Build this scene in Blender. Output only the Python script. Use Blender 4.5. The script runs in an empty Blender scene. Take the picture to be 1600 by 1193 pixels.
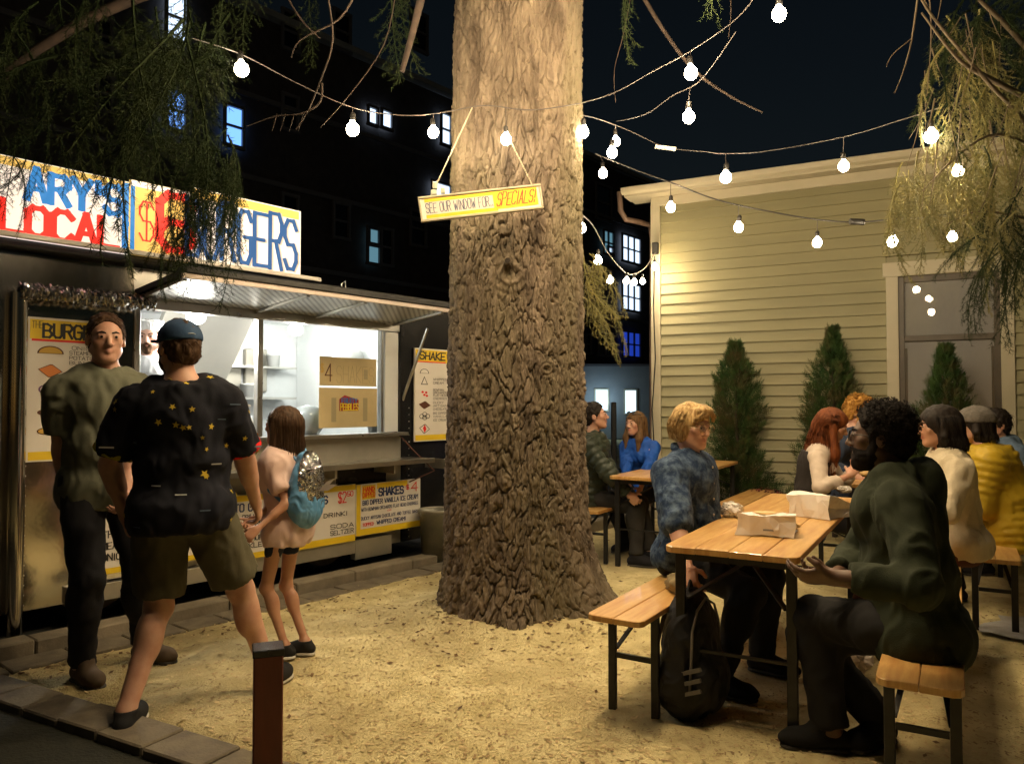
import bpy, bmesh, math, random
import numpy as np
from mathutils import Vector, Matrix
random.seed(7); np.random.seed(7)
R = math.radians
scene = bpy.context.scene
col = scene.collection
# ------------------------------------------------------------------ camera, sky, moonlight, exposure
CAMZ = 1.38; PIT = math.atan(33.5/1200.0)
cam_d = bpy.data.cameras.new('camera'); cam = bpy.data.objects.new('camera', cam_d); col.objects.link(cam)
cam.location = (0, 0, CAMZ); cam.rotation_euler = (math.pi/2 + PIT, 0, 0)
cam_d.sensor_width = 36; cam_d.lens = 27.0; cam_d.clip_end = 500; cam_d.clip_start = .05
scene.camera = cam
world = bpy.data.worlds.new('World'); scene.world = world; world.use_nodes = True
wn = world.node_tree; wbg = wn.nodes['Background']
sky = wn.nodes.new('ShaderNodeTexSky'); sky.sky_type = 'NISHITA'; sky.sun_disc = False
sky.sun_elevation = R(8); sky.sun_rotation = R(200)
wn.links.new(sky.outputs[0], wbg.inputs[0]); wbg.inputs[1].default_value = 0.0010
sun_d = bpy.data.lights.new('moonlight', 'SUN'); sun_d.energy = 0.012; sun_d.angle = R(2); sun_d.color = (.7, .8, 1)
sun = bpy.data.objects.new('moonlight', sun_d); sun.rotation_euler = (R(50), 0, R(200)); col.objects.link(sun)
scene.view_settings.view_transform = 'Standard'; scene.view_settings.look = 'None'
scene.view_settings.gamma = 1; scene.view_settings.exposure = 1.2
scene.view_settings.use_curve_mapping = False
scene.render.engine = 'CYCLES'

# ------------------------------------------------------------------ helpers: places
def V(*a): return Vector(a) if len(a) > 1 else Vector(a[0])
def ray(px, py):
    dx = (px-800)/1200.; dz = -(py-596.5)/1200.
    y = math.cos(PIT) - dz*math.sin(PIT); z = math.sin(PIT) + dz*math.cos(PIT)
    return Vector((dx/y, 1, z/y))
def P(px, py, Y): return Vector((0, 0, CAMZ)) + ray(px, py)*Y
def G(px, py, z0=0.0):
    r = ray(px, py); return Vector((0, 0, CAMZ)) + r*((z0-CAMZ)/r.z)
U = Vector((.640, .768, 0)).normalized(); N = Vector((U.y, -U.x, 0))       # along the truck, out of its face
def plane_hit(px, py, nrm, d):                                          # point where nrm . p = -d
    r = ray(px, py); t = -d/(nrm.x*r.x+nrm.y*r.y); return Vector((0, 0, CAMZ)) + r*t
def TP(px, py, d):
    p = plane_hit(px, py, N, d); return (p.x*U.x+p.y*U.y, p.z)          # (s, z)
def TW(s, d, z): return U*s - N*d + Vector((0, 0, z))
# ------------------------------------------------------------------ helpers: objects
def tag(o, label=None, cat=None, group=None, kind=None):
    if label: o['label'] = label
    if cat: o['category'] = cat
    if group: o['group'] = group
    if kind: o['kind'] = kind
    return o
def empty(name, loc=(0, 0, 0), label=None, cat=None, group=None):
    o = bpy.data.objects.new(name, None); o.location = loc; o.empty_display_size = .1
    col.objects.link(o); tag(o, label, cat, group); return o
def wloc(o):
    m = Matrix.Translation(o.location)
    return m if o.parent is None else m
def add(name, me, mat=None, parent=None, kind=None, label=None):
    o = bpy.data.objects.new(name, me); col.objects.link(o)
    if mat is not None and len(me.materials) == 0: me.materials.append(mat)
    if parent is not None:
        o.parent = parent
        root = parent
        while root.parent is not None: root = root.parent
        if parent.parent is None and parent.type == 'EMPTY':
            o.matrix_parent_inverse = Matrix.Translation(parent.location).inverted()
    if kind: o['kind'] = kind
    if label: o['label'] = label
    return o
def copy_tree(o, parent=None):
    c = o.copy(); col.objects.link(c)
    if parent is not None: c.parent = parent
    for ch in [x for x in bpy.data.objects if x.parent == o]: copy_tree(ch, c)
    return c
def mesh_np(name, vs, faces, smooth=True):
    me = bpy.data.meshes.new(name)
    vs = np.asarray(vs, dtype=np.float32); faces = np.asarray(faces, dtype=np.int32)
    k = faces.shape[1]
    me.vertices.add(len(vs)); me.vertices.foreach_set('co', vs.ravel())
    me.loops.add(faces.size); me.loops.foreach_set('vertex_index', faces.ravel())
    me.polygons.add(len(faces)); me.polygons.foreach_set('loop_start', np.arange(len(faces), dtype=np.int32)*k)
    me.update(calc_edges=True)
    me.polygons.foreach_set('use_smooth', np.full(len(faces), smooth, dtype=bool))
    me.validate(); me.update()
    return me
class MB:
    """collects simple shapes, builds ONE mesh object"""
    def __init__(s): s.v = []; s.f = []; s.sm = []
    def _add(s, vs, fs, smooth=False):
        b = len(s.v); s.v += [tuple(v) for v in vs]; s.f += [tuple(i+b for i in f) for f in fs]; s.sm += [smooth]*len(fs)
    def box(s, c, x, y, z, bev=0.0):
        """c centre; x,y,z half-extent vectors"""
        c = Vector(c); x = Vector(x); y = Vector(y); z = Vector(z)
        if bev <= 0:
            vs = [c+x*i+y*j+z*k for k in (-1, 1) for j in (-1, 1) for i in (-1, 1)]
            s._add(vs, [(0, 2, 3, 1), (4, 5, 7, 6), (0, 1, 5, 4), (2, 6, 7, 3), (0, 4, 6, 2), (1, 3, 7, 5)]); return s
        L = [max(a.length, 1e-6) for a in (x, y, z)]; A = [x, y, z]
        q = [max(0, 1-bev/l) for l in L]
        vs = []; idx = {}
        for sx in (-1, 1):
            for sy in (-1, 1):
                for sz in (-1, 1):
                    for ax in range(3):
                        t = [q[0], q[1], q[2]]; t[ax] = 1
                        vs.append(c+x*(sx*t[0])+y*(sy*t[1])+z*(sz*t[2])); idx[(sx, sy, sz, ax)] = len(vs)-1
        fs = []
        for ax in range(3):
            a, b = [i for i in range(3) if i != ax]
            for sg in (-1, 1):
                def key(p, r):
                    t = [0, 0, 0]; t[ax] = sg; t[a] = p; t[b] = r; return idx[(t[0], t[1], t[2], ax)]
                fs.append((key(-1, -1), key(1, -1), key(1, 1), key(-1, 1)))
        for ax in range(3):
            a, b = [i for i in range(3) if i != ax]
            for p in (-1, 1):
                for r in (-1, 1):
                    def key(w, f):
                        t = [0, 0, 0]; t[ax] = w; t[a] = p; t[b] = r; return idx[(t[0], t[1], t[2], f)]
                    fs.append((key(-1, a), key(1, a), key(1, b), key(-1, b)))
        for sx in (-1, 1):
            for sy in (-1, 1):
                for sz in (-1, 1): fs.append(tuple(idx[(sx, sy, sz, ax)] for ax in range(3)))
        s._add(vs, fs); return s
    def bx(s, x0, x1, y0, y1, z0, z1, bev=0.0):
        return s.box(((x0+x1)/2, (y0+y1)/2, (z0+z1)/2), ((x1-x0)/2, 0, 0), (0, (y1-y0)/2, 0), (0, 0, (z1-z0)/2), bev)
    def quad(s, a, b, c, d): s._add([a, b, c, d], [(0, 1, 2, 3)]); return s
    def bar(s, a, b, w, h=None, up=(0, 0, 1), bev=0.0):
        a = Vector(a); b = Vector(b); h = h or w; d = b-a; up = Vector(up)
        if abs(d.normalized().dot(up)) > .98: up = Vector((0, 1, 0)) if abs(d.normalized().y) < .9 else Vector((1, 0, 0))
        sx = d.cross(up).normalized(); sy = sx.cross(d).normalized()
        return s.box((a+b)/2, d/2, sx*(w/2), sy*(h/2), bev)
    def tube(s, pts, r, n=8, caps=True, taper=None, smooth=True):
        pts = [Vector(p) for p in pts]; m = len(pts); vs = []; fs = []
        prev = None
        for i, p in enumerate(pts):
            t = (pts[min(i+1, m-1)]-pts[max(i-1, 0)]).normalized()
            if prev is None:
                a = Vector((0, 0, 1)) if abs(t.z) < .9 else Vector((1, 0, 0)); prev = t.cross(a).normalized()
            x = (prev - t*prev.dot(t)).normalized(); prev = x; y = t.cross(x)
            rr = r[i] if isinstance(r, (list, tuple)) else r
            if taper: rr *= 1+(taper-1)*i/(m-1)
            for k in range(n):
                a = 2*math.pi*k/n; vs.append(p+x*(math.cos(a)*rr)+y*(math.sin(a)*rr))
        for i in range(m-1):
            for k in range(n):
                fs.append((i*n+k, i*n+(k+1) % n, (i+1)*n+(k+1) % n, (i+1)*n+k))
        s._add(vs, fs, smooth)
        if caps:
            s._add([vs[k] for k in range(n)], [tuple(range(n-1, -1, -1))]); s._add([vs[(m-1)*n+k] for k in range(n)], [tuple(range(n))])
        return s
    def lathe(s, c, prof, n=24, ax=(0, 0, 1), smooth=True):
        c = Vector(c); ax = Vector(ax).normalized(); a = Vector((1, 0, 0)) if abs(ax.x) < .9 else Vector((0, 1, 0))
        x = ax.cross(a).normalized(); y = ax.cross(x); vs = []; fs = []
        for (r, h) in prof:
            for k in range(n):
                t = 2*math.pi*k/n; vs.append(c+ax*h+x*(math.cos(t)*r)+y*(math.sin(t)*r))
        for i in range(len(prof)-1):
            for k in range(n): fs.append((i*n+k, i*n+(k+1) % n, (i+1)*n+(k+1) % n, (i+1)*n+k))
        s._add(vs, fs, smooth); return s
    def disc(s, c, r, nrm, n=12, e=1.0):
        c = Vector(c); nrm = Vector(nrm).normalized(); a = Vector((0, 0, 1)) if abs(nrm.z) < .9 else Vector((1, 0, 0))
        x = nrm.cross(a).normalized(); y = nrm.cross(x)
        s._add([c+x*(math.cos(2*math.pi*k/n)*r)+y*(math.sin(2*math.pi*k/n)*r*e) for k in range(n)], [tuple(range(n))]); return s
    def poly(s, pts, nrm=None, th=0.0):
        pts = [Vector(p) for p in pts]; n = len(pts)
        if th == 0: s._add(pts, [tuple(range(n))]); return s
        nv = Vector(nrm).normalized()*th; b = [p-nv for p in pts]
        s._add(pts+b, [tuple(range(n)), tuple(range(2*n-1, n-1, -1))]+[(i, i+n, (i+1) % n+n, (i+1) % n) for i in range(n)]); return s
    def mesh(s, name):
        me = bpy.data.meshes.new(name); me.from_pydata([tuple(v) for v in s.v], [], s.f)
        me.polygons.foreach_set('use_smooth', s.sm); me.update(); return me
    def build(s, name, mat, parent=None, kind=None, label=None, fixn=True):
        me = s.mesh(name)
        if fixn:
            bm = bmesh.new(); bm.from_mesh(me); bmesh.ops.recalc_face_normals(bm, faces=bm.faces); bm.to_mesh(me); bm.free()
        return add(name, me, mat, parent, kind, label)

# ------------------------------------------------------------------ noise in numpy
_rs = np.random.RandomState(3)
def _hash(ix, iy, iz, s):
    h = (ix.astype(np.int64)*374761393 + iy.astype(np.int64)*668265263 + iz.astype(np.int64)*2147483647 + s*1274126177) & 0xffffffff
    h = ((h ^ (h >> 13))*1274126177) & 0xffffffff
    h = ((h ^ (h >> 16))*2246822519) & 0xffffffff
    return ((h ^ (h >> 15)) & 0xffffff).astype(np.float32)/16777215.0
def vnoise(x, y, z, s=0):
    ix = np.floor(x); iy = np.floor(y); iz = np.floor(z); fx = x-ix; fy = y-iy; fz = z-iz
    fx = fx*fx*(3-2*fx); fy = fy*fy*(3-2*fy); fz = fz*fz*(3-2*fz)
    r = 0
    for a in (0, 1):
        for b in (0, 1):
            for c in (0, 1):
                w = (fx if a else 1-fx)*(fy if b else 1-fy)*(fz if c else 1-fz)
                r = r + w*_hash(ix+a, iy+b, iz+c, s)
    return r*2-1
def fbm(x, y, z, o=3, s=0):
    r = 0; a = 1; t = 0
    for i in range(o): r = r+a*vnoise(x*2**i, y*2**i, z*2**i, s+i); t += a; a *= .5
    return r/t
def voro(x, y, s=0, wrap=None):
    """F1, F2-F1 and cell id of a jittered 2-D grid"""
    ix = np.floor(x); iy = np.floor(y); f1 = np.full(x.shape, 9., np.float32); f2 = f1.copy(); cid = np.zeros(x.shape, np.float32)
    for a in (-1, 0, 1):
        for b in (-1, 0, 1):
            cx = ix+a; cy = iy+b; hx = np.mod(cx, wrap) if wrap else cx
            jx = _hash(hx, cy, hx*0, s); jy = _hash(hx, cy, hx*0, s+5)
            d = np.sqrt((cx+jx-x)**2+(cy+jy-y)**2)
            n = d < f1; f2 = np.where(n, f1, np.minimum(f2, d)); cid = np.where(n, _hash(hx, cy, hx*0, s+9), cid); f1 = np.where(n, d, f1)
    return f1, f2-f1, cid

# ------------------------------------------------------------------ materials
def mat(name, c, rough=.6, metal=0., c2=None, ns=8., bump=0., bs=40., aniso=(1, 1, 1), det=5., emit=None, es=0., sss=0., spec=.5,
        c3=None, ns3=1.5, rv=0., alpha=None, coat=0., lo=.35, hi=.65, trans=0.):
    m = bpy.data.materials.new(name); m.use_nodes = True; nt = m.node_tree; b = nt.nodes['Principled BSDF']; L = nt.links
    b.inputs['Base Color'].default_value = (*c, 1); b.inputs['Roughness'].default_value = rough; b.inputs['Metallic'].default_value = metal
    b.inputs['Specular IOR Level'].default_value = spec
    if sss: b.inputs['Subsurface Weight'].default_value = sss; b.inputs['Subsurface Radius'].default_value = (.6, .25, .12); b.inputs['Subsurface Scale'].default_value = .02
    if coat: b.inputs['Coat Weight'].default_value = coat
    if trans: b.inputs['Transmission Weight'].default_value = trans
    if emit: b.inputs['Emission Color'].default_value = (*emit, 1); b.inputs['Emission Strength'].default_value = es
    tc = nt.nodes.new('ShaderNodeTexCoord'); mp = nt.nodes.new('ShaderNodeMapping'); mp.inputs['Scale'].default_value = aniso
    L.new(tc.outputs['Object'], mp.inputs[0])
    def noise(sc, d=det):
        n = nt.nodes.new('ShaderNodeTexNoise'); n.inputs['Scale'].default_value = sc; n.inputs['Detail'].default_value = d
        n.inputs['Roughness'].default_value = .6; L.new(mp.outputs[0], n.inputs['Vector']); return n
    cur = None
    if c2:
        n = noise(ns); r = nt.nodes.new('ShaderNodeValToRGB'); r.color_ramp.elements[0].position = lo; r.color_ramp.elements[1].position = hi
        r.color_ramp.elements[0].color = (*c, 1); r.color_ramp.elements[1].color = (*c2, 1); L.new(n.outputs[0], r.inputs[0]); cur = r.outputs[0]
        if c3:
            n3 = noise(ns3); r3 = nt.nodes.new('ShaderNodeMapRange'); r3.inputs[1].default_value = .45; r3.inputs[2].default_value = .68; L.new(n3.outputs[0], r3.inputs[0])
            mx = nt.nodes.new('ShaderNodeMixRGB'); L.new(r3.outputs[0], mx.inputs[0]); L.new(cur, mx.inputs[1]); mx.inputs[2].default_value = (*c3, 1); cur = mx.outputs[0]
        L.new(cur, b.inputs['Base Color'])
    if rv:
        n = noise(ns*1.7); mr = nt.nodes.new('ShaderNodeMapRange'); mr.inputs[3].default_value = max(0, rough-rv); mr.inputs[4].default_value = min(1, rough+rv)
        L.new(n.outputs[0], mr.inputs[0]); L.new(mr.outputs[0], b.inputs['Roughness'])
    if bump:
        n = noise(bs); bp = nt.nodes.new('ShaderNodeBump'); bp.inputs['Strength'].default_value = 1; bp.inputs['Distance'].default_value = bump
        L.new(n.outputs[0], bp.inputs['Height']); L.new(bp.outputs[0], b.inputs['Normal'])
    return m
def emis(name, c, s):
    m = bpy.data.materials.new(name); m.use_nodes = True; nt = m.node_tree; nt.nodes.remove(nt.nodes['Principled BSDF'])
    e = nt.nodes.new('ShaderNodeEmission'); e.inputs[0].default_value = (*c, 1); e.inputs[1].default_value = s
    nt.links.new(e.outputs[0], nt.nodes['Material Output'].inputs[0]); return m
def glass(name, tint=(1, 1, 1), refl=.12, rough=0.02, dirt=0.0):
    m = bpy.data.materials.new(name); m.use_nodes = True; nt = m.node_tree; nt.nodes.remove(nt.nodes['Principled BSDF'])
    t = nt.nodes.new('ShaderNodeBsdfTransparent'); t.inputs[0].default_value = (*tint, 1)
    g = nt.nodes.new('ShaderNodeBsdfGlossy'); g.inputs['Roughness'].default_value = rough
    f = nt.nodes.new('ShaderNodeLayerWeight'); f.inputs[0].default_value = .25
    a = nt.nodes.new('ShaderNodeMath'); a.operation = 'MULTIPLY_ADD'; a.inputs[1].default_value = .5; a.inputs[2].default_value = refl-.03
    mx = nt.nodes.new('ShaderNodeMixShader'); nt.links.new(f.outputs[1], a.inputs[0]); nt.links.new(a.outputs[0], mx.inputs[0])
    nt.links.new(t.outputs[0], mx.inputs[1]); nt.links.new(g.outputs[0], mx.inputs[2]); nt.links.new(mx.outputs[0], nt.nodes['Material Output'].inputs[0]); return m

# ------------------------------------------------------------------ hand-painted lettering as strokes
GL = {'A': '00 26 40|12 32', 'B': '00 06 26 45 33 03|33 42 41 30 00', 'C': '45 36 16 05 01 10 30 41', 'D': '00 06 26 44 42 20 00', 'E': '46 06 00 40|03 33',
 'F': '46 06 00|03 33', 'G': '45 36 16 05 01 10 30 41 43 23', 'H': '06 00|46 40|03 43', 'I': '26 20', 'J': '46 41 30 10 01', 'K': '06 00|46 03 40', 'L': '06 00 40',
 'M': '00 06 23 46 40', 'N': '00 06 40 46', 'O': '16 05 01 10 30 41 45 36 16', 'P': '00 06 36 45 44 33 03', 'Q': '16 05 01 10 30 41 45 36 16|22 40',
 'R': '00 06 36 45 44 33 03|23 40', 'S': '45 36 16 05 04 13 33 42 41 30 10 01', 'T': '06 46|26 20', 'U': '06 01 10 30 41 46', 'V': '06 20 46', 'W': '06 10 24 30 46',
 'X': '06 40|00 46', 'Y': '06 23 46|23 20', 'Z': '06 46 00 40', '0': '16 05 01 10 30 41 45 36 16', '2': '05 16 36 45 44 00 40', '4': '30 36 02 42',
 '5': '46 06 03 33 42 41 30 10 01', '6': '45 36 16 05 01 10 30 41 42 33 13 02', '$': '45 36 16 05 04 13 33 42 41 30 10 01|26 20', '!': '26 22|21 20', '.': '20 21',
 "'": '26 24', '"': '16 14|36 34', '-': '13 33', ' ': ''}
def lettering(parent, txt, o, right, up, nrm, hgt, cw, th, m, slant=0., wob=.06, name='lettering', hs=.8, gap=.3, seed=1):
    """o = lower left of the first letter; cw = letter width; th = stroke thickness; right/up unit vectors"""
    rr = random.Random(seed+len(txt)); mb = MB(); o = Vector(o); right = Vector(right); up = Vector(up); nrm = Vector(nrm); x = 0.; k = 0
    for ch in txt:
        w = cw*(.35 if ch in "I!.'" else .7 if ch == '-' else .6 if ch == ' ' else 1.25 if ch in 'MW' else 1.)
        g = GL.get(ch, '')
        dy = rr.uniform(-wob, wob)*hgt*.4; sc = 1+rr.uniform(-wob, wob)
        if g:
            for st in g.split('|'):
                pp = []
                for q in st.split():
                    gx = int(q[0])/4.; gy = int(q[1])/6.
                    if ch in "I!.'": gx = .5 + (gx-.5)
                    pp.append((x+gx*w+gy*hgt*slant, gy*hgt*sc+dy))
                for (ax, ay), (bx_, by) in zip(pp[:-1], pp[1:]):
                    d = Vector((bx_-ax, by-ay)); l = d.length
                    if l < 1e-6: continue
                    d /= l; vert = abs(d.y); t = th*(hs+(1-hs)*vert)*.5
                    e = th*.36; n2 = Vector((-d.y, d.x))*t; a = Vector((ax, ay))-d*e; b = Vector((bx_, by))+d*e
                    off = nrm*(.0004+.00003*(k % 40)); k += 1
                    c = [a-n2*.9, a-d*(th*.08), a+n2*.9, b+n2*.9, b+d*(th*.08), b-n2*.9]
                    mb.poly([o+right*p.x+up*p.y+off for p in c])
        x += w+cw*gap
    ob = mb.build(name, m, parent, fixn=False); return ob, x
def text_width(txt, cw, gap=.3):
    return sum(cw*(.35 if ch in "I!.'" else .7 if ch == '-' else .6 if ch == ' ' else 1.25 if ch in 'MW' else 1.)+cw*gap for ch in txt)-cw*gap
def fit(parent, txt, o, width, right, up, nrm, hgt, m, th=.16, **kw):
    g = kw.get('gap', .3); cw = width/text_width(txt, 1., g)
    return lettering(parent, txt, o, right, up, nrm, hgt, cw, th*min(hgt, cw*1.5), m, **kw)
# ================================================================== MATERIALS OF THE SETTING
M = {}
M['chips'] = mat('crushed_stone', (.52, .43, .205), .95, c2=(.76, .66, .36), ns=5, c3=(.34, .27, .13), ns3=.8, bump=.012, bs=95, det=8)
M['flake'] = mat('wood_flake', (.60, .47, .25), .9, c2=(.30, .21, .10), ns=9, lo=.4, hi=.6)
M['asphalt'] = mat('dark_asphalt', (.016, .018, .017), .9, c2=(.03, .03, .028), ns=14, bump=.004, bs=120)
M['bed'] = mat('dark_soil', (.013, .016, .012), .95, c2=(.028, .028, .02), ns=10, bump=.01, bs=60)
M['paver'] = mat('paver', (.12, .10, .075), .9, c2=(.19, .16, .11), ns=9, bump=.004, bs=70)
M['kerb'] = mat('kerb_stone', (.17, .145, .105), .9, c2=(.25, .21, .15), ns=6, bump=.004, bs=50)
M['bark'] = mat('bark', (.080, .058, .040), .95, c2=(.205, .16, .115), ns=7, bump=.006, bs=60, aniso=(1.6, 1.6, .5), c3=(.15, .125, .075), ns3=1.1, det=8, lo=.36, hi=.62)
M['knot'] = mat('knot_hole', (.02, .014, .01), .9)
M['clap'] = mat('clapboard_paint', (.275, .255, .145), .62, c2=(.31, .285, .16), ns=2.5, bump=.0015, bs=30, aniso=(.3, .3, 3))
M['trim'] = mat('cream_trim', (.44, .40, .28), .55, c2=(.48, .43, .31), ns=3, bump=.001, bs=40)
M['sash'] = mat('window_sash', (.07, .055, .040), .45, c2=(.09, .07, .05), ns=6, bump=.001, bs=50)
M['blind'] = mat('window_blind', (.42, .39, .41), .8, c2=(.36, .34, .35), ns=1.5)
M['pane'] = glass('window_pane', (.96, .97, .96), .12, .015)
M['pipe'] = mat('downspout', (.17, .11, .08), .5, .2)
M['roof'] = mat('roof_shingle', (.04, .04, .042), .9, c2=(.06, .06, .06), ns=20)
M['brick'] = mat('dark_brick_wall', (.03, .027, .028), .9, c2=(.05, .043, .042), ns=3, bump=.01, bs=12)
M['greywall'] = mat('grey_render', (.22, .24, .25), .9, c2=(.27, .28, .28), ns=1.2)
M['win_blue'] = emis('lit_window_blue', (.17, .40, 1.0), .8)
M['win_blue2'] = emis('lit_window_blue_deep', (.015, .05, .45), .35)
M['win_white'] = emis('lit_window_white', (.62, .78, 1.0), .85)
M['win_teal'] = emis('lit_window_teal', (.10, .22, .28), .45)
M['win_dark'] = mat('dark_window', (.008, .010, .014), .12)
M['wframe'] = mat('far_window_frame', (.10, .10, .11), .6)
M['black'] = mat('black_steel', (.012, .012, .013), .45, .3, c2=(.02, .02, .02), ns=30, bump=.0006, bs=120)
M['rubber'] = mat('black_rubber', (.012, .012, .012), .7)
M['leaf_cedar'] = mat('cedar_leaf', (.018, .045, .013), .7, c2=(.045, .085, .022), ns=7, c3=(.09, .07, .03), ns3=5, spec=.15)
M['needle'] = mat('spruce_needle', (.012, .021, .009), .8, c2=(.028, .038, .015), ns=5, spec=.05)
M['needle_lit'] = mat('lamplit_needle', (.10, .10, .028), .6, c2=(.21, .18, .05), ns=5)  # yellow-green of lamplit boughs put into the needle colour
M['twig'] = mat('twig_bark', (.025, .016, .012), .9, c2=(.05, .032, .022), ns=20)
M['twig_pale'] = mat('pale_twig', (.13, .10, .06), .85, c2=(.09, .065, .04), ns=15)

# ================================================================== GROUND
def axis(fine0, fine1, step, far0, far1):
    a = list(np.arange(fine0, fine1+1e-6, step)); s = step; x = a[0]; lo = []
    while x > far0: s *= 1.35; x -= s; lo.append(x)
    s = step; x = a[-1]; hi = []
    while x < far1: s *= 1.35; x += s; hi.append(x)
    return np.array(lo[::-1]+a+hi)
KD = 4.73
def kerb_side(X, Y): return -(N.x*X+N.y*Y) - KD            # >0 on the truck's side of the kerb
PV = V(-2.60, 3.90, 0); PD = V(.875, -.483, 0).normalized(); PN = V(-.483, -.875, 0).normalized()
def ground_h(X, Y):
    h = .012*fbm(X*1.3, Y*1.3, X*0, 3, 2)+.012*fbm(X*5, Y*5, X*0, 3, 7)+.008*fbm(X*14, Y*14, X*0, 2, 9)
    r = np.sqrt((X-.01)**2+(Y-5.15)**2)
    h = h+.07*np.exp(-((r-.45)/.30)**2)
    ok = np.clip((-kerb_side(X, Y)-.02)/.1, 0, 1)
    bed = (X-PV.x)*PN.x+(Y-PV.y)*PN.y
    ok = ok*np.clip((-bed)/.1, 0, 1)
    return h*ok-.03*(1-ok)
gx = axis(-3.2, 4.6, .026, -90, 90); gy = axis(2.3, 9.2, .028, -40, 160)
GX, GY = np.meshgrid(gx, gy, indexing='ij'); GZ = ground_h(GX, GY)
nx_, ny_ = GX.shape; ii = np.arange(nx_*ny_).reshape(nx_, ny_)
q = np.stack([ii[:-1, :-1], ii[1:, :-1], ii[1:, 1:], ii[:-1, 1:]], -1).reshape(-1, 4)
tag(add('ground', mesh_np('ground', np.stack([GX, GY, GZ], -1).reshape(-1, 3), q), M['chips']), kind='structure')
def gh(x, y): return float(ground_h(np.array([x], float), np.array([y], float))[0])
# loose wood flakes and crumbs
nf = 60000
rs = np.random.RandomState(11)
yy = 2.5+6.5*rs.rand(nf)**1.5; xx = (rs.rand(nf)*1.5-.72)*yy
keep = (kerb_side(xx, yy) < -.05) & (((xx-PV.x)*PN.x+(yy-PV.y)*PN.y) < -.03); xx = xx[keep]; yy = yy[keep]; nf = len(xx)
zz = ground_h(xx, yy)+.003
an = rs.rand(nf)*6.283; ln = .003+.010*rs.rand(nf)**2.2; wd = ln*(.25+.4*rs.rand(nf)); tz = (rs.rand(nf)-.3)*.7
ax_ = np.stack([np.cos(an), np.sin(an), tz*.6], -1)*ln[:, None]; ay_ = np.stack([-np.sin(an), np.cos(an), (rs.rand(nf)-.5)*.8], -1)*wd[:, None]
c = np.stack([xx, yy, zz+np.abs(tz)*ln*.6], -1)
vs = np.stack([c-ax_-ay_*.6, c+ax_*.8-ay_, c+ax_+ay_*.7, c-ax_*.9+ay_], 1).reshape(-1, 3)
tag(add('wood_chips', mesh_np('wood_chips', vs, np.arange(nf*4).reshape(-1, 4), False), M['flake']), 'loose pale wood chips and grit scattered over the yard', 'ground cover', kind='stuff')
rs = np.random.RandomState(31); nl_ = 900; A1_ = rs.rand(nl_); ang_ = rs.uniform(-3.3, .4, nl_); rad_ = .50+.55*rs.rand(nl_)**2.2; lx = .01+np.cos(ang_)*rad_; ly = 5.15+np.sin(ang_)*rad_
sk_ = rs.uniform(1.2, 5.5, nl_); kd_ = KD-.27-.35*rs.rand(nl_)**2; m_ = rs.rand(nl_) < .45; lx = np.where(m_, U.x*sk_-N.x*kd_, lx); ly = np.where(m_, U.y*sk_-N.y*kd_, ly)
m2 = rs.rand(nl_) < .25; lx = np.where(m2, rs.uniform(-1.5, 3, nl_), lx); ly = np.where(m2, rs.uniform(2.9, 8, nl_), ly)
lz = ground_h(lx, ly)+.006; an = rs.rand(nl_)*6.283; ll = rs.uniform(.006, .022, nl_); a1_ = np.stack([np.cos(an), np.sin(an), rs.uniform(-.3, .3, nl_)], -1)*ll[:, None]; a2_ = np.stack([-np.sin(an), np.cos(an), rs.uniform(-.5, .5, nl_)], -1)*ll[:, None]*.5; cc_ = np.stack([lx, ly, lz], -1)
tag(add('leaf_litter', mesh_np('leaf_litter', np.stack([cc_-a1_, cc_-a2_, cc_+a1_, cc_+a2_], 1).reshape(-1, 3), np.arange(nl_*4).reshape(-1, 4), False), mat('dry_leaf', (.10, .055, .025), .9, c2=(.19, .12, .05), ns=9)), 'dark dry leaves and bark crumbs around the trunk and along the kerb', 'leaf litter', kind='stuff')
# asphalt strip under the trailer and dark bed in the near left corner
a0 = U*-12-N*(KD+.03); a1 = U*14-N*(KD+.03)
MB().quad(V(a0.x, a0.y, .002), V(a1.x, a1.y, .002), V((a1-N*9).x, (a1-N*9).y, .002), V((a0-N*9).x, (a0-N*9).y, .002)).build('driveway', M['asphalt'])['kind'] = 'structure'
b0 = PV-PD*6+PN*.2; b1 = PV+PD*2.6+PN*.2
MB().quad(V(b0.x, b0.y, .006), V(b1.x, b1.y, .006), V((b1+PN*4).x, (b1+PN*4).y, .006), V((b0+PN*4).x, (b0+PN*4).y, .006)).build('planting_bed', M['bed'])['kind'] = 'structure'
# kerb stones (each a piece of the kerb)
kerb = empty('kerb', (-1.4, 5.8, 0)); kerb['kind'] = 'structure'
s = -.6; rr = random.Random(4)
while s < 9:
    l = rr.uniform(.5, .62); dz = rr.uniform(-.006, .006)
    c = U*(s+l/2)-N*(KD+.075); z1 = .085+dz
    MB().box((c.x, c.y, z1/2-.02), U*(l/2-.004), N*.075, (0, 0, z1/2+.02), .008).build('kerb_stone', M['kerb'], kerb)
    s += l
# flat edging slabs in front of the kerb
edging = empty('paved_edging', (-1.6, 5.2, 0)); edging['kind'] = 'structure'
s = .2
while s < 5.2:
    l = rr.uniform(.26, .34); c = U*(s+l/2)-N*(KD-.12)
    MB().box((c.x, c.y, -.006+rr.uniform(-.003, .004)), U*(l/2-.005)+N*rr.uniform(-.003, .003), N*.11, (0, 0, .022), .006).build('paver', M['paver'], edging); s += l
s = -1.6
while s < 2.35:
    l = rr.uniform(.25, .33); c = PV+PD*(s+l/2)+PN*.105
    for k in (0,):
        MB().box((c.x, c.y, .012+rr.uniform(-.004, .006)), PD*(l/2-.005)+PN*rr.uniform(-.004, .004), PN*.1, (0, 0, .03), .007).build('paver', M['paver'], edging)
    s += l
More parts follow.
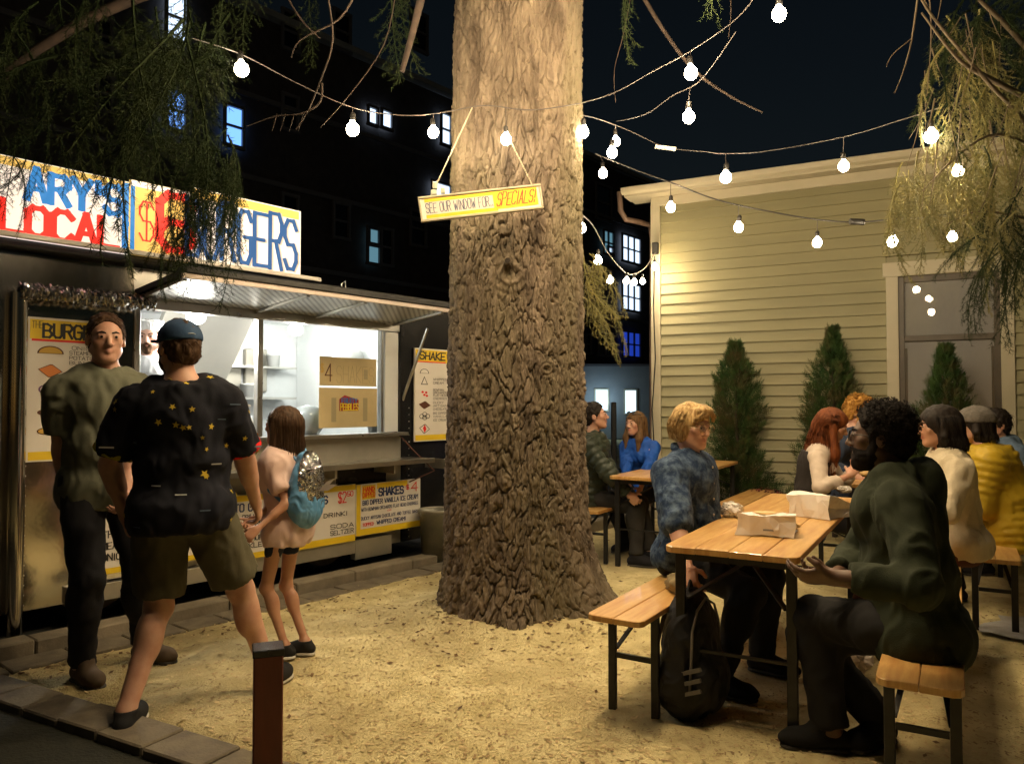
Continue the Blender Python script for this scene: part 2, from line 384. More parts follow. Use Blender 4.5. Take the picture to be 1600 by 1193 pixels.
# pale patch by the right-hand benches
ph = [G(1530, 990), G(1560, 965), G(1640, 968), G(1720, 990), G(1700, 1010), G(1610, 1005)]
pm = mat('pale_patch_mix', (.55, .55, .57), .95, c2=(.40, .38, .34), ns=6, bump=.004, bs=60)
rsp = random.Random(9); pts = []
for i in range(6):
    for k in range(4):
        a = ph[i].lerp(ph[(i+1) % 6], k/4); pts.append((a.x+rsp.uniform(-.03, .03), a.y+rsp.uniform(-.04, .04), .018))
tag(MB().poly(pts).build('pale_patch', pm), 'pale bluish patch on the ground behind the hooded man', 'ground patch', kind='stuff')

# ================================================================== HOUSE WITH CLAPBOARDS
HC = V(1.705, 9.3, 0); HD = V(.89, -.456, 0).normalized(); HN = V(HD.y, -HD.x, 0)
def HW(t, o, z): return HC+HD*t+HN*o+V(0, 0, z)
def HP(px, py, out=0.): 
    p = plane_hit(px, py, HN, -(HN.dot(HC)+out)); return ((p-HC).dot(HD), p.z)
house = empty('clapboard_house', (HC.x+2.5, HC.y, 0), 'olive tan clapboard house wall with cream trim behind the shrubs and tables', 'house')
tL = HP(1385, 500)[0]; tR = HP(1584, 500)[0]; zT = HP(1390, 414)[1]; zB = .72; TE = 6.2; ZT = HP(1064, 318)[1]; CW = .115
MB().box(HW(TE/2, -2.52, ZT/2), HD*(TE/2), HN*2.5, (0, 0, ZT/2)).build('wall', M['clap'], house)
ex = .1225; z = .12; k = 0
while z < ZT-.005:
    z1 = min(z+ex, ZT)
    spans = [(.115, TE)] if (z > zT or z1 < zB) else [(.115, tL), (tR, TE)]
    for (u0, u1) in spans:
        o0 = .040; o1 = .006; hh = z1-z+.012; zz1 = min(z1+.012, ZT+.004)
        vs = [HW(u0, .0, z), HW(u1, .0, z), HW(u1, o0, z), HW(u0, o0, z), HW(u0, 0, zz1), HW(u1, 0, zz1), HW(u1, o1, zz1), HW(u0, o1, zz1)]
        mb = MB(); mb._add(vs, [(0, 1, 2, 3), (4, 7, 6, 5), (3, 2, 6, 7), (0, 4, 5, 1), (1, 5, 6, 2), (0, 3, 7, 4)])
        mb.build('clapboard', M['clap'], house)
    z = z1; k += 1
MB().box(HW(.055, .02, ZT/2), HD*.058, HN*.03, (0, 0, ZT/2), .004).build('corner_board', M['trim'], house)
# eaves
E0 = -.28
MB().box(HW((E0+TE)/2+.14, .030, ZT+.045), HD*((TE-E0)/2-.14), HN*.018, (0, 0, .055), .003).build('frieze_board', M['trim'], house)
MB().box(HW((E0+TE)/2, .08, ZT+.112), HD*((TE-E0)/2), HN*.12, (0, 0, .010)).build('soffit', M['trim'], house)
MB().box(HW((E0+TE)/2, .214, ZT+.128), HD*((TE-E0)/2), HN*.013, (0, 0, .030), .003).build('fascia', M['trim'], house)
mb = MB(); prof = [(.228, .125), (.236, .128), (.27, .145), (.285, .175), (.29, .20), (.228, .20)]
n = len(prof); vs = [HW(E0-.02, o, ZT+zz_) for o, zz_ in prof]+[HW(TE, o, ZT+zz_) for o, zz_ in prof]
mb._add(vs, [(i, (i+1) % n, (i+1) % n+n, i+n) for i in range(n)]+[tuple(range(n)), tuple(range(2*n-1, n-1, -1))]); mb.build('gutter', M['trim'], house)
mb = MB(); mb._add([HW(E0, .24, ZT+.19), HW(TE, .24, ZT+.19), HW(TE, -3, ZT+.75), HW(E0, -3, ZT+.75), HW(E0, .24, ZT+.22), HW(TE, .24, ZT+.22), HW(TE, -3, ZT+.79), HW(E0, -3, ZT+.79)],
   [(0, 3, 2, 1), (4, 5, 6, 7), (0, 1, 5, 4), (1, 2, 6, 5), (2, 3, 7, 6), (3, 0, 4, 7)]); mb.build('roof', M['roof'], house)
MB().box(HW(E0+.12, -.02, ZT+.15), HD*.13, HN*.20, (0, 0, .035), .01).build('eave_return', M['trim'], house)
# downspout at the corner
pp = [P(968, 300, 9.5), P(970, 330, 9.5), P(978, 343, 9.5), P(1000, 347, 9.6), P(1016, 352, 9.7), P(1019, 372, 9.75), P(1019, 470, 9.75), P(1019, 800, 9.75)]
MB().tube(pp, .035, 8).build('downspout', M['pipe'], house)
# window
win = add('window', MB().box(HW((tL+tR)/2, .03, zT-.06), HD*((tR-tL)/2+.03), HN*.034, (0, 0, .075), .004).mesh('window'), M['trim'], house)
def sub(mb, name, m, par): return add(name, (lambda me: me)(fixm(mb, name)), m, par)
def fixm(mb, name):
    me = mb.mesh(name); bm = bmesh.new(); bm.from_mesh(me); bmesh.ops.recalc_face_normals(bm, faces=bm.faces); bm.to_mesh(me); bm.free(); return me
def child_of(par, o): # sub-part of a part whose geometry is in world coords too
    o.parent = par; o.matrix_parent_inverse = Matrix.Identity(4); return o
mb = MB()
for (u, w) in ((tL+CW/2, CW/2), (tR-CW/2, CW/2)): mb.box(HW(u, .03, (zB+zT-.135)/2), HD*w, HN*.028, (0, 0, (zT-.135-zB)/2), .004)
mb.box(HW((tL+tR)/2, .05, zB-.03), HD*((tR-tL)/2+.05), HN*.06, (0, 0, .028), .004)
sub(mb, 'casing', M['trim'], win)
a, b = tL+CW, tR-CW; zt = zT-.135; zm = HP(1480, 527)[1]
mb = MB(); fw = .055
for (u0, u1, w0, w1, o) in ((a, a+fw, zB, zt, .012), (b-fw, b, zB, zt, .012), (a+fw, b-fw, zt-fw*1.2, zt, .012), (a+fw, b-fw, zm-.03, zm+.03, .014), (a+fw, b-fw, zB, zB+.07, .012)):
    mb.box(HW((u0+u1)/2, o-.01, (w0+w1)/2), HD*((u1-u0)/2), HN*.022, (0, 0, (w1-w0)/2), .003)
mb.box(HW(a+fw+.012, -.012, (zB+zm)/2), HD*.012, HN*.012, (0, 0, (zm-zB)/2-.1))
mb.box(HW(b-fw-.012, -.012, (zB+zm)/2), HD*.012, HN*.012, (0, 0, (zm-zB)/2-.1))
sub(mb, 'frame', M['sash'], win)
for (w0, w1) in ((zB+.07, zm-.03), (zm+.03, zt-fw*1.2)):
    mb = MB(); mb.box(HW((a+b)/2, .0, (w0+w1)/2), HD*((b-a)/2-fw+.004), HN*.002, (0, 0, (w1-w0)/2+.004)); sub(mb, 'pane', M['pane'], win)
mb = MB(); mb.box(HW((a+b)/2, -.0115, (zB+zt)/2+.02), HD*((b-a)/2-.02), HN*.003, (0, 0, (zt-zB)/2-.04)); sub(mb, 'blind', M['blind'], win)
# wire down the corner board with its little box
MB().tube([P(1023, 400, 9.12), P(1021, 480, 9.14), P(1024, 560, 9.14), P(1019, 640, 9.14), P(1022, 700, 9.14), P(1019, 790, 9.14)], .008, 6).build('wire', M['rubber'], house)
MB().box(P(1024, 388, 9.15), HD*.035, HN*.03, (0, 0, .07), .006).build('junction_box', M['rubber'], house)

# ================================================================== APARTMENT BLOCK FAR BEHIND
AD = 25.1
apt = empty('apartment_building', (-3, 33, 0), 'tall dark apartment block with scattered lit windows behind the food trailer and tree', 'building')
c = TW(15, AD+4.2, 7.9)
MB().box(c, U*45, N*4, (0, 0, 7.9)).build('wall', M['brick'], apt)
MB().box(TW(15, AD+4.1, 15.9), U*45.3, N*4.3, (0, 0, .12)).build('cornice', M['greywall'], apt)
for z_ in (3.6, 6.6, 9.6, 12.6): MB().box(TW(15, AD-.03, z_), U*45, N*.05, (0, 0, .09)).build('ledge', M['wframe'], apt)
def far_window(px0, px1, py0, py1, m, split=1, mull=0, dark=False):
    s0, zt_ = TP(px0, py0, AD); s1, _ = TP(px1, py0, AD); cs = TP((px0+px1)/2, (py0+py1)/2, AD)
    h = abs(TP(px0, py0, AD)[1]-TP(px0, py1, AD)[1])/2
    hw = abs(s1-s0)/2; c = TW((s0+s1)/2, AD-.02, cs[1]+.0)
    mb = MB(); t = .06
    mb.box(c+N*.05+V(0, 0, h), U*(hw+t), N*.06, (0, 0, t)); mb.box(c+N*.05-V(0, 0, h), U*(hw+t), N*.08, (0, 0, t))
    for e in (-1, 1): mb.box(c+N*.05+U*e*hw, U*t*.8, N*.055, (0, 0, h-t))
    if split: mb.box(c+N*.03, U*(hw-t), N*.04, (0, 0, t*.7))
    for q_ in range(mull): mb.box(c+N*.03+U*((q_+1)/(mull+1)*2-1)*hw, U*t, N*.045, (0, 0, h-t))
    f = add('window', fixm(mb, 'window'), M['wframe'], apt)
    add('pane', fixm(MB().box(c-N*.02, U*hw, N*.012, (0, 0, h)), 'pane'), m, f)
for a_ in [(259, 291, -10, 66, M['win_white'], 1), (258, 290, 141, 205, M['win_blue'], 1), (350, 379, 166, 230, M['win_blue'], 1),
           (574, 588, 168, 196, M['win_white'], 0), (595, 611, 173, 202, M['win_white'], 0), (688, 703, 178, 228, M['win_white'], 1),
           (574, 612, 356, 414, M['win_dark'], 1), (575, 591, 357, 382, M['win_teal'], 0),
           (674, 703, 286, 316, M['win_white'], 0)]:
    if a_[0] == 574 and a_[1] == 612: continue
    far_window(*a_)
far_window(573, 592, 356, 413, M['win_teal'], 1); far_window(594, 612, 358, 415, M['win_dark'], 1)
for y0, y1, m_ in ((369, 411, M['win_white']), (443, 486, M['win_white']), (518, 558, M['win_blue2'])):
    far_window(971, 999, y0, y1, m_, 1, 2)
for x0, x1, y0, y1 in ((942, 957, 361, 398), (934, 956, 520, 556), (905, 922, 522, 552)): far_window(x0, x1, y0, y1, M['win_dark'] if y0 > 400 else M['win_teal'], 1, 1)
far_window(948, 956, 386, 396, M['win_white'], 0)
for x0 in (440, 520, 640): far_window(x0, x0+26, 20, 80, M['win_dark'], 1)
for x0, y0 in ((440, 150), (440, 305), (520, 318), (300, 300), (640, 330), (930, 290), (150, 120), (150, 30)): far_window(x0, x0+24, y0, y0+55, M['win_dark'], 1)
# low grey annex to its right, with two lit windows and a lamp
anx = empty('low_grey_building', (4.5, 30.5, 0), 'low grey rendered building with two small lit windows seen between trunk and house', 'building')
ANZ = P(950, 572, 30).z
MB().bx(1.9, 9.5, 30, 36, 0, ANZ).build('wall', M['greywall'], anx)
MB().bx(1.85, 9.6, 29.93, 36.1, ANZ+.002, ANZ+.09).build('roof', M['wframe'], anx)
for x0, x1, y0, y1 in ((931, 949, 609, 640), (977, 993, 610, 645)):
    a = P(x0, y1, 30); b = P(x1, y0, 30)
    f = add('window', MB().bx(a.x-.06, b.x+.06, 29.95, 29.99, a.z-.06, b.z+.06).mesh('window'), M['trim'], anx)
    add('pane', MB().bx(a.x, b.x, 29.93, 29.948, a.z, b.z).mesh('pane'), emis('annex_window', (.55, .78, 1), 1.0), f)
lp = tag(empty('wall_lamp', P(942, 628, 29.7)), 'small blue white wall lamp beside the annex window', 'lamp')
add('lamp_head', fixm(MB().lathe(P(944, 628, 29.8), [(0, -.12), (.1, -.1), (.12, 0), (.08, .09), (0, .1)], 12), 'lamp_head'), emis('annex_lamp', (.6, .85, 1), 4), lp)
ld = bpy.data.lights.new('wall_lamp_light', 'POINT'); ld.energy = 14; ld.color = (.55, .8, 1); ld.shadow_soft_size = .2
lo_ = bpy.data.objects.new('wall_lamp_light', ld); lo_.location = P(942, 622, 29.2); col.objects.link(lo_); lo_.parent = lp; lo_.matrix_parent_inverse = Matrix.Translation(lp.location).inverted()
# slim dark post between the couple at the far table
tag(MB().bx(P(955, 700, 11).x, P(963, 700, 11).x, 10.96, 11.03, 0, P(959, 628, 11).z, .01).build('yard_post', M['black']), 'slim black post behind the couple at the far table', 'post')

# ================================================================== BIG SPRUCE TRUNK
TX, TY = .005, 5.15
def trunk_c(z): return TX+.012*z+.008*np.sin(z*1.1), TY+.02*np.sin(z*.8+1)
def trunk_r(th, z):
    r = .428-.006*z + .02*np.exp(-((z-2.95)/.5)**2)*0 + .016*np.sin(2*th+z*.6) + .010*np.sin(3*th-z*.9+1)
    fl = np.exp(-np.maximum(z, -.2)/.28)
    r = r+fl*(.075+.34*np.maximum(0, np.cos((th-R(-18))*1.0))**12 + .05*np.maximum(0, np.cos(2.5*(th-R(205))))**3 + .04*np.maximum(0, np.cos(3*(th-R(268))))**2)
    r = r+.02*np.exp(-((z-.9)/.7)**2)
    return r
tree = empty('spruce_tree', (TX, TY, 0), 'huge old spruce with thick rough bark standing in the middle of the yard', 'tree')
# front dense, back coarse
th = np.concatenate([np.linspace(R(-200), R(20), 500, endpoint=False), np.linspace(R(20), R(160), 90, endpoint=False)])
zs = np.concatenate([np.linspace(-.12, 4.45, 700), np.linspace(4.5, 9.5, 50)])
TH, ZZ = np.meshgrid(th, zs, indexing='ij')
rb = trunk_r(TH, ZZ); ncol = 64
wx = fbm(np.cos(TH)*3, np.sin(TH)*3, ZZ*2.2, 3, 1); wy = fbm(np.cos(TH)*3, np.sin(TH)*3, ZZ*2.2, 3, 21)
fx_ = fbm(np.cos(TH)*12, np.sin(TH)*12, ZZ*7, 3, 31)
u_ = (TH+R(200))/(2*math.pi)*ncol + wx*1.5+fx_*.5; v_ = ZZ/.15 + wy*1.0+fx_*.5
f1, e1, id1 = voro(u_, v_, 3, ncol)
f1b, e2, id2 = voro((TH+R(200))/(2*math.pi)*ncol*2+wx*2+fx_*.5, ZZ/.05+wy*1.5+fx_*.6, 8, int(ncol*2))
crack = np.clip(e1/.15, 0, 1)**.7; flake = np.clip(e2/.35, 0, 1)
fine = fbm(np.cos(TH)*45, np.sin(TH)*45, ZZ*30, 3, 51)
vert = 1-np.abs(fbm(np.cos(TH)*11, np.sin(TH)*11, ZZ*2.6, 3, 77))*2.2
disp = (crack-.8)*.030+(id1-.5)*.010*crack+(flake-.6)*.006+(id2-.5)*.013*flake+fine*.0075+vert*.011
amp = np.clip(1.25-.12*ZZ, .7, 1.2)
# knots: swirl below the sign, small ones lower down
def at_trunk(px, py):
    p = P(px, py, TY-.43); return math.atan2((p.y-TY), (p.x-TX)), p.z
knots = [(786, 428, .14, .05), (750, 425, .06, .02), (738, 572, .05, .03), (848, 576, .07, .03), (722, 530, .04, .02), (720, 835, .06, .025), (846, 420, .05, .02), (870, 500, .05, .018)]
for px, py, w, a in knots:
    p = P(px, py, TY-.4); dx_ = p.x-TX; t0 = -math.acos(max(-1, min(1, dx_/.43)))
    d = np.sqrt(((TH-t0)*.43)**2+((ZZ-p.z)*1.15)**2)
    ring = np.exp(-(d/(w*.9))**2)*a*.35*(1+.5*np.sin(d/w*16+wx*4))-np.exp(-(d/(w*.22))**2)*a*.8
    disp = disp*(1-.25*np.exp(-(d/w)**2))+ring
rr_ = rb+disp*amp
cx_, cy_ = trunk_c(ZZ)
vs = np.stack([cx_+rr_*np.cos(TH), cy_+rr_*np.sin(TH), ZZ], -1).reshape(-1, 3)
a_, b_ = TH.shape; ii = np.arange(a_*b_).reshape(a_, b_); i2 = np.concatenate([ii, ii[:1]], 0)
q = np.stack([i2[:-1, :-1], i2[1:, :-1], i2[1:, 1:], i2[:-1, 1:]], -1).reshape(-1, 4)
add('trunk', mesh_np('trunk', vs, q), M['bark'], tree)
kp = P(793, 407, TY-.455)
MB().lathe(kp+V(0, .03, 0), [(.022, -.05), (.026, -.02), (.026, .012), (.018, .016), (.016, -.03), (0, -.035)], 16, (0, -1, 0.1)).build('branch_stub', M['twig_pale'], tree)
MB().disc(kp+V(0, -.001-.0, 0), .0165, (0, -1, .1), 14).build('knot_hole', M['knot'], tree)

# ---- spruce boughs
def bough_mesh(seed, L=.75, ntw=22, side=.24, nl=.024, drop=.5, dens=95, flat=.6):
    rg = np.random.RandomState(seed); P0 = []; D0 = []; LN = []; tv = MB()
    axis_pts = [np.array([L*t, .05*math.sin(t*3+seed), -drop*L*t*t]) for t in np.linspace(0, 1, 8)]
    tv.tube([tuple(p) for p in axis_pts], [.006*(1-i/9)+.0012 for i in range(8)], 4, False)
    segs = []
    for i in range(len(axis_pts)-1): segs.append((axis_pts[i], axis_pts[i+1]))
    for k in range(ntw):
        t = .12+.86*k/ntw; i = min(6, int(t*7)); f = t*7-i; b = axis_pts[i]*(1-f)+axis_pts[i+1]*f
        sgn = 1 if k % 2 else -1; l = side*(1-.55*t)*rg.uniform(.6, 1.15)
        d = np.array([.75, sgn*rg.uniform(.5, 1.0), -rg.uniform(.1, 1.0)*flat]); d /= np.linalg.norm(d)
        m = b+d*l*.5; e = b+d*l+np.array([0, 0, -l*.35]); segs += [(b, m), (m, e)]
        tv.tube([tuple(b), tuple(m), tuple(e)], [.0022, .0016, .0008], 3, False)
        if l > .12 and rg.rand() < .7:
            d2 = np.array([d[0]*.9, -d[1]*.3+rg.uniform(-.4, .4), d[2]-.3]); d2 /= np.linalg.norm(d2); segs.append((m, m+d2*l*.5))
            tv.tube([tuple(m), tuple(m+d2*l*.5)], [.0016, .0008], 3, False)
    base = []; dirs = []
    for a, b in segs:
        ln = np.linalg.norm(b-a); n = max(3, int(ln*dens*2)); d = (b-a)/ln
        t = rg.rand(n, 1); pos = a+(b-a)*t; rnd = rg.normal(size=(n, 3)); rnd -= (rnd@d)[:, None]*d; rnd /= np.linalg.norm(rnd, axis=1)[:, None]+1e-6
        dd = rnd*.8+d*.75; dd /= np.linalg.norm(dd, axis=1)[:, None]; base.append(pos); dirs.append(dd)
    base = np.concatenate(base); dirs = np.concatenate(dirs); n = len(base)
    l = nl*rg.uniform(.7, 1.2, (n, 1)); w = np.cross(dirs, rg.normal(size=(n, 3))); w /= np.linalg.norm(w, axis=1)[:, None]+1e-6; w *= .0016
    v = np.stack([base-w, base+w, base+dirs*l*.6+w*.8, base+dirs*l], 1).reshape(-1, 3)
    b0 = len(tv.v); vs = np.concatenate([np.array(tv.v), v]); f1_ = [tuple(f) for f in tv.f]
    fs = f1_+[tuple(x) for x in (np.arange(n*4).reshape(-1, 4)+b0)]
    me = bpy.data.meshes.new('bough'); me.from_pydata(vs.tolist(), [], fs); me.update(); return me
def frame_from(d, roll=0.):
    d = Vector(d).normalized(); up = Vector((0, 0, 1)) if abs(d.z) < .95 else Vector((0, 1, 0))
    y = up.cross(d).normalized(); z = d.cross(y); m = Matrix((d, y, z)).transposed(); return m @ Matrix.Rotation(roll, 3, 'X')
def place_bough(me, parent, loc, d, sc, roll, m=None, name='bough'):
    o = bpy.data.objects.new(name, me); col.objects.link(o); o.parent = parent
    o.matrix_parent_inverse = Matrix.Translation(parent.location).inverted()
    o.matrix_basis = Matrix.Translation(loc) @ frame_from(d, roll).to_4x4() @ Matrix.Scale(sc, 4); return o
BM = [bough_mesh(i, .75, 20, .26, .034, .45+.1*i) for i in range(4)]
for m_ in BM: m_.materials.append(M['needle'])
BD = [bough_mesh(10+i, .6, 26, .20, .020, .7, 170, 1.0) for i in range(3)]
for m_ in BD: m_.materials.append(M['needle_lit'])
def limb(parent, pts, r0, r1, m, name='branch', n=6):
    ps = [Vector(p) for p in pts]; out = []
    for i in range(len(ps)-1):
        for k in range(4):
            t = k/4; a = ps[max(i-1, 0)]; b = ps[i]; c_ = ps[i+1]; d = ps[min(i+2, len(ps)-1)]
            out.append(.5*((2*b)+(c_-a)*t+(2*a-5*b+4*c_-d)*t*t+(3*b-a-3*c_+d)*t*t*t))
    out.append(ps[-1]); L_ = len(out)
    return MB().tube(out, [r0+(r1-r0)*i/(L_-1) for i in range(L_)], n).build(name, m, parent)
rg = random.Random(21)
# limbs of the big tree reaching left and towards the camera, with hanging boughs
limb(tree, [V(-.35, 4.95, 4.4), V(-1.2, 4.4, 4.35), V(-2.1, 3.9, 3.9), V(-2.8, 3.5, 3.3)], .07, .02, M['twig'])
limb(tree, [V(-.3, 5.0, 3.95+.6), V(-1.5, 4.9, 4.3), V(-2.6, 4.6, 3.7), V(-3.4, 4.4, 2.9)], .06, .018, M['twig'])
limb(tree, [V(-.2, 4.8, 5), V(-.9, 3.9, 4.6), V(-1.5, 3.3, 3.9), V(-2.0, 2.9, 3.3)], .06, .015, M['twig'])
def region(parent, meshes, n, x0, x1, y0, y1, Y0, Y1, dd, s0, s1, seed):
    r_ = random.Random(seed)
    for i in range(n):
        Y = r_.uniform(Y0, Y1); p = P(r_.uniform(x0, x1), r_.uniform(y0, y1), Y)
        d = V(dd)+V(r_.uniform(-.7, .7), r_.uniform(-.7, .7), r_.uniform(-.35, .35))
        place_bough(r_.choice(meshes), parent, p, d, r_.uniform(s0, s1), r_.uniform(-.6, .6))
region(tree, BM, 26, -40, 330, -60, 130, 3.4, 5.2, (-.3, -.1, -.55), .8, 1.3, 1)
region(tree, BM, 9, 150, 380, -40, 60, 3.4, 4.6, (-.2, -.1, -.9), .7, 1.1, 2)
region(tree, BM, 7, -20, 60, 215, 250, 3.4, 4.2, (-.1, 0, -.9), .35, .5, 3)
region(tree, BM, 36, 285, 365, 190, 330, 4.1, 4.7, (-.12, 0, -1.0), .42, .75, 4)
region(tree, BM, 9, 225, 300, 320, 372, 4.1, 4.6, (-.4, 0, -.7), .35, .5, 41)
region(tree, BM, 5, 90, 190, 200, 235, 3.6, 4.3, (.4, 0, -.4), .35, .45, 42)
region(tree, BD, 9, 905, 925, 395, 470, 5.5, 6.0, (.5, 0, -.7), .6, .9, 5)
region(tree, BM, 4, 400, 700, -90, -10, 4.2, 5.5, (0, 0, -.9), .6, .9, 6)
region(tree, BM, 3, 950, 1250, -140, -60, 4.2, 6.0, (0.2, 0, -.7), .6, .9, 7)
def px_limb(pts, Y, r0, r1, m=None): return limb(tree, [P(a, b, Y+(c_ if len(t) > 2 else 0)) for t in pts for (a, b, c_) in [tuple(list(t)+[0])[:3]]], r0, r1, m or M['twig'])
px_limb([(665, -30), (645, 50), (628, 112)], 4.3, .026, .014)
px_limb([(508, -30), (520, 60), (503, 120), (482, 172), (462, 203)], 4.0, .006, .003)
px_limb([(503, 130), (500, 160), (470, 178), (430, 182), (385, 198)], 4.0, .006, .002)
for x in (425, 438, 452, 466): px_limb([(x+8, 178), (x, 205)], 4.0, .0025, .001)
px_limb([(620, -20), (600, 70), (545, 150), (500, 200)], 4.4, .004, .002)
px_limb([(985, -40), (1035, 45), (1085, 110), (1140, 150), (1192, 176)], 5.2, .016, .005)
px_limb([(990, -30), (975, 50), (960, 110), (962, 160)], 5.2, .004, .002)
px_limb([(1140, -30), (1142, 20), (1138, 60)], 4.8, .005, .002)
px_limb([(440, -20), (470, 30), (500, 60)], 4.4, .008, .003)
px_limb([(560, -20), (530, 30), (470, 62), (455, 90)], 4.1, .007, .002)

# ---- second conifer at the right edge (trunk outside the frame), pale drooping sprays and bare twigs
tree2 = empty('conifer_tree', (4.9, 5.6, 0), 'conifer at the right edge with pale drooping sprays and bare twigs over the window', 'tree')
MB().tube([V(4.9, 5.6, -.1), V(4.88, 5.6, 2), V(4.85, 5.6, 4.5), V(4.8, 5.6, 9)], [.24, .2, .17, .08], 14).build('trunk', M['bark'], tree2)
def L2(pts, r0, r1, m=None): return limb(tree2, [P(a, b, c_) for a, b, c_ in pts], r0, r1, m or M['twig_pale'])
L2([(1720, 250, 5.4), (1640, 175, 5.0), (1560, 130, 4.7), (1500, 95, 4.5), (1440, 20, 4.4)], .028, .006)
L2([(1700, 330, 5.4), (1600, 190, 4.9), (1545, 130, 4.6), (1460, 30, 4.5), (1430, -20, 4.4)], .02, .006)
L2([(1700, 200, 5.4), (1600, 70, 5.0), (1530, 0, 4.8)], .03, .012)
L2([(1436, -20, 4.4), (1425, 60, 4.4), (1412, 110, 4.4), (1398, 145, 4.4)], .007, .002)
L2([(1452, -10, 4.5), (1455, 60, 4.5), (1448, 150, 4.5)], .005, .002)
L2([(1425, 60, 4.4), (1395, 85, 4.4), (1385, 105, 4.4)], .004, .0015)
L2([(1640, 240, 5.0), (1560, 210, 4.8), (1500, 240, 4.7), (1440, 300, 4.7)], .012, .003)
L2([(1700, 360, 5.2), (1600, 340, 4.9), (1530, 330, 4.8), (1480, 350, 4.8)], .012, .003)
rt = random.Random(5)
for i in range(46):
    x = rt.uniform(1440, 1610); y = rt.uniform(-20, 260); Y = rt.uniform(4.4, 5.0); dx = rt.uniform(-50, 30); dy = rt.uniform(30, 110)
    L2([(x, y, Y), (x+dx*.4, y+dy*.5, Y), (x+dx, y+dy, Y)], rt.uniform(.0025, .006), .001)
def region2(*a): region(tree2, *a)
region2(BD, 34, 1470, 1620, 10, 260, 4.5, 5.4, (-.2, 0, -.9), .6, 1.0, 8)
region2(BD, 24, 1400, 1620, 230, 330, 4.6, 5.4, (-.2, 0, -1), .6, .9, 9)
region2(BD, 7, 1400, 1470, 290, 335, 4.7, 5.2, (-.1, 0, -1), .35, .5, 15)
region2(BM, 26, 1535, 1660, 200, 400, 4.7, 5.5, (-.3, 0, -.8), .5, .9, 10)
region2(BM, 8, 1530, 1600, 330, 400, 4.4, 4.8, (-.5, 0, -.6), .4, .6, 11)
region2(BM, 22, 1500, 1700, -80, 60, 4.8, 6, (-.3, 0, -.6), .8, 1.2, 12)

# ================================================================== COLUMNAR SHRUBS, FLOWERS
def shrub(loc, h, r, seed, label, group='conical evergreens along the clapboard wall'):
    rg_ = np.random.RandomState(seed); root = empty('evergreen_shrub', loc, label, 'shrub', group)
    MB().tube([V(loc), V(loc)+V(.01, 0, h*.5), V(loc)+V(0, .01, h*.9)], [.03, .02, .006], 7).build('trunk', M['twig'], root)
    nsp = 3600; t = rg_.rand(nsp)**1.0; prof = np.where(t < .12, .75+t*2, 1.0)*(1-t)**.72*(.88+.22*np.sin(t*9+seed)); rad = r*prof
    ang = rg_.rand(nsp)*6.283; rr2 = rad*(rg_.rand(nsp)**.45)*(1+.26*np.sin(3*ang+t*(9+seed*2)+seed)+.16*np.sin(7*ang-t*20+seed*2)+.14*np.sin(2*ang+t*26))+.015
    base = np.stack([np.cos(ang)*rr2, np.sin(ang)*rr2, .05+t*(h-.08)], -1)+np.array(loc)
    V_, F_ = [], []
    nl = 7
    out = np.stack([np.cos(ang), np.sin(ang), np.full(nsp, 1.1)+t*.9], -1)+rg_.normal(size=(nsp, 3))*.35; out /= np.linalg.norm(out, axis=1)[:, None]
    sd = np.cross(out, rg_.normal(size=(nsp, 3))); sd /= np.linalg.norm(sd, axis=1)[:, None]
    L_ = rg_.uniform(.06, .15, (nsp, 1))*(1.15-.5*t[:, None])
    quads = []
    for k in range(nl):
        f = k/(nl-1); sg = 1 if k % 2 else -1; o_ = base+out*L_*f*.75
        d = out*(.7)+sd*sg*.75*(1-f*.8); d /= np.linalg.norm(d, axis=1)[:, None]; l = L_*(.55-.15*f); w = np.cross(d, np.cross(out, sd))*.0052+sd*.0022
        quads.append(np.stack([o_-w, o_+w, o_+d*l*.7+w*1.1, o_+d*l], 1))
    v = np.concatenate(quads).reshape(-1, 3)
    add('crown', mesh_np('crown', v, np.arange(len(v)).reshape(-1, 4), False), M['leaf_cedar'], root)
shb = lambda px, Y: (lambda p: (p.x, p.y, 0))(P(px, 700, Y))
shrub(shb(1150, 8.5), P(1150, 533, 8.5).z, .50, 1, 'tallest looking conical evergreen nearest the house corner, left of the window')
shrub(shb(1303, 8.0), P(1303, 512, 8.0).z, .50, 2, 'conical evergreen rising behind the curly haired person, between corner and window')
shrub(shb(1480, 7.35), P(1480, 540, 7.35).z, .50, 3, 'conical evergreen standing directly in front of the house window')
mp = P(1195, 790, 8.0); mum = empty('chrysanthemum', (mp.x, 8.0, 0), 'dark red mounded chrysanthemum behind the far bench by the wall', 'flower')
mb = MB(); mb.lathe((mp.x, 8.0, 0), [(0, .01), (.13, .01), (.17, .24), (.18, .26), (.15, .26), (.14, .2), (0, .2)], 16); mb.build('flower_pot', M['rubber'], mum)
rg3 = np.random.RandomState(3); nn = 1500; d = rg3.normal(size=(nn, 3)); d[:, 2] = np.abs(d[:, 2])*.8-.1; d /= np.linalg.norm(d, axis=1)[:, None]
c = d*np.array([.30, .30, .24])*rg3.uniform(.8, 1.05, (nn, 1))+np.array([mp.x, 8.0, .26]); t1 = np.cross(d, rg3.normal(size=(nn, 3))); t1 /= np.linalg.norm(t1, axis=1)[:, None]; t2 = np.cross(d, t1)
v = np.stack([c-t1*.016, c-t2*.016+d*.006, c+t1*.016, c+t2*.016+d*.006], 1).reshape(-1, 3)
add('blossoms', mesh_np('blossoms', v, np.arange(nn*4).reshape(-1, 4), False), mat('mum_red', (.16, .015, .012), .7, c2=(.07, .02, .012), ns=12), mum)
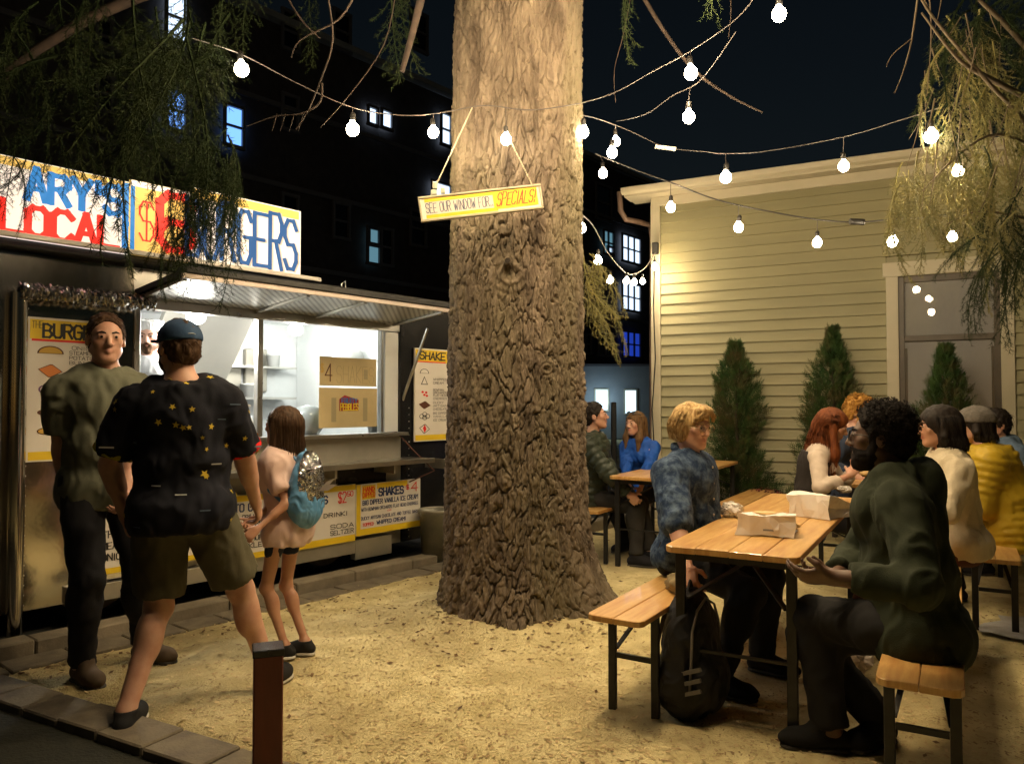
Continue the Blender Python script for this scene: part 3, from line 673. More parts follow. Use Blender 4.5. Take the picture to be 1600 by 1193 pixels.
# ================================================================== FOOD TRAILER
M['steel'] = mat('brushed_steel', (.50, .49, .46), .30, 1.0, c2=(.58, .57, .53), ns=6, bump=.002, bs=3, aniso=(1, 1, 1), rv=.08)
M['mirror'] = mat('polished_steel', (.62, .60, .55), .12, 1.0, c2=(.55, .52, .48), ns=3, bump=.0025, bs=1.6)
M['steel_lo'] = mat('dull_steel', (.42, .40, .34), .42, .75, c2=(.50, .47, .40), ns=4, bump=.0015, bs=6, rv=.1)
M['dark_panel'] = mat('black_panel', (.012, .012, .014), .25, .2, c2=(.02, .02, .022), ns=4)
M['white_in'] = mat('white_lining', (.78, .80, .80), .5, c2=(.7, .73, .74), ns=2)
M['board_white'] = mat('white_board', (.78, .74, .68), .5, c2=(.72, .67, .60), ns=3)
M['glow_white'] = mat('added_glow_white', (.80, .76, .70), .5, emit=(1, .86, .74), es=.38)  # roof boards glow on their own, added to look lit; no lamp inside
M['glow_yel'] = mat('added_glow_yellow', (.78, .55, .12), .5, emit=(1, .62, .15), es=.30)
M['yel'] = mat('yellow_paint', (.80, .56, .02), .5)
M['blu'] = mat('blue_paint', (.012, .16, .48), .5)
M['nvy'] = mat('navy_paint', (.012, .03, .12), .5)
M['redp'] = mat('red_paint', (.75, .02, .012), .5)
M['redem'] = mat('added_glow_red', (.75, .02, .012), .5, emit=(1, .015, .01), es=.45)  # board letters carry the same added glow
M['bluem'] = mat('added_glow_blue', (.012, .2, .55), .5, emit=(.0, .2, .6), es=.35)
M['dkblu'] = mat('added_glow_dark_blue', (.012, .09, .30), .5, emit=(.0, .08, .3), es=.25)
M['blk'] = mat('black_paint', (.012, .011, .011), .5)
M['brn'] = mat('brown_paint', (.10, .03, .012), .6)
M['org'] = mat('orange_paint', (.62, .20, .04), .6)
M['card'] = mat('tan_card', (.62, .50, .27), .7, c2=(.56, .45, .24), ns=6)
def TBX(mb, s0, s1, d0, d1, z0, z1, bev=0.0): return mb.box(TW((s0+s1)/2, (d0+d1)/2, (z0+z1)/2), U*((s1-s0)/2), N*(abs(d1-d0)/2), (0, 0, (z1-z0)/2), bev)
FD = 5.10
truck = empty('food_trailer', (TW(3, 6, 0)), 'stainless steel food trailer with lit serving window, raised awning and painted menu boards', 'food trailer')
wL = TP(213, 560, FD)[0]; wR = TP(626, 560, FD)[0]; sEnd = 5.35; sBeg = -1.2; zs0 = 1.13; zs1 = 2.05; RZ = 2.28
def tb(name, m, *bxs, par=None, bev=0.0):
    mb = MB()
    for b in bxs: TBX(mb, *b, bev=bev)
    return add(name, fixm(mb, name), m, par or truck)
tb('side_panel', M['mirror'], (sBeg, wL-.02, FD, FD+.05, .165, RZ-.01))
tb('front_panel', M['steel_lo'], (wL-.02, wR+.005, FD, FD+.05, .165, zs0-.03))
tb('end_panel', M['dark_panel'], (wR+.02, sEnd, FD, FD+.05, .165, RZ-.01))
tb('header_panel', M['steel'], (wL-.02, wR+.02, FD, FD+.05, zs1+.02, RZ-.01))
tb('end_wall', M['white_in'], (sEnd-.03, sEnd, FD+.06, 7.3, .3, RZ-.01), (sBeg, sBeg+.03, FD+.06, 7.3, .3, RZ-.01))
tb('back_wall', M['white_in'], (sBeg+.03, sEnd-.03, 7.25, 7.3, .3, RZ-.01))
tb('roof', M['roof'], (sBeg, sEnd, 5.0, 7.35, RZ, RZ+.04), bev=.008)
tb('floor', M['steel_lo'], (sBeg+.03, sEnd-.03, FD+.06, 7.24, .28, .32))
tb('inner_ceiling', M['white_in'], (wL-.4, wR+.4, FD+.06, 7.24, RZ-.05, RZ-.02))
tb('partition', M['white_in'], (wL-.42, wL-.40, FD+.06, 7.24, .33, RZ-.02), (wR+.40, wR+.42, FD+.06, 7.24, .33, RZ-.02))
tb('counter', M['steel'], (wL-.02, wR+.02, FD+.055, FD+.5, 1.05, 1.085))
tb('sill', M['steel'], (wL-.02, wR+.02, FD-.09, FD+.048, zs0-.028, zs0), bev=.005)
tb('window_frame', M['steel'], (wL-.02, wR+.02, FD-.02, FD+.05, zs1-.045, zs1+.018), (wL-.02, wL+.02, FD-.015, FD+.045, zs0+.002, zs1-.047), bev=.003)
c405 = TP(406, 560, FD)[0]; c596 = TP(596, 560, FD)[0]
tb('window_post', M['steel'], (c405-.025, c405+.02, FD-.016, FD+.04, zs0+.002, zs1-.047), bev=.003)
tb('window_post', M['steel'], (c596-.012, c596+.012, FD-.016, FD+.04, zs0+.002, zs1-.047), bev=.003)
tb('window_post', M['white_in'], (c596+.035, wR-.03, FD-.005, FD+.04, zs0+.002, zs1-.047), bev=.003)
tb('window_post', M['dark_panel'], (wR-.028, wR+.018, FD-.03, FD+.045, zs0+.002, zs1+.1), bev=.003)
add('window_pane', fixm(TBX(MB(), c405+.021, c596-.013, FD+.012, FD+.016, zs0+.004, zs1-.05), 'p'), glass('serving_pane', (.93, .95, .95), .06, .03), truck)
# inside: hood, lamps, shelves, tubs
M['hoodm'] = mat('hood_metal', (.62, .60, .54), .35, .35, c2=(.55, .54, .50), ns=2)
mb = MB(); sa, sb = wL+.75, c405+.65
mb._add([TW(sa, 6.2, 2.2), TW(sb, 6.2, 2.2), TW(sb, 6.75, 1.55), TW(sa, 6.75, 1.55), TW(sa, 6.25, 2.22), TW(sb, 6.25, 2.22), TW(sb, 6.8, 1.57), TW(sa, 6.8, 1.57)],
  [(0, 1, 2, 3), (4, 7, 6, 5), (0, 4, 5, 1), (1, 5, 6, 2), (2, 6, 7, 3), (3, 7, 4, 0)]); add('vent_hood', fixm(mb, 'h'), M['hoodm'], truck)
for q_ in range(5): tb('hood_filter', M['steel_lo'], (sa+.1+q_*.3, sa+.36+q_*.3, 7.2, 7.245, 1.5, 1.95), bev=.01)
tb('wall_shelf', M['steel'], (wL, wR+.2, 6.95, 7.24, 1.42, 1.445)); tb('wall_shelf', M['steel'], (wL+1.2, wR+.2, 6.95, 7.24, 1.74, 1.76))
M['lampw'] = emis('service_lamp', (.95, .98, 1.0), 6.0)
for (px, py, d_) in ((306, 496, 5.5), (462, 516, 6.3), (560, 505, 6.9)):
    s_, z_ = TP(px, py, d_)
    lp = tag(empty('ceiling_lamp', TW(s_, d_, RZ-.05)), {306: 'round white ceiling lamp over the cook in the serving window', 462: 'round white ceiling lamp in the middle of the serving window', 560: 'small round white ceiling lamp at the back right of the serving window'}[px], 'lamp', 'lamps inside the trailer')
    zc = min(z_, RZ-.13)
    add('lamp_globe', fixm(MB().lathe(TW(s_, d_, zc), [(.0, -.05), (.04, -.045), (.068, -.02), (.072, .01), (.06, .04), (.04, .055)], 18), 'g'), M['lampw'], lp)
    add('lamp_base', fixm(MB().lathe(TW(s_, d_, zc), [(.0, RZ-.05-zc), (.05, RZ-.05-zc), (.05, RZ-.07-zc), (.012, RZ-.072-zc), (.012, .055), (0, .055)], 18), 'g'), M['steel'], lp)
    ld = bpy.data.lights.new('lamp_light', 'POINT'); ld.energy = 20 if px != 560 else 9; ld.color = (1, .96, .87); ld.shadow_soft_size = .08
    lo_ = bpy.data.objects.new('lamp_light', ld); lo_.location = TW(s_, d_-.0, zc-.16); col.objects.link(lo_); lo_.parent = lp; lo_.matrix_parent_inverse = Matrix.Translation(lp.location).inverted()
mw = mat('plastic_tub', (.75, .76, .74), .4); mbt = mat('blue_label', (.05, .22, .6), .5); mpap = mat('paper_towel', (.8, .8, .78), .9)
def pot(name, s_, d_, z_, prof, m, label, cat, group='tubs and cups on the trailer shelves', m2=None):
    o = add(name, fixm(MB().lathe(TW(s_, d_, z_), prof, 16), name), m); tag(o, label, cat, group); return o
TUB = [(0, 0), (.06, 0), (.07, .12), (.074, .12), (.074, .135), (0, .137)]
for (ds, dd, zz_, txt) in ((.95, 7.1, 1.447, 'second white tub on the lower shelf, behind the left opening'), (1.15, 7.1, 1.447, 'white tub next to the window post on the lower shelf'),
                      (2.0, 7.08, 1.447, 'white tub on the lower shelf behind the glass'), (2.3, 7.08, 1.762, 'white tub on the upper shelf behind the glass')):
    pot('plastic_tub', wL+ds, dd, zz_, TUB, mw, txt, 'tub')
pot('steel_bowl', TP(482, 640, FD+.3)[0], FD+.3, 1.087, [(.0, .0), (.06, 0), (.13, .10), (.135, .2), (.10, .26), (0, .28)], mat('clear_dome', (.6, .66, .7), .15, .2), 'round clear dome cover on the counter beside the handwritten posters', 'dome cover', None)
for k, (px, m_, lb) in enumerate(((392, mw, 'white squeeze bottle left of the window post'), (398, mbt, 'blue squeeze bottle left of the window post'), (465, mbt, 'blue bottle on the counter right of the window post'))):
    s_ = TP(px, 640, FD+.25)[0]; pot('squeeze_bottle', s_, FD+.25+.05*k, 1.087, [(0, 0), (.03, 0), (.032, .14), (.02, .16), (.008, .2), (0, .2)], m_, lb, 'bottle', 'bottles on the trailer counter')
# paper towel holder hung inside behind the posters
o = empty('hanging_basket', TW(TP(550, 520, 6.2)[0], 6.2, 1.75), 'white hanging holder behind the handwritten posters', 'holder')
mb = MB(); s_ = TP(550, 520, 6.2)[0]
for ds in (-.12, .12): mb.tube([TW(s_+ds, 6.2, RZ-.05), TW(s_+ds, 6.2, 1.9)], .006, 6)
add('hanger', fixm(mb, 'h'), M['steel'], o)
add('holder', fixm(MB().lathe(TW(s_-.16, 6.2, 1.82), [(0, 0), (.11, 0), (.11, .32), (0, .32)], 20, U), 'h'), mpap, o)
# shelf in front with brackets, skirt, rivets
sA = TP(350, 740, 4.8)[0]; sB = TP(655, 716, 4.8)[0]+.05
tb('shelf', M['steel'], (wL-.05, sB+.12, 4.80, FD-.003, .885, .905), (wL-.05, sB+.12, 4.785, 4.80, .87, .91), bev=.002)
for q_ in range(5):
    s_ = wL+.2+q_*.6; tb('shelf_bracket', M['steel_lo'], (s_, s_+.02, 4.84, FD-.003, .80, .884))
tb('recess_shade', M['dark_panel'], (TP(525, 700, FD)[0], TP(603, 700, FD)[0], FD-.004, FD-.001, .70, .86))  # flat dark strip standing in for the shade of an opening
tb('skirt', M['steel_lo'], (wL-.4, TP(553, 800, 5.05)[0], 5.03, 5.097, .155, .26), (TP(553, 800, 5.05)[0], TP(610, 800, 5.05)[0], 5.03, 5.097, .10, .26), bev=.003)
tb('undercarriage', M['dark_panel'], (sBeg+.3, sEnd-.2, 5.5, 7.0, .16, .28))
mb = MB()
for q_ in range(26): mb.lathe(TW(wR+.1+q_*.045, FD-.001, .86), [(.006, 0), (.005, .004), (0, .005)], 6, N)
for q_ in range(20): mb.lathe(TW(wR+.1, FD-.001, .2+q_*.06), [(.006, 0), (.005, .004), (0, .005)], 6, N)
add('rivets', fixm(mb, 'r'), M['steel'], truck, kind='stuff')
cov = mat('wheel_cover_cloth', (.36, .30, .20), .9, c2=(.42, .35, .25), ns=8, bump=.004, bs=18)
for px in (498, 140):
    s_ = TP(px, 895, 5.3)[0]
    w_ = add('wheel', fixm(MB().lathe(TW(s_, 5.24, .31), [(0, .0), (.2, 0), (.28, -.01), (.31, -.05), (.31, -.17), (.28, -.2), (0, -.2)], 32, N), 'w'), M['rubber'], truck)
    add('wheel_cover', fixm(MB().lathe(TW(s_, 5.24, .31), [(0, .035), (.19, .03), (.25, .02), (.26, .003), (.2, .002), (0, .002)], 32, N), 'w'), cov, w_)
# polished corner post and crumpled bright trim on the left
s30 = TP(30, 700, 5.0)[0]
MBp = MB().tube([TW(s30, 5.03, .02), TW(s30, 5.03, 1.0), TW(s30, 5.03, 2.02)], .042, 14); add('corner_post', fixm(MBp, 'p'), M['mirror'], truck)
mb = MB()
for q_ in range(32): mb.lathe(TW(s30+.062, 5.095, .2+q_*.058), [(.007, 0), (.005, .005), (0, .006)], 6, N)
add('rivets', fixm(mb, 'r'), M['steel'], truck, kind='stuff')
# crumpled bright trim roll under the roof on the left
rsx = np.random.RandomState(2); ns_ = 90; nr_ = 14; vs = []; sL0, sL1 = s30-.02, wL+.05
for i in range(ns_):
    for k in range(nr_):
        a = 2*math.pi*k/nr_; r_ = .05+.008*math.sin(i*1.3+k)+.0055*rsx.randn(); p = TW(sL0+(sL1-sL0)*i/(ns_-1), 4.97+math.cos(a)*r_, 2.03+math.sin(a)*r_*.9); vs.append(tuple(p))
fs = [(i*nr_+k, i*nr_+(k+1) % nr_, (i+1)*nr_+(k+1) % nr_, (i+1)*nr_+k) for i in range(ns_-1) for k in range(nr_)]
add('crinkled_trim', mesh_np('t', vs, fs, False), mat('bright_foil', (.5, .5, .5), .18, 1.0), truck)
# awning: hinged at the window head, outer edge raised
aS0, aS1, AO = wL-.03, TP(705, 487, 4.4)[0], 4.42
hz, oz = 2.07, 2.135
am = bpy.data.materials.new('perforated_steel'); am.use_nodes = True; nt = am.node_tree; b = nt.nodes['Principled BSDF']; b.inputs['Metallic'].default_value = .25; b.inputs['Roughness'].default_value = .4
tc = nt.nodes.new('ShaderNodeUVMap'); 
mp_ = nt.nodes.new('ShaderNodeMapping'); mp_.inputs['Rotation'].default_value = (0, 0, R(45)); nt.links.new(tc.outputs[0], mp_.inputs[0])
fr = nt.nodes.new('ShaderNodeVectorMath'); fr.operation = 'FRACTION'; nt.links.new(mp_.outputs[0], fr.inputs[0])
ds_ = nt.nodes.new('ShaderNodeVectorMath'); ds_.operation = 'DISTANCE'; ds_.inputs[1].default_value = (.5, .5, 0); nt.links.new(fr.outputs[0], ds_.inputs[0])
cr_ = nt.nodes.new('ShaderNodeValToRGB'); cr_.color_ramp.elements[0].position = .24; cr_.color_ramp.elements[0].color = (.03, .03, .03, 1); cr_.color_ramp.elements[1].position = .30; cr_.color_ramp.elements[1].color = (.62, .62, .58, 1)
nt.links.new(ds_.outputs['Value'], cr_.inputs[0]); nt.links.new(cr_.outputs[0], b.inputs['Base Color'])
ns_ = 40; mb = MB(); me = bpy.data.meshes.new('awning_panel'); vs = []; fs = []; uv = []
for i in range(ns_+1):
    for k in range(5):
        f = k/4; vs.append(TW(aS0+(aS1-aS0)*i/ns_, FD-.03+(AO-FD+.03)*f, hz+(oz-hz)*f-.0*f))
for i in range(ns_):
    for k in range(4): fs.append((i*5+k, i*5+k+1, (i+1)*5+k+1, (i+1)*5+k))
me.from_pydata([tuple(v) for v in vs], [], fs); ul = me.uv_layers.new(name='uv')
for p_ in me.polygons:
    for li in p_.loop_indices:
        vi = me.loops[li].vertex_index; i, k = divmod(vi, 5); ul.data[li].uv = ((aS1-aS0)*i/ns_/.040, (k/4)*.68/.040)
awn = add('awning', fixm(MB().box((TW((aS0+aS1)/2, (FD-.03+AO)/2, (hz+oz)/2+.032)), U*((aS1-aS0)/2), (TW(0, AO, oz)-TW(0, FD-.03, hz))/2, V(0, 0, .018)), 'awning'), M['roof'], truck)
add('perforated_lining', me, am, awn)
mb = MB()
TBX(mb, aS0-.02, aS1+.02, AO-.02, AO, oz-.012, oz+.022, .003)
add('awning_edge', fixm(mb, 'e'), mat('awning_edge', (.66, .56, .50), .5), awn)
add('awning_top_edge', fixm(TBX(MB(), aS0-.03, aS1+.05, AO-.035, AO+.03, oz+.023, oz+.06, .005), 'e'), M['roof'], awn)
for s_ in (aS0+.02, (aS0*1.2+aS1*.8)/2, aS1-.05, aS1-.85):
    add('awning_rib', fixm(MB().bar(TW(s_, FD-.05, hz-.012), TW(s_, AO+.03, oz-.012), .03, .018, bev=.002), 'r'), M['steel_lo'], awn)
a_, z_ = TP(668, 513, 4.75); b_, zb_ = TP(629, 625, FD-.02)
add('support_strut', fixm(MB().tube([TW(a_, 4.75, z_), TW(b_, FD-.02, zb_)], .013, 8), 's'), M['steel'], awn)
# bits on the roof
mb = MB(); s_ = TP(478, 440, 4.95)[0]; mb.bar(TW(.8, 4.93, RZ+.055), TW(s_+.12, 4.93, RZ+.055), .03, .03, bev=.004); add('sign_rail', fixm(mb, 's'), M['board_white'], truck)
mb = MB(); s_ = TP(535, 448, 5.3)[0]; mb.tube([TW(s_, 5.3, RZ+.04), TW(s_-.01, 5.3, RZ+.12), TW(s_+.03, 5.3, RZ+.15), TW(s_+.04, 5.3, RZ+.05)], .008, 6); add('roof_hook', fixm(mb, 's'), M['steel'], truck)

# ---- sign boards (parts of the trailer)
def sboard(name, s0, s1, z0, z1, d, m, th=.02, par=None):
    return add(name, fixm(TBX(MB(), s0, s1, d, d+th, z0, z1, .002), name), m, par or truck)
UP = V(0, 0, 1)
def band(par, s0, s1, z0, z1, d, m, k=1): return add('colour_band', MB().quad(*[TW(a, d, b)+N*(.0015*k) for a, b in ((s0, z0), (s1, z0), (s1, z1), (s0, z1))]).mesh('band'), m, par)
def tx(par, t, s, z, w, h, d, m, th=.2, k=2, **kw): return fit(par, t, TW(s, d, z)+N*(.0015*k), w, U, UP, N, h, m, th, **kw)
bd = 4.985
z0b, z1b = 2.345, 2.82
sj = TP(203, 340, bd)[0]; sk = TP(300, 350, bd)[0]; se = TP(470, 380, bd)[0]
B1 = sboard('name_board', .75, sj-.006, z0b-.02, z1b-.03, bd, M['glow_white']); B2 = sboard('price_board', sj, sk-.006, z0b-.015, z1b-.01, bd, M['glow_yel']); B3 = sboard('burger_board', sk, se, z0b, z1b+.03, bd, M['glow_white'])
s_a = TP(42, 300, bd)[0]; s_e = TP(190, 300, bd)[0]
band(B1, .76, sj-.01, z1b-.085, z1b-.035, bd, M['glow_yel']); band(B1, sj-.05, sj-.008, z0b-.015, z1b-.04, bd, M['bluem'], 1.3)
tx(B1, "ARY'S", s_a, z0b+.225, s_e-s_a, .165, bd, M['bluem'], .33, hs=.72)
s_l = TP(2, 350, bd)[0]; s_le = TP(183, 350, bd)[0]
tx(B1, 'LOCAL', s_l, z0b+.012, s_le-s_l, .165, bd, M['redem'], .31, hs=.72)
tx(B1, '"', s_le+.03, z0b+.12, .05, .06, bd, M['bluem'], .2)
band(B2, sj+.002, sj+.03, z0b-.012, z1b-.012, bd, M['bluem']); band(B2, sj+.002, sk-.01, z1b-.05, z1b-.012, bd, M['glow_white'], 1.2)
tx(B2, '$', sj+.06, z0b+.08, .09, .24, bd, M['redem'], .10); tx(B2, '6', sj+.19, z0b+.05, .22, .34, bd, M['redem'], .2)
band(B3, sk+.005, se-.02, z1b-.04, z1b+.02, bd, M['glow_yel'])
sg = TP(372, 380, bd)[0]; w_ = (TP(462, 390, bd)[0]-sg); ww = w_/ (text_width('GERS', 1, .3)) * text_width('BURGERS', 1, .3)
tx(B3, 'BURGERS', TP(462, 390, bd)[0]-ww+.012, z0b+.035, ww, .385, bd, M['board_white'], .27, 1.6, gap=.3, seed=3)
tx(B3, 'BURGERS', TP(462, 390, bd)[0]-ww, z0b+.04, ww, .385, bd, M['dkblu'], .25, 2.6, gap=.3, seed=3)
# tall menu boards either side of the window
def tall_board(x0, x1, y0, y1, d, title, label):
    s0, zt_ = TP(x0, y0, d); s1, _ = TP(x1, y0, d); zb_ = TP(x0, y1, d)[1]
    b_ = sboard('menu_board', s0, s1, zb_, zt_, d, M['board_white']); b_['label'] = label; w = s1-s0; h = zt_-zb_
    band(b_, s0+.01, s1-.01, zt_-h*.15, zt_-h*.015, d, M['yel']); band(b_, s0+.01, s1-.01, zb_+.01, zb_+h*.07, d, M['yel'])
    return b_, s0, s1, zb_, zt_, w, h
B4, s0, s1, za, zb2, w, h = tall_board(44, 170, 494, 722, 5.075, 'BURGER', 'white menu board with burger ingredients painted down it')
D4 = 5.075
tx(B4, 'THE', s0+.02, zb2-h*.075, w*.13, h*.05, D4, M['blk'], .14); tx(B4, 'BURGER', s0+w*.18, zb2-h*.135, w*.72, h*.095, D4, M['blk'], .26)
band(B4, s0+.02, s1-.02, zb2-h*.165, zb2-h*.15, D4, M['redp'], 1.4)
def blob(par, s, z, rx, rz, d, m, shape='e', k=2, a0=0, a1=360, rot=0):
    n = 22; pts = []
    for i in range(n):
        a = R(a0+(a1-a0)*i/(n-1 if a1-a0 < 360 else n)); x = math.cos(a)*rx; y = math.sin(a)*rz
        if shape == 'q': t = i/n*4; j = int(t); f = t-j; cs = [(-1, .2), (.1, 1), (1, -.1), (-.1, -1)]; x = (cs[j][0]*(1-f)+cs[(j+1) % 4][0]*f)*rx; y = (cs[j][1]*(1-f)+cs[(j+1) % 4][1]*f)*rz
        pts.append(TW(s+x, d, z+y)+N*(.0012*k))
    return add('painted_picture', MB().poly(pts).mesh('p'), m, par)
def ringp(par, s, z, r, t, d, m, e=.7, k=2):
    mb = MB(); n = 20
    for i in range(n):
        a, b = 2*math.pi*i/n, 2*math.pi*(i+1)/n
        mb.quad(*[TW(s+math.cos(q)*rr_, d, z+math.sin(q)*rr_*e)+N*(.0012*k) for q, rr_ in ((a, r), (b, r), (b, r-t), (a, r-t))])
    return add('painted_picture', mb.mesh('p'), m, par)
zc = lambda f: zb2-h*f
M['bun'] = mat('bun_paint', (.62, .38, .06), .6); M['onion'] = mat('onion_paint', (.16, .08, .20), .6)
blob(B4, s0+w*.27, zc(.25), w*.16, h*.055, D4, M['brn'], a0=0, a1=180, k=1.6); blob(B4, s0+w*.27, zc(.247), w*.14, h*.044, D4, M['bun'], a0=0, a1=180, k=2.2)
blob(B4, s0+w*.27, zc(.37), w*.15, h*.05, D4, M['brn'], 'q', 1.6); blob(B4, s0+w*.27, zc(.37), w*.135, h*.044, D4, M['org'], 'q', 2.2)
ringp(B4, s0+w*.22, zc(.50), w*.09, w*.022, D4, M['onion']); ringp(B4, s0+w*.30, zc(.52), w*.12, w*.022, D4, M['onion']); ringp(B4, s0+w*.27, zc(.545), w*.07, w*.02, D4, M['onion'])
blob(B4, s0+w*.27, zc(.66), w*.15, h*.026, D4, M['brn']); blob(B4, s0+w*.27, zc(.79), w*.15, h*.028, D4, M['brn'], k=1.6); blob(B4, s0+w*.27, zc(.79), w*.135, h*.021, D4, M['bun'], k=2.2)
for i, t_ in enumerate(('ONION', 'STEAMED', 'POTATO', 'BUN')): tx(B4, t_, s0+w*(.5 if i else .53), zc(.215+i*.035), w*(.3 if i < 3 else .18), h*.024, D4, M['blk'], .16)
for i, t_ in enumerate(()): tx(B4, t_, s0+w*.5, zc(.38), w*.3, h*.024, D4, M['blk'], .16)
for i, t_ in enumerate(()): tx(B4, t_, s0+w*.5, zc(.65+i*.035), w*.26, h*.024, D4, M['blk'], .16)
D5 = 5.07
B5, s0, s1, za, zb2, w, h = tall_board(648, 702, 543, 690, D5, 'SHAKE', 'white menu board with shake ingredients painted down it')
tx(B5, 'SHAKE', s0+w*.14, zc(.115), w*.72, h*.075, D5, M['blk'], .26, slant=.1); band(B5, s0+.03, s1-.05, zc(.15), zc(.138), D5, M['redp'], 1.4)
blob(B5, s0+w*.27, zc(.27), w*.13, h*.05, D5, M['blk'], a0=0, a1=180, k=1.5); blob(B5, s0+w*.27, zc(.267), w*.11, h*.042, D5, M['board_white'], a0=0, a1=180, k=2.1)
for q_, m_ in ((.0, M['blk']), (.006, M['board_white'])):
    pts = [TW(s0+w*.17+q_*2, D5, zc(.39)+q_), TW(s0+w*.37-q_*2, D5, zc(.39)+q_), TW(s0+w*.27, D5, zc(.30)-q_*2)]
    add('painted_picture', MB().poly([p+N*(.0018 if q_ == 0 else .003) for p in pts]).mesh('p'), m_, B5)
for a, b in ((.22, .47), (.32, .475), (.27, .50), (.34, .51)): blob(B5, s0+w*a, zc(b), w*.035, h*.012, D5, M['redp'])
blob(B5, s0+w*.28, zc(.61), w*.17, h*.045, D5, M['brn'], 'q')
for a, b in ((.2, .73), (.28, .71), (.36, .73), (.28, .745)): ringp(B5, s0+w*a, zc(b), w*.07, w*.015, D5, M['blk'])
blob(B5, s0+w*.28, zc(.865), w*.15, h*.055, D5, M['blk'], 'q', 1.5); blob(B5, s0+w*.28, zc(.865), w*.13, h*.046, D5, M['board_white'], 'q', 2.1); blob(B5, s0+w*.28, zc(.865), w*.05, h*.045, D5, M['redp'], 'q', 2.7)
for i, (t_, f) in enumerate((('WHIPPED', .34), ('CREAM', .38), ('BOWMAN', .455), ('ORCHARDS', .485), ('FLAT HEAD', .515), ('CHERRIES', .55), ('DUCKY', .595), ('ARTISAN', .63), ('CHOCOLATE', .665), ('BIG DIPPER', .71), ('VANILLA', .745), ('ICE CREAM', .785))):
    tx(B5, t_, s0+w*.52, zc(f), w*(.40 if len(t_) > 6 else .3), h*.022, D5, M['blk'], .17, slant=.1)
# low boards along the skirt
def low(x0, x1, y0, y1, d, label):
    s0, zt_ = TP(x0, y0, d); s1 = TP(x1, y0, d)[0]; zb_ = TP(x0, y1, d)[1]; b_ = sboard('menu_board', s0, s1, zb_, zt_, d, M['board_white'], .015); b_['label'] = label
    return b_, s0, s1, zb_, zt_, s1-s0, zt_-zb_
D6 = 5.0
B, s0, s1, zl, zt2, w, h = low(557, 657, 757, 838, D6, 'white and yellow shakes menu board at the right end'); zc2 = lambda f: zt2-h*f
band(B, s0, s1-.005, zl+.003, zl+h*.13, D6, M['yel']); band(B, s0, s0+w*.06, zl+.003, zt2-.003, D6, M['yel'], 1.2); band(B, s0+w*.3, s1-w*.22, zc2(.12), zt2-.003, D6, M['yel']); band(B, s0+w*.08, s0+w*.28, zc2(.3), zc2(.03), D6, M['yel'])
tx(B, 'HAND', s0+w*.10, zc2(.15), w*.16, h*.08, D6, M['redp'], .25); tx(B, 'DIPPED', s0+w*.09, zc2(.26), w*.18, h*.09, D6, M['redp'], .25)
tx(B, 'SHAKES', s0+w*.33, zc2(.26), w*.38, h*.15, D6, M['nvy'], .30); tx(B, '$', s0+w*.76, zc2(.2), w*.04, h*.09, D6, M['redp'], .2); tx(B, '4', s0+w*.84, zc2(.25), w*.11, h*.17, D6, M['redp'], .14)
tx(B, 'BIG DIPPER VANILLA ICE CREAM', s0+w*.09, zc2(.41), w*.86, h*.085, D6, M['nvy'], .26); tx(B, 'WITH BOWMAN ORCHARDS FLAT HEAD CHERRIES', s0+w*.07, zc2(.53), w*.88, h*.06, D6, M['nvy'], .22)
tx(B, 'OR', s0+w*.46, zc2(.59), w*.06, h*.03, D6, M['redp'], .2); tx(B, 'DUCKY ARTISAN CHOCOLATE AND TOFFEE BARS', s0+w*.07, zc2(.70), w*.88, h*.06, D6, M['nvy'], .22)
tx(B, 'TOPPED', s0+w*.09, zc2(.82), w*.16, h*.055, D6, M['redp'], .25); tx(B, 'WHIPPED CREAM!', s0+w*.3, zc2(.82), w*.45, h*.07, D6, M['nvy'], .24)
B, s0, s1, zl, zt2, w, h = low(452, 556, 766, 862, D6+.01, 'white and yellow drinks menu board behind the backpack'); d_ = D6+.01
band(B, s0+.003, s1-.003, zl+.003, zl+h*.12, d_, M['yel']); band(B, s0+.003, s1-.003, zc2(.1), zt2-.003, d_, M['yel'])
tx(B, 'DRINKS', s0+w*.15, zc2(.28), w*.4, h*.13, d_, M['nvy'], .28); tx(B, '$2', s0+w*.72, zc2(.3), w*.12, h*.18, d_, M['redp'], .22); tx(B, '50', s0+w*.86, zc2(.2), w*.09, h*.08, d_, M['redp'], .22)
for i, t_ in enumerate(('', 'DRINK!', '', 'SODA', 'SELTZER')): tx(B, t_, s0+w*(.6 if i > 2 else .5), zc2(.42+i*.105), w*.36, h*.07, d_, M['blk'], .2) if t_ else None
B, s0, s1, zl, zt2, w, h = low(330, 418, 778, 884, D6, 'white and yellow to go menu board behind the clasped hands'); d_ = D6
band(B, s0+.003, s1-.003, zl+.003, zl+h*.1, d_, M['yel']); band(B, s0+.003, s1-.003, zc2(.1), zt2-.003, d_, M['yel'])
tx(B, 'TO GO?', s0+w*.40, zc2(.25), w*.5, h*.12, d_, M['nvy'], .26)
for i, t_ in enumerate(('- GRILLED', 'MUSTARD', 'ONION', 'KETCHUP', 'PICKLE')): tx(B, t_, s0+w*.45, zc2(.38+i*.11), w*.45, h*.07, d_, M['blk'], .22)
B, s0, s1, zl, zt2, w, h = low(150, 322, 800, 900, D6+.01, 'white and yellow burger menu board seen between the legs of the two men'); d_ = D6+.01
band(B, s0+.003, s1-.003, zl+.003, zl+h*.1, d_, M['yel']); tx(B, '2', s0+w*.40, zc2(.24), w*.07, h*.14, d_, M['nvy'], .26)
for i, t_ in enumerate(('THE - GRILLED', 'MEAT AND CHEESE', 'ONION STEAMED')): tx(B, t_, s0+w*.05, zc2(.42+i*.18), w*.6, h*.10, d_, M['blk'], .22)
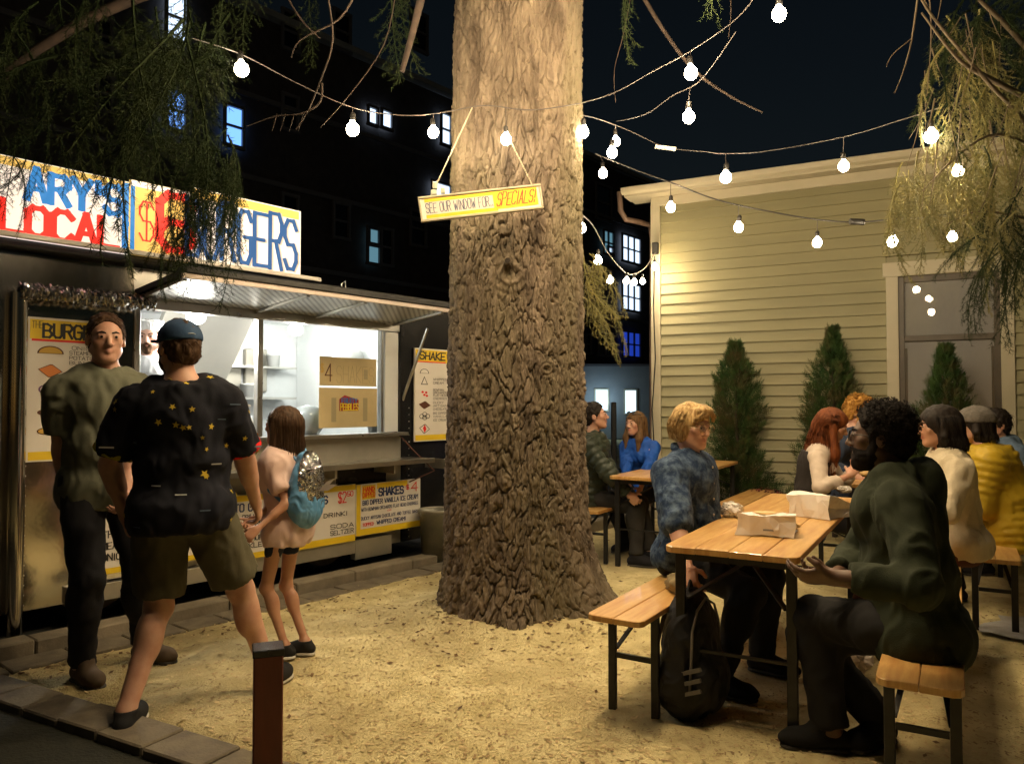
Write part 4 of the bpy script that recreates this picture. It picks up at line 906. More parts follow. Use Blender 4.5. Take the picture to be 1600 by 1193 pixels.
# handwritten posters on the pane
def poster(x0, x1, y0, y1, label):
    s0, zt_ = TP(x0, y0, FD); s1 = TP(x1, y0, FD)[0]; zb_ = TP(x0, y1, FD)[1]
    b_ = sboard('poster', s0, s1, zb_, zt_, FD+.004, M['card'], .004); b_['label'] = label; return b_, s0, s1, zb_, zt_, s1-s0, zt_-zb_
M['pencil'] = mat('pencil', (.36, .30, .18), .7); M['tape'] = mat('tape', (.40, .34, .2), .4)
B, s0, s1, zl, zt2, w, h = poster(500, 589, 556, 602, 'tan poster handwritten with the price of shakes'); d_ = FD+.004
tx(B, '$', s0+w*.02, zc2(.55), w*.04, h*.28, d_, M['bun'], .18); tx(B, '4', s0+w*.09, zc2(.85), w*.11, h*.55, d_, M['brn'], .12); tx(B, 'SHAKES', s0+w*.28, zc2(.88), w*.66, h*.6, d_, M['pencil'], .05)
band(B, s0+w*.76, s0+w*.83, zc2(.75), zc2(.4), d_, M['tape'], 2.4)
B, s0, s1, zl, zt2, w, h = poster(499, 590, 605, 669, 'tan poster with a colourful cereal box cutout taped on')
band(B, s0+w*.2, s0+w*.28, zc2(.85), zc2(.25), d_, M['tape']); band(B, s0+w*.74, s0+w*.82, zc2(.85), zc2(.25), d_, M['tape'])
mb = MB(); mb.poly([TW(s0+w*a, d_, zc2(b))+N*.003 for a, b in ((.33, .58), (.33, .28), (.42, .18), (.66, .3), (.66, .58))]); add('cutout', mb.mesh('c'), mat('dark_red_print', (.35, .02, .03), .5), B)
tx(B, 'FRUITY', s0+w*.37, zc2(.38), w*.26, h*.12, d_, M['blu'], .26, 3); tx(B, 'PEBBLES', s0+w*.35, zc2(.56), w*.3, h*.16, d_, M['yel'], .34, 3)
# reddish cable at the window corner
MB().tube([TW(TP(600, 668, 5.08)[0], 5.06, 1.12), TW(TP(617, 665, 5.06)[0], 5.04, 1.13), TW(TP(632, 690, 5.05)[0], 5.04, 1.05), TW(TP(643, 700, 5.05)[0], 5.05, .98), TW(TP(645, 735, 5.05)[0], 4.78, .8), TW(TP(641, 750, 4.95)[0], 4.96, .7)], .006, 6).build('cable', M['brn'], truck)

# ================================================================== HANGING SIGN ON THE TREE
SL = P(657, 328, 4.42); SR = P(845, 307, 4.50); sr = (SR-SL).normalized(); su = V(0, 0, 1)-sr*sr.z; su = (su+V(0, -.04, 0)).normalized(); sn = sr.cross(su).normalized()
if sn.y > 0: sn = -sn
sw = (SR-SL).length; sh_ = .132
sg_ = empty('hanging_sign', (SL+SR)/2, 'narrow white and yellow hand lettered sign hung tilted against the big trunk', 'sign')
MB().box((SL+SR)/2, sr*(sw/2), su*(sh_/2), sn*.012, .002).build('board', M['board_white'], sg_)
mb = MB()
for e in (-1, 1):
    mb.box((SL+SR)/2+su*(e*sh_/2)+sn*.002, sr*(sw/2+.006), su*.006, sn*.017, .002); mb.box((SL+SR)/2+sr*(e*sw/2)+sn*.002, sr*.0055, su*(sh_/2-.007), sn*.0165, .002)
mb.build('frame', M['trim'], sg_)
def sq(a0, a1, b0, b1, m, k=1): 
    o_ = SL+sn*(.0125+.0006*k); return add('colour_band', MB().poly([o_+sr*(sw*a)+su*(sh_*b) for a, b in ((a0, b0), (a1, b0), (a1, b1), (a0, b1))]).mesh('b'), m, sg_)
sq(.04, .63, .28, .43, M['yel']); sq(.04, .63, -.43, -.28, M['yel']); sq(.60, .97, -.36, .43, M['yel'], 2)
fit(sg_, 'SEE OUR WINDOW FOR..', SL+sn*.0145+sr*(sw*.045)-su*(sh_*.2), sw*.55, sr, su, sn, sh_*.42, M['nvy'], .16, seed=2)
fit(sg_, 'SPECIALS!', SL+sn*.0155+sr*(sw*.62)-su*(sh_*.22), sw*.32, sr, su, sn, sh_*.55, M['redp'], .17, slant=.3, seed=5)
# the cords it hangs by
MB().tube([P(672, 308, 4.43), P(700, 250, 4.50), P(738, 168, 4.66)], .004, 6).build('cord', M['trim'], sg_)
ch = [P(832, 290, 4.50).lerp(P(792, 208, 4.52), t/26) for t in range(27)]
mb = MB()
for i in range(26): mb.tube([ch[i].lerp(ch[i+1], .05), ch[i].lerp(ch[i+1], .8)], .0055 if i % 2 else .004, 5)
mb.build('chain', M['trim'], sg_)
# three small pale clothes pegs / clips on the cord
pg = tag(empty('cord_clips', P(686, 296, 4.44)), 'small pale green clips on the cord at the left end of the hanging sign', 'clip')
mb = MB()
for x, y, w_, h_ in ((680, 290, .03, .045), (678, 301, .035, .03), (692, 298, .028, .035)): mb.box(P(x, y, 4.44), V(w_, 0, 0)*.5, V(0, .012, 0), V(0, 0, h_*.5), .004)
mb.build('clip', mat('pale_clip', (.5, .55, .45), .5), pg)

# ================================================================== STRING LIGHTS
M['bulb'] = emis('bulb_glow', (1, .86, .62), 38)
M['bulb_neck'] = emis('bulb_neck_glow', (1, .72, .40), 3)
M['cable'] = mat('black_cable', (.02, .018, .016), .45)
M['cable_lit'] = mat('lit_cable', (.06, .05, .045), .5)  # lighter copy of the cable colour, as if lit by the bulbs
BPROF = [(0, -.058), (.014, -.056), (.026, -.047), (.033, -.034), (.0345, -.018), (.030, -.002), (.018, .012), (.012, .020), (.0115, .028)]
bulb_me = fixm(MB().lathe((0, 0, 0), BPROF[:], 16), 'glass_bulb'); bulb_me.materials.append(M['bulb'])
sock_me = fixm(MB().lathe((0, 0, 0), [(.0, .024), (.0145, .024), (.016, .03), (.016, .062), (.011, .070), (.004, .073), (.003, .075)], 14), 'socket'); sock_me.materials.append(M['cable'])
bulb_n = 0
def bulb(px, py, Y, label, e=8., size=1.0, group='warm string light bulbs over the yard', stem=None, col_=(1, .74, .42)):
    global bulb_n; bulb_n += 1
    p = P(px, py, Y); root = empty('string_light_bulb', p, label, 'light bulb', group)
    g = bpy.data.objects.new('glass_bulb', bulb_me); s_ = bpy.data.objects.new('socket', sock_me)
    for o_ in (g, s_): col.objects.link(o_); o_.parent = root; o_.scale = (size, size, size); o_.rotation_euler = (random.uniform(-.12, .12), random.uniform(-.12, .12), 0)
    if stem is not None:
        q_ = P(*stem); MB().tube([p+V(0, 0, .07*size), q_], .003, 5).build('drop_cord', M['cable_lit'], root)
    ld = bpy.data.lights.new('bulb_light', 'POINT'); ld.energy = e; ld.color = col_; ld.shadow_soft_size = .039*size
    lo_ = bpy.data.objects.new('bulb_light', ld); lo_.location = (0, 0, -.022*size); col.objects.link(lo_); lo_.parent = root
    return root
def cable(pts, label, r=.0034, m=None, sag=0, name='string_light_cable'):
    ps = [P(*q_) for q_ in pts]; out = []
    for i in range(len(ps)-1):
        for k in range(6):
            t = k/6; a = ps[max(i-1, 0)]; b = ps[i]; c_ = ps[i+1]; d = ps[min(i+2, len(ps)-1)]
            out.append(.5*((2*b)+(c_-a)*t+(2*a-5*b+4*c_-d)*t*t+(3*b-a-3*c_+d)*t*t*t))
    out.append(ps[-1])
    o_ = MB().tube(out, r, 6).build(name, m or M['cable_lit']); tag(o_, label, 'cable', 'cables of the string lights'); return o_
E1 = 46.
# cables
cable([(300, 60, 4.0), (377, 85, 4.3), (460, 128, 4.5), (551, 168, 4.55), (625, 180, 4.6), (677, 178, 4.62), (712, 172, 4.64), (760, 165, 4.66), (830, 172, 4.66), (905, 162, 4.75)], 'string light cable running from upper left across the front of the big trunk')
cable([(905, 162, 4.75), (960, 145, 4.8), (1020, 112, 4.8), (1079, 80, 4.7), (1150, 30, 4.4), (1190, -20, 4.2)], 'string light cable rising from the trunk to the topmost bulb at upper right')
cable([(898, 178, 5.0), (935, 186, 5.3), (985, 205, 5.5), (1040, 230, 5.6), (1100, 237, 5.6), (1134, 240, 5.6), (1200, 236, 5.4), (1318, 214, 5.2), (1400, 190, 5.0), (1470, 168, 4.8)], 'string light cable from the trunk along the roof line to the right conifer')
cable([(963, 190, 5.5), (1010, 178, 5.2), (1050, 150, 5.0), (1095, 125, 4.8), (1150, 50, 4.5)], 'short string light cable crossing up past the two stacked bulbs')
cable([(930, 240, 6.6), (1000, 268, 6.6), (1048, 285, 6.5), (1120, 312, 6.4), (1200, 330, 6.3), (1277, 343, 6.2), (1340, 347, 6.1), (1400, 342, 5.9), (1460, 338, 5.7), (1520, 325, 5.5)], 'string light cable sagging in front of the clapboard wall', .006, M['cable'])
cable([(900, 330, 5.8), (925, 350, 6.6), (950, 395, 7.6), (975, 424, 8.4), (990, 428, 8.8), (1008, 418, 9.0), (1024, 394, 9.12)], 'string light cable sagging from the trunk to the house corner', .006)
MBx = MB().tube([P(1024, 229, 5.6), P(1040, 231, 5.6), P(1056, 233, 5.6)], .016, 8).build('cable_plug', M['board_white']); tag(MBx, 'pale plug connector on the cable left of the house corner', 'connector')
MBx = MB().tube([P(1328, 346, 6.1), P(1350, 347, 6.1)], .026, 8).build('cable_plug', M['cable']); tag(MBx, 'black plug connector at the lowest point of the sagging cable', 'connector')
# bulbs
bulb(377, 102, 4.3, 'far left bulb hanging among the dark spruce boughs above the trailer', 9, 1.15)
bulb(551, 196, 4.55, 'bulb hanging left of the trunk above the trailer awning', E1, 1.1, stem=(551, 168, 4.55))
bulb(677, 202, 4.62, 'bulb just left of the trunk beside the pale lit apartment window', 34, .95, stem=(677, 178, 4.62))
bulb(791, 213, 4.52, 'bulb in front of the trunk right above the hanging sign chain', 4, .9, stem=(790, 168, 4.66))
bulb(912, 202, 4.95, 'bulb touching the right edge of the trunk, highest one there', 26, 1.0, stem=(912, 180, 5.05))
bulb(962, 217, 5.45, 'upper bulb of the overlapping pair right of the trunk', 10, .9, stem=(962, 195, 5.4))
bulb(956, 234, 5.2, 'lower bulb of the overlapping pair right of the trunk', 10, 1.0)
bulb(942, 267, 6.6, 'bulb just below the overlapping pair right of the trunk', E1, 1.1, stem=(938, 243, 6.6))
bulb(1079, 108, 4.65, 'upper of the two bulbs stacked against the dark sky', E1, 1.15, stem=(1079, 80, 4.7))
bulb(1076, 177, 4.8, 'lower of the two bulbs stacked against the dark sky', E1, 1.1, stem=(1078, 140, 4.9))
bulb(1217, 16, 4.15, 'topmost bulb at the upper edge of the sky', E1, 1.1)
bulb(1134, 272, 5.55, 'bulb hanging over the left end of the house roof edge', 26, 1.15, stem=(1134, 240, 5.6))
bulb(1318, 255, 5.2, 'bulb hanging over the middle of the house roof edge', 26, 1.0, stem=(1318, 214, 5.2))
bulb(1455, 207, 4.75, 'bulb at the right end of the roof edge beside the conifer', 30, 1.15, stem=(1455, 172, 4.8))
bulb(1497, 262, 4.9, 'bulb glowing among the pale conifer sprays', 22, 1.0, stem=(1494, 205, 4.9))
bulb(1048, 320, 6.5, 'leftmost bulb on the sagging cable, by the top of the house corner', 22, 1.1, stem=(1048, 287, 6.5))
bulb(1154, 351, 6.35, 'second bulb on the sagging cable before the upper wall', 14, 1.1, stem=(1154, 322, 6.35))
bulb(1277, 375, 6.2, 'third bulb on the sagging cable, left of the black plug', 14, 1.05, stem=(1277, 343, 6.2))
bulb(1395, 373, 5.9, 'fourth bulb on the sagging cable, over the window casing corner', 13, 1.1, stem=(1396, 342, 5.9))
bulb(1488, 366, 5.6, 'last bulb on the sagging cable, above the house window', 18, .95, stem=(1488, 333, 5.6))
bulb(908, 352, 6.0, 'bulb touching the trunk where the cable to the house corner starts', E1, 1.05)
bulb(934, 403, 7.0, 'second bulb on the cable from trunk to house corner', 12, 1.1)
bulb(953, 434, 7.7, 'third bulb on the cable from trunk to house corner', 10, 1.0)
bulb(979, 436, 8.4, 'left bulb of the close pair at the lowest point of the corner cable', 9, 1.0)
bulb(991, 438, 8.7, 'right bulb of the close pair at the lowest point of the corner cable', 9, 1.0)
bulb(1004, 437, 8.9, 'small bulb just before the house corner', 9, .9)
bulb(1023, 414, 8.95, 'bulb hooked right at the house corner board', 55, 1.0)
# the strings go on overhead, outside the picture
bulb(640, -70, 3.9, 'bulb overhead on the string above the trunk, out of view', 18)
for k, (x_, y_, z_) in enumerate(((-.1, 3.55, 3.5), (.15, 3.1, 3.4), (.55, 3.85, 3.6), (1.0, 3.9, 3.65), (.1, 2.7, 3.4))):
    r_ = bulb(800, 300, 3, '%s of the bulbs overhead above the open ground, out of view' % ('leftmost', 'middle', 'farthest', 'rightmost', 'nearest')[k], (100, 180, 160, 95, 90)[k]); r_.location = (x_, y_, z_)
bulb(880, -230, 3.0, 'bulb overhead above the yard, out of view', E1)
bulb(1350, -200, 3.4, 'bulb overhead above the near table, out of view', 14)

# ================================================================== STREET FURNITURE NEAR THE CAMERA
pb = G(1, 1, 0); bp_ = P(419, 1012, 2.5)
bol = empty('wooden_post', (bp_.x, 2.5, 0), 'square red brown post with a dark metal cap in the near left foreground', 'post')
pm_ = mat('red_brown_post', (.20, .035, .018), .45, c2=(.12, .025, .014), ns=6, bump=.002, bs=20, aniso=(1, 1, .2))
a1 = V(math.cos(R(20)), math.sin(R(20)), 0); a2 = V(-a1.y, a1.x, 0)
MB().box((bp_.x, 2.5, bp_.z/2-.06), a1*.045, a2*.045, (0, 0, bp_.z/2+.05), .004).build('shaft', pm_, bol)
MB().box((bp_.x, 2.5, bp_.z-.004), a1*.0485, a2*.0485, (0, 0, .012), .003).build('cap', M['dark_panel'], bol)
# trash can between trailer and trunk
tp = P(682, 800, 6.75); tp.z = 0
can = empty('trash_can', tp, 'dull grey green trash can standing between the trailer and the trunk', 'trash can')
cm = mat('dull_zinc', (.20, .20, .17), .45, .5, c2=(.26, .25, .2), ns=9, bump=.002, bs=30)
MB().lathe(tp, [(0, .0), (.13, .0), (.145, .40), (.158, .42), (.158, .45), (.148, .45), (.138, .41), (.12, .05), (0, .05)], 28).build('bin', cm, can)
MB().lathe(tp, [(.16, .44), (.166, .45), (.16, .46), (.152, .45), (.16, .44)], 28).build('rim', M['steel_lo'], can)

# ================================================================== BEER TABLES AND BENCHES
M['wood'] = mat('varnished_spruce_wood', (.53, .29, .085), .42, c2=(.64, .40, .14), ns=3.5, aniso=(1.2, 9, 1), bump=.0006, bs=25, c3=(.45, .22, .06), ns3=2.0, det=6, coat=.25, rv=.08)
TD = V(.500, .866, 0).normalized()
def planks(root, L, W, z, th, n, name='plank'):
    pw = W/n
    for i in range(n):
        y0 = -W/2+i*pw+.0012; y1 = y0+pw-.0024; r = .035; pts = []
        if i == 0: pts = [(0+r, y0), (L-r, y0), (L-r*.3, y0+r*.3), (L, y0+r), (L, y1), (0, y1), (0, y0+r), (r*.3, y0+r*.3)]
        elif i == n-1: pts = [(0, y0), (L, y0), (L, y1-r), (L-r*.3, y1-r*.3), (L-r, y1), (r, y1), (r*.3, y1-r*.3), (0, y1-r)]
        else: pts = [(0, y0), (L, y0), (L, y1), (0, y1)]
        dz = .0006*((i*7) % 3)
        mb = MB(); mb.poly([V(a, b, z+dz) for a, b in pts], V(0, 0, 1), th)
        bm = bmesh.new(); me = mb.mesh(name); bm.from_mesh(me); bmesh.ops.recalc_face_normals(bm, faces=bm.faces)
        bmesh.ops.bevel(bm, geom=[e for e in bm.edges if abs(e.verts[0].co.z-e.verts[1].co.z) < 1e-4], offset=.003, segments=1, affect='EDGES'); bm.to_mesh(me); bm.free()
        add(name, me, M['wood'], root)
def table_proto():
    t = empty('beer_table', (0, 0, 0)); t['category'] = 'table'; t['group'] = 'folding wooden beer tables in the yard'
    L, W, H = 2.22, .555, .77; planks(t, L, W, H, .028, 4)
    for x in (.10, L-.10):
        sg = 1 if x < 1 else -1
        for y in (-W/2+.045, W/2-.045): MB().bx(x-.014, x+.014, y-.021, y+.021, 0, H-.03, .003).build('leg', M['black'], t)
        MB().bx(x-.010, x+.010, -W/2+.067, W/2-.067, H-.07, H-.042).build('crossbar', M['black'], t)
        MB().bx(x-.007, x+.007, -W/2+.067, W/2-.067, .31, .322).build('crossbar', M['black'], t)
        for e in (-1, 1): MB().bar((x+sg*.016, e*(W/2-.07), H-.24), (x+sg*.42, -e*(W/2-.18), H-.036), .022, .008).build('brace', M['black'], t)
    for x in (.18, L/2, L-.18): MB().bx(x-.03, x+.03, -W/2+.05, W/2-.05, H-.047, H-.0295).build('batten', M['wood'], t)
    return t
def bench_proto():
    t = empty('beer_bench', (0, 0, 0)); t['category'] = 'bench'; t['group'] = 'folding wooden beer benches in the yard'
    L, W, H = 2.2, .26, .475; planks(t, L, W, H, .026, 2)
    for x in (.22, L-.22):
        sg = 1 if x < 1 else -1
        for y in (-W/2+.028, W/2-.028): MB().bx(x-.012, x+.012, y-.018, y+.018, 0, H-.028, .003).build('leg', M['black'], t)
        for z in (.25, H-.05): MB().bx(x-.008, x+.008, -W/2+.047, W/2-.047, z-.011, z+.011).build('crossbar', M['black'], t)
        for e in (-1, 1): MB().bar((x+sg*.012, e*(W/2-.04), H-.20), (x+sg*.34, e*(W/2-.09), H-.032), .02, .008).build('brace', M['black'], t)
    return t
bpy.context.view_layer.update()
def put(proto, first, p, d, label):
    o = proto if first else copy_tree(proto)
    o.location = p; o.rotation_euler = (0, 0, math.atan2(d.y, d.x)); o['label'] = label; return o
TN = V(.866, -.5, 0)     # to the right of a table, seen along it
tp_ = table_proto(); bp2 = bench_proto()
NT = V(.8915, 3.188, 0)  # centre of the near end of the near table
T1, T2, T3 = NT, V(1.05, 6.36, 0), V(2.80, 5.71, 0)
put(tp_, True, T1, TD, 'near wooden beer table holding the white paper bags')
put(tp_, False, T2, TD, 'wooden beer table of the couple behind the trunk')
put(tp_, False, T3, TD, 'wooden beer table where the red haired woman eats, mostly hidden')
put(bp2, True, V(.425, 3.265, 0), V(.53, .848, 0).normalized(), 'left bench of the near table, its free end pale in the light')
put(bp2, False, V(1.31, 2.50, 0), TD, 'right bench of the near table under the hooded man, darkest one')
put(bp2, False, V(.61, 6.52, 0), TD, 'bench of the couple just right of the trunk')
put(bp2, False, T2+TN*.50+TD*.1, TD, 'empty bench on the right of the couple\'s table, by the red flowers')
put(bp2, False, T3-TN*.42+TD*.05, TD, 'bench under the red haired woman')
put(bp2, False, T3+TN*.62-TD*1.05, TD, 'bench at the right edge under the yellow jacket')

# ---- things on and under the near table
M['paper'] = mat('white_paper', (.82, .80, .78), .75, c2=(.68, .63, .58), ns=6, bump=.002, bs=12)
M['grease'] = mat('greasy_paper', (.62, .50, .26), .5)
def zt(p, h=.771): return V(p.x, p.y, h)
def paper_bag(px, py, L, W, H, rot, label, seed):
    c = G(px, py, .772); c.z = .772; d = (TD*math.cos(rot)+TN*math.sin(rot)); e = V(d.y, -d.x, 0); rg = random.Random(seed)
    root = empty('paper_bag', c, label, 'paper bag', 'white paper food bags on the near table')
    # lying bag: flat bottom panel at near end standing up, sides folding to a thin mouth at the far end
    secs = [(0, 1, 1), (.12, .98, 1.02), (.4, 1.0, .86), (.7, 1.03, .55), (.9, 1.06, .22), (1.0, 1.08, .08)]; vs = []; nn = 12
    for t, w, h in secs:
        for (a, b) in ((-1, 0), (-1, .5), (-1, 1), (-.5, 1.0), (0, .97), (.5, 1.0), (1, 1), (1, .5), (1, 0), (.5, 0), (0, 0), (-.5, 0)):
            aa = a*(.80 if b == .5 and 0 < t < .99 else 1)
            j = rg.uniform(-.010, .010)
            vs.append(c+d*(t*L+j*.6)+e*(aa*W/2*w+j)+V(0, 0, max(.001, b*H*h+(j if b > 0 else 0))))
    fs = [(i*nn+k, i*nn+(k+1) % nn, (i+1)*nn+(k+1) % nn, (i+1)*nn+k) for i in range(len(secs)-1) for k in range(nn)]+[tuple(range(nn))]
    mb = MB(); mb._add(vs, fs); me = fixm(mb, 'bag'); bm = bmesh.new(); bm.from_mesh(me); bmesh.ops.triangulate(bm, faces=bm.faces); bmesh.ops.subdivide_edges(bm, edges=bm.edges, cuts=2)
    co = np.array([v.co for v in bm.verts]); nz_ = fbm(co[:, 0]*26, co[:, 1]*26, co[:, 2]*26, 2, seed); nz2 = np.abs(fbm(co[:, 0]*14, co[:, 1]*14, co[:, 2]*14, 2, seed+4))
    bm.normal_update(); offs = [v.normal*(float(a_)*.007-float(b_)*.012) for v, a_, b_ in zip(bm.verts, nz_, nz2)]
    for v, of in zip(bm.verts, offs): v.co += of; v.co.z = max(v.co.z, .773)
    bm.to_mesh(me); bm.free(); o_ = add('bag', me, M['paper'], root)
    o_.data.polygons.foreach_set('use_smooth', [False]*len(o_.data.polygons))
    return root, c, d, e
root, c, d, e = paper_bag(1196, 838, .30, .26, .10, -.15, 'nearer white paper bag with a yellow grease stain on top', 1)
q0 = c+d*.035+V(0, 0, .1035); MB().poly([q0+d*a+e*b+V(0, 0, .0 if a < .05 else -.0+(.0-(a-.05)*.09)) for a, b in ((0, -.02), (.02, -.055), (.06, -.05), (.09, -.03), (.095, .02), (.06, .045), (.02, .035))]).build('grease_stain', M['grease'], root)
MB().box(c-d*.001+e*.02+V(0, 0, .03), e*.03, d*.0006, V(0, 0, .004)).build('printed_mark', mat('grey_print', (.25, .25, .26), .6), root)
paper_bag(1262, 808, .34, .24, .12, .38, 'farther white paper bag lying behind the stained one', 2)
# crumpled wrapper
def crumple(px, py, r, label, z0=.772, seed=1, m=None, sq_=.75, name='paper_wrapper', Y=None):
    c = G(px, py, z0); c.z = z0+r*sq_*.8; bm = bmesh.new(); bmesh.ops.create_icosphere(bm, subdivisions=4, radius=r); rg = np.random.RandomState(seed)
    co = np.array([v.co for v in bm.verts])/r; k_ = 2.1; w1 = fbm(co[:, 0]*k_+seed, co[:, 1]*k_, co[:, 2]*k_, 3, seed); w2 = fbm(co[:, 0]*k_*2.2+w1*2, co[:, 1]*k_*2.2, co[:, 2]*k_*2.2+w1, 3, seed+3)
    for v, a_, b_ in zip(bm.verts, w1, w2):
        v.co *= 1+.35*float(a_)-.5*abs(float(b_))+.12; v.co.z *= sq_
    me = bpy.data.meshes.new(name); bm.to_mesh(me); bm.free(); [setattr(p_, 'use_smooth', False) for p_ in []]; me.transform(Matrix.Translation(c)); o_ = add(name, me, m or M['paper']); tag(o_, label, 'wrapper'); return o_
crumple(1143, 806, .058, 'crumpled white paper wrapper on the near table beside the stained bag', seed=3)
crumple(1320, 768, .045, 'clear plastic wrapper at the far end of the near table', seed=5, m=mat('clear_wrap', (.5, .46, .42), .2), sq_=.5)
# white plastic bag on the ground behind the hooded man's legs
crumple(1312, 1052, .13, 'white and pink plastic bag lying on the ground under the near table', z0=.0, seed=8, m=mat('plastic_bag', (.50, .42, .36), .4), sq_=.75, name='plastic_bag')
# far table cup
# more things on the trailer's shelf and counter, loose scraps on the ground
for k, (px, h_, m_, lb) in enumerate(((430, .15, mw, 'tall white cup stack on the counter right of the window post'), (445, .11, mbt, 'short blue tub on the counter behind the girl'), (585, .10, mw, 'low white tub on the counter at the right window end'))):
    s_ = TP(px, 640, FD+.3)[0]; pot('food_tub', s_, FD+.32, 1.087, [(0, 0), (.04, 0), (.05, h_), (.053, h_), (.053, h_+.012), (0, h_+.014)], m_, lb, 'tub', None)
# ================================================================== PEOPLE: signed-distance bodies turned into one continuous mesh
def nv(a): a = np.asarray(a, float); return a/(np.linalg.norm(a)+1e-9)
def A(*a): return np.array(a if len(a) > 1 else a[0], dtype=float)
def p_cap(a, b, ra, rb=None, flat=False):
    a = A(a); b = A(b); rb = ra if rb is None else rb; m = max(ra, rb)
    lo = np.minimum(a, b)-m; hi = np.maximum(a, b)+m; ba = b-a; bb = float(ba@ba)+1e-9; L = bb**.5
    def fn(x, y, z):
        px, py, pz = x-a[0], y-a[1], z-a[2]; t = (px*ba[0]+py*ba[1]+pz*ba[2])/bb; tc = np.clip(t, 0, 1); r = ra+(rb-ra)*tc
        if flat:
            d = np.sqrt((px-ba[0]*t)**2+(py-ba[1]*t)**2+(pz-ba[2]*t)**2)-r
            return np.maximum(d, np.maximum(-t, t-1)*L)
        return np.sqrt((px-ba[0]*tc)**2+(py-ba[1]*tc)**2+(pz-ba[2]*tc)**2)-r
    return fn, lo, hi
def p_ell(c, r, Rm=None):
    c = A(c); r = A(r); Rm = np.eye(3) if Rm is None else np.asarray(Rm); m = float(r.max())
    ext = np.sqrt(((Rm*r)**2).sum(1)); lo = c-ext; hi = c+ext
    def fn(x, y, z):
        d = [x-c[0], y-c[1], z-c[2]]; q_ = [d[0]*Rm[0, i]+d[1]*Rm[1, i]+d[2]*Rm[2, i] for i in range(3)]
        k0 = np.sqrt((q_[0]/r[0])**2+(q_[1]/r[1])**2+(q_[2]/r[2])**2); k1 = np.sqrt((q_[0]/r[0]**2)**2+(q_[1]/r[1]**2)**2+(q_[2]/r[2]**2)**2)+1e-9
        return k0*(k0-1)/k1
    return fn, lo, hi
class Shape:
    def __init__(s): s.ops = []
    def u(s, prim, k=.02): s.ops.append(('u', prim, k)); return s
    def sub(s, prim, k=.008): s.ops.append(('s', prim, k)); return s
    def cut(s, pt, n, ref=None, rad=None): s.ops.append(('c', (A(pt), nv(n), rad), 0)); return s     # removes the side n points to
    def build(s, name, m, parent, h=.008, disp=None, kind=None, label=None, attr=None):
        los = [o[1][1]-o[2] for o in s.ops if o[0] == 'u']; his = [o[1][2]+o[2] for o in s.ops if o[0] == 'u']
        lo = np.min(los, 0)-3*h; hi = np.max(his, 0)+3*h; n = np.ceil((hi-lo)/h).astype(int)+1
        ax = [(lo[i]+h*np.arange(n[i])).astype(np.float32) for i in range(3)]; F = np.full(n, 1.0, np.float32)
        for t, pr, k in s.ops:
            if t == 'c':
                pt, nn, rad = pr
                if rad: i0 = [max(0, int((pt[i]-rad-lo[i])/h)) for i in range(3)]; i1 = [min(n[i], int((pt[i]+rad-lo[i])/h)+1) for i in range(3)]
                else: i0 = [0]*3; i1 = list(n)
                sl = tuple(slice(a, b) for a, b in zip(i0, i1)); x = ax[0][sl[0]][:, None, None]; y = ax[1][sl[1]][None, :, None]; z = ax[2][sl[2]][None, None, :]
                F[sl] = np.maximum(F[sl], (x-pt[0])*nn[0]+(y-pt[1])*nn[1]+(z-pt[2])*nn[2]); continue
            fn, l_, h_ = pr; mg = k+2.5*h
            i0 = [max(0, int((l_[i]-mg-lo[i])/h)) for i in range(3)]; i1 = [min(n[i], int((h_[i]+mg-lo[i])/h)+2) for i in range(3)]
            if any(a >= b for a, b in zip(i0, i1)): continue
            sl = tuple(slice(a, b) for a, b in zip(i0, i1)); d = fn(ax[0][sl[0]][:, None, None], ax[1][sl[1]][None, :, None], ax[2][sl[2]][None, None, :]).astype(np.float32)
            f = F[sl]
            if t == 'u':
                if k > 0: w = np.clip(.5+.5*(f-d)/k, 0, 1); F[sl] = f*(1-w)+d*w-k*w*(1-w)
                else: F[sl] = np.minimum(f, d)
            else:
                d = -d
                if k > 0: w = np.clip(.5-.5*(f-d)/k, 0, 1); F[sl] = f*(1-w)+d*w+k*w*(1-w)
                else: F[sl] = np.maximum(f, d)
        v, q_ = nets(F, lo, h)
        if disp is not None:
            nr = vnorm(v, q_); v = v+nr*disp(v, nr)[:, None]
        me = mesh_np(name, v, q_)
        if attr is not None:
            at = me.attributes.new('tint', 'FLOAT', 'POINT'); at.data.foreach_set('value', attr(v).astype(np.float32))
        return add(name, me, m, parent, kind, label)
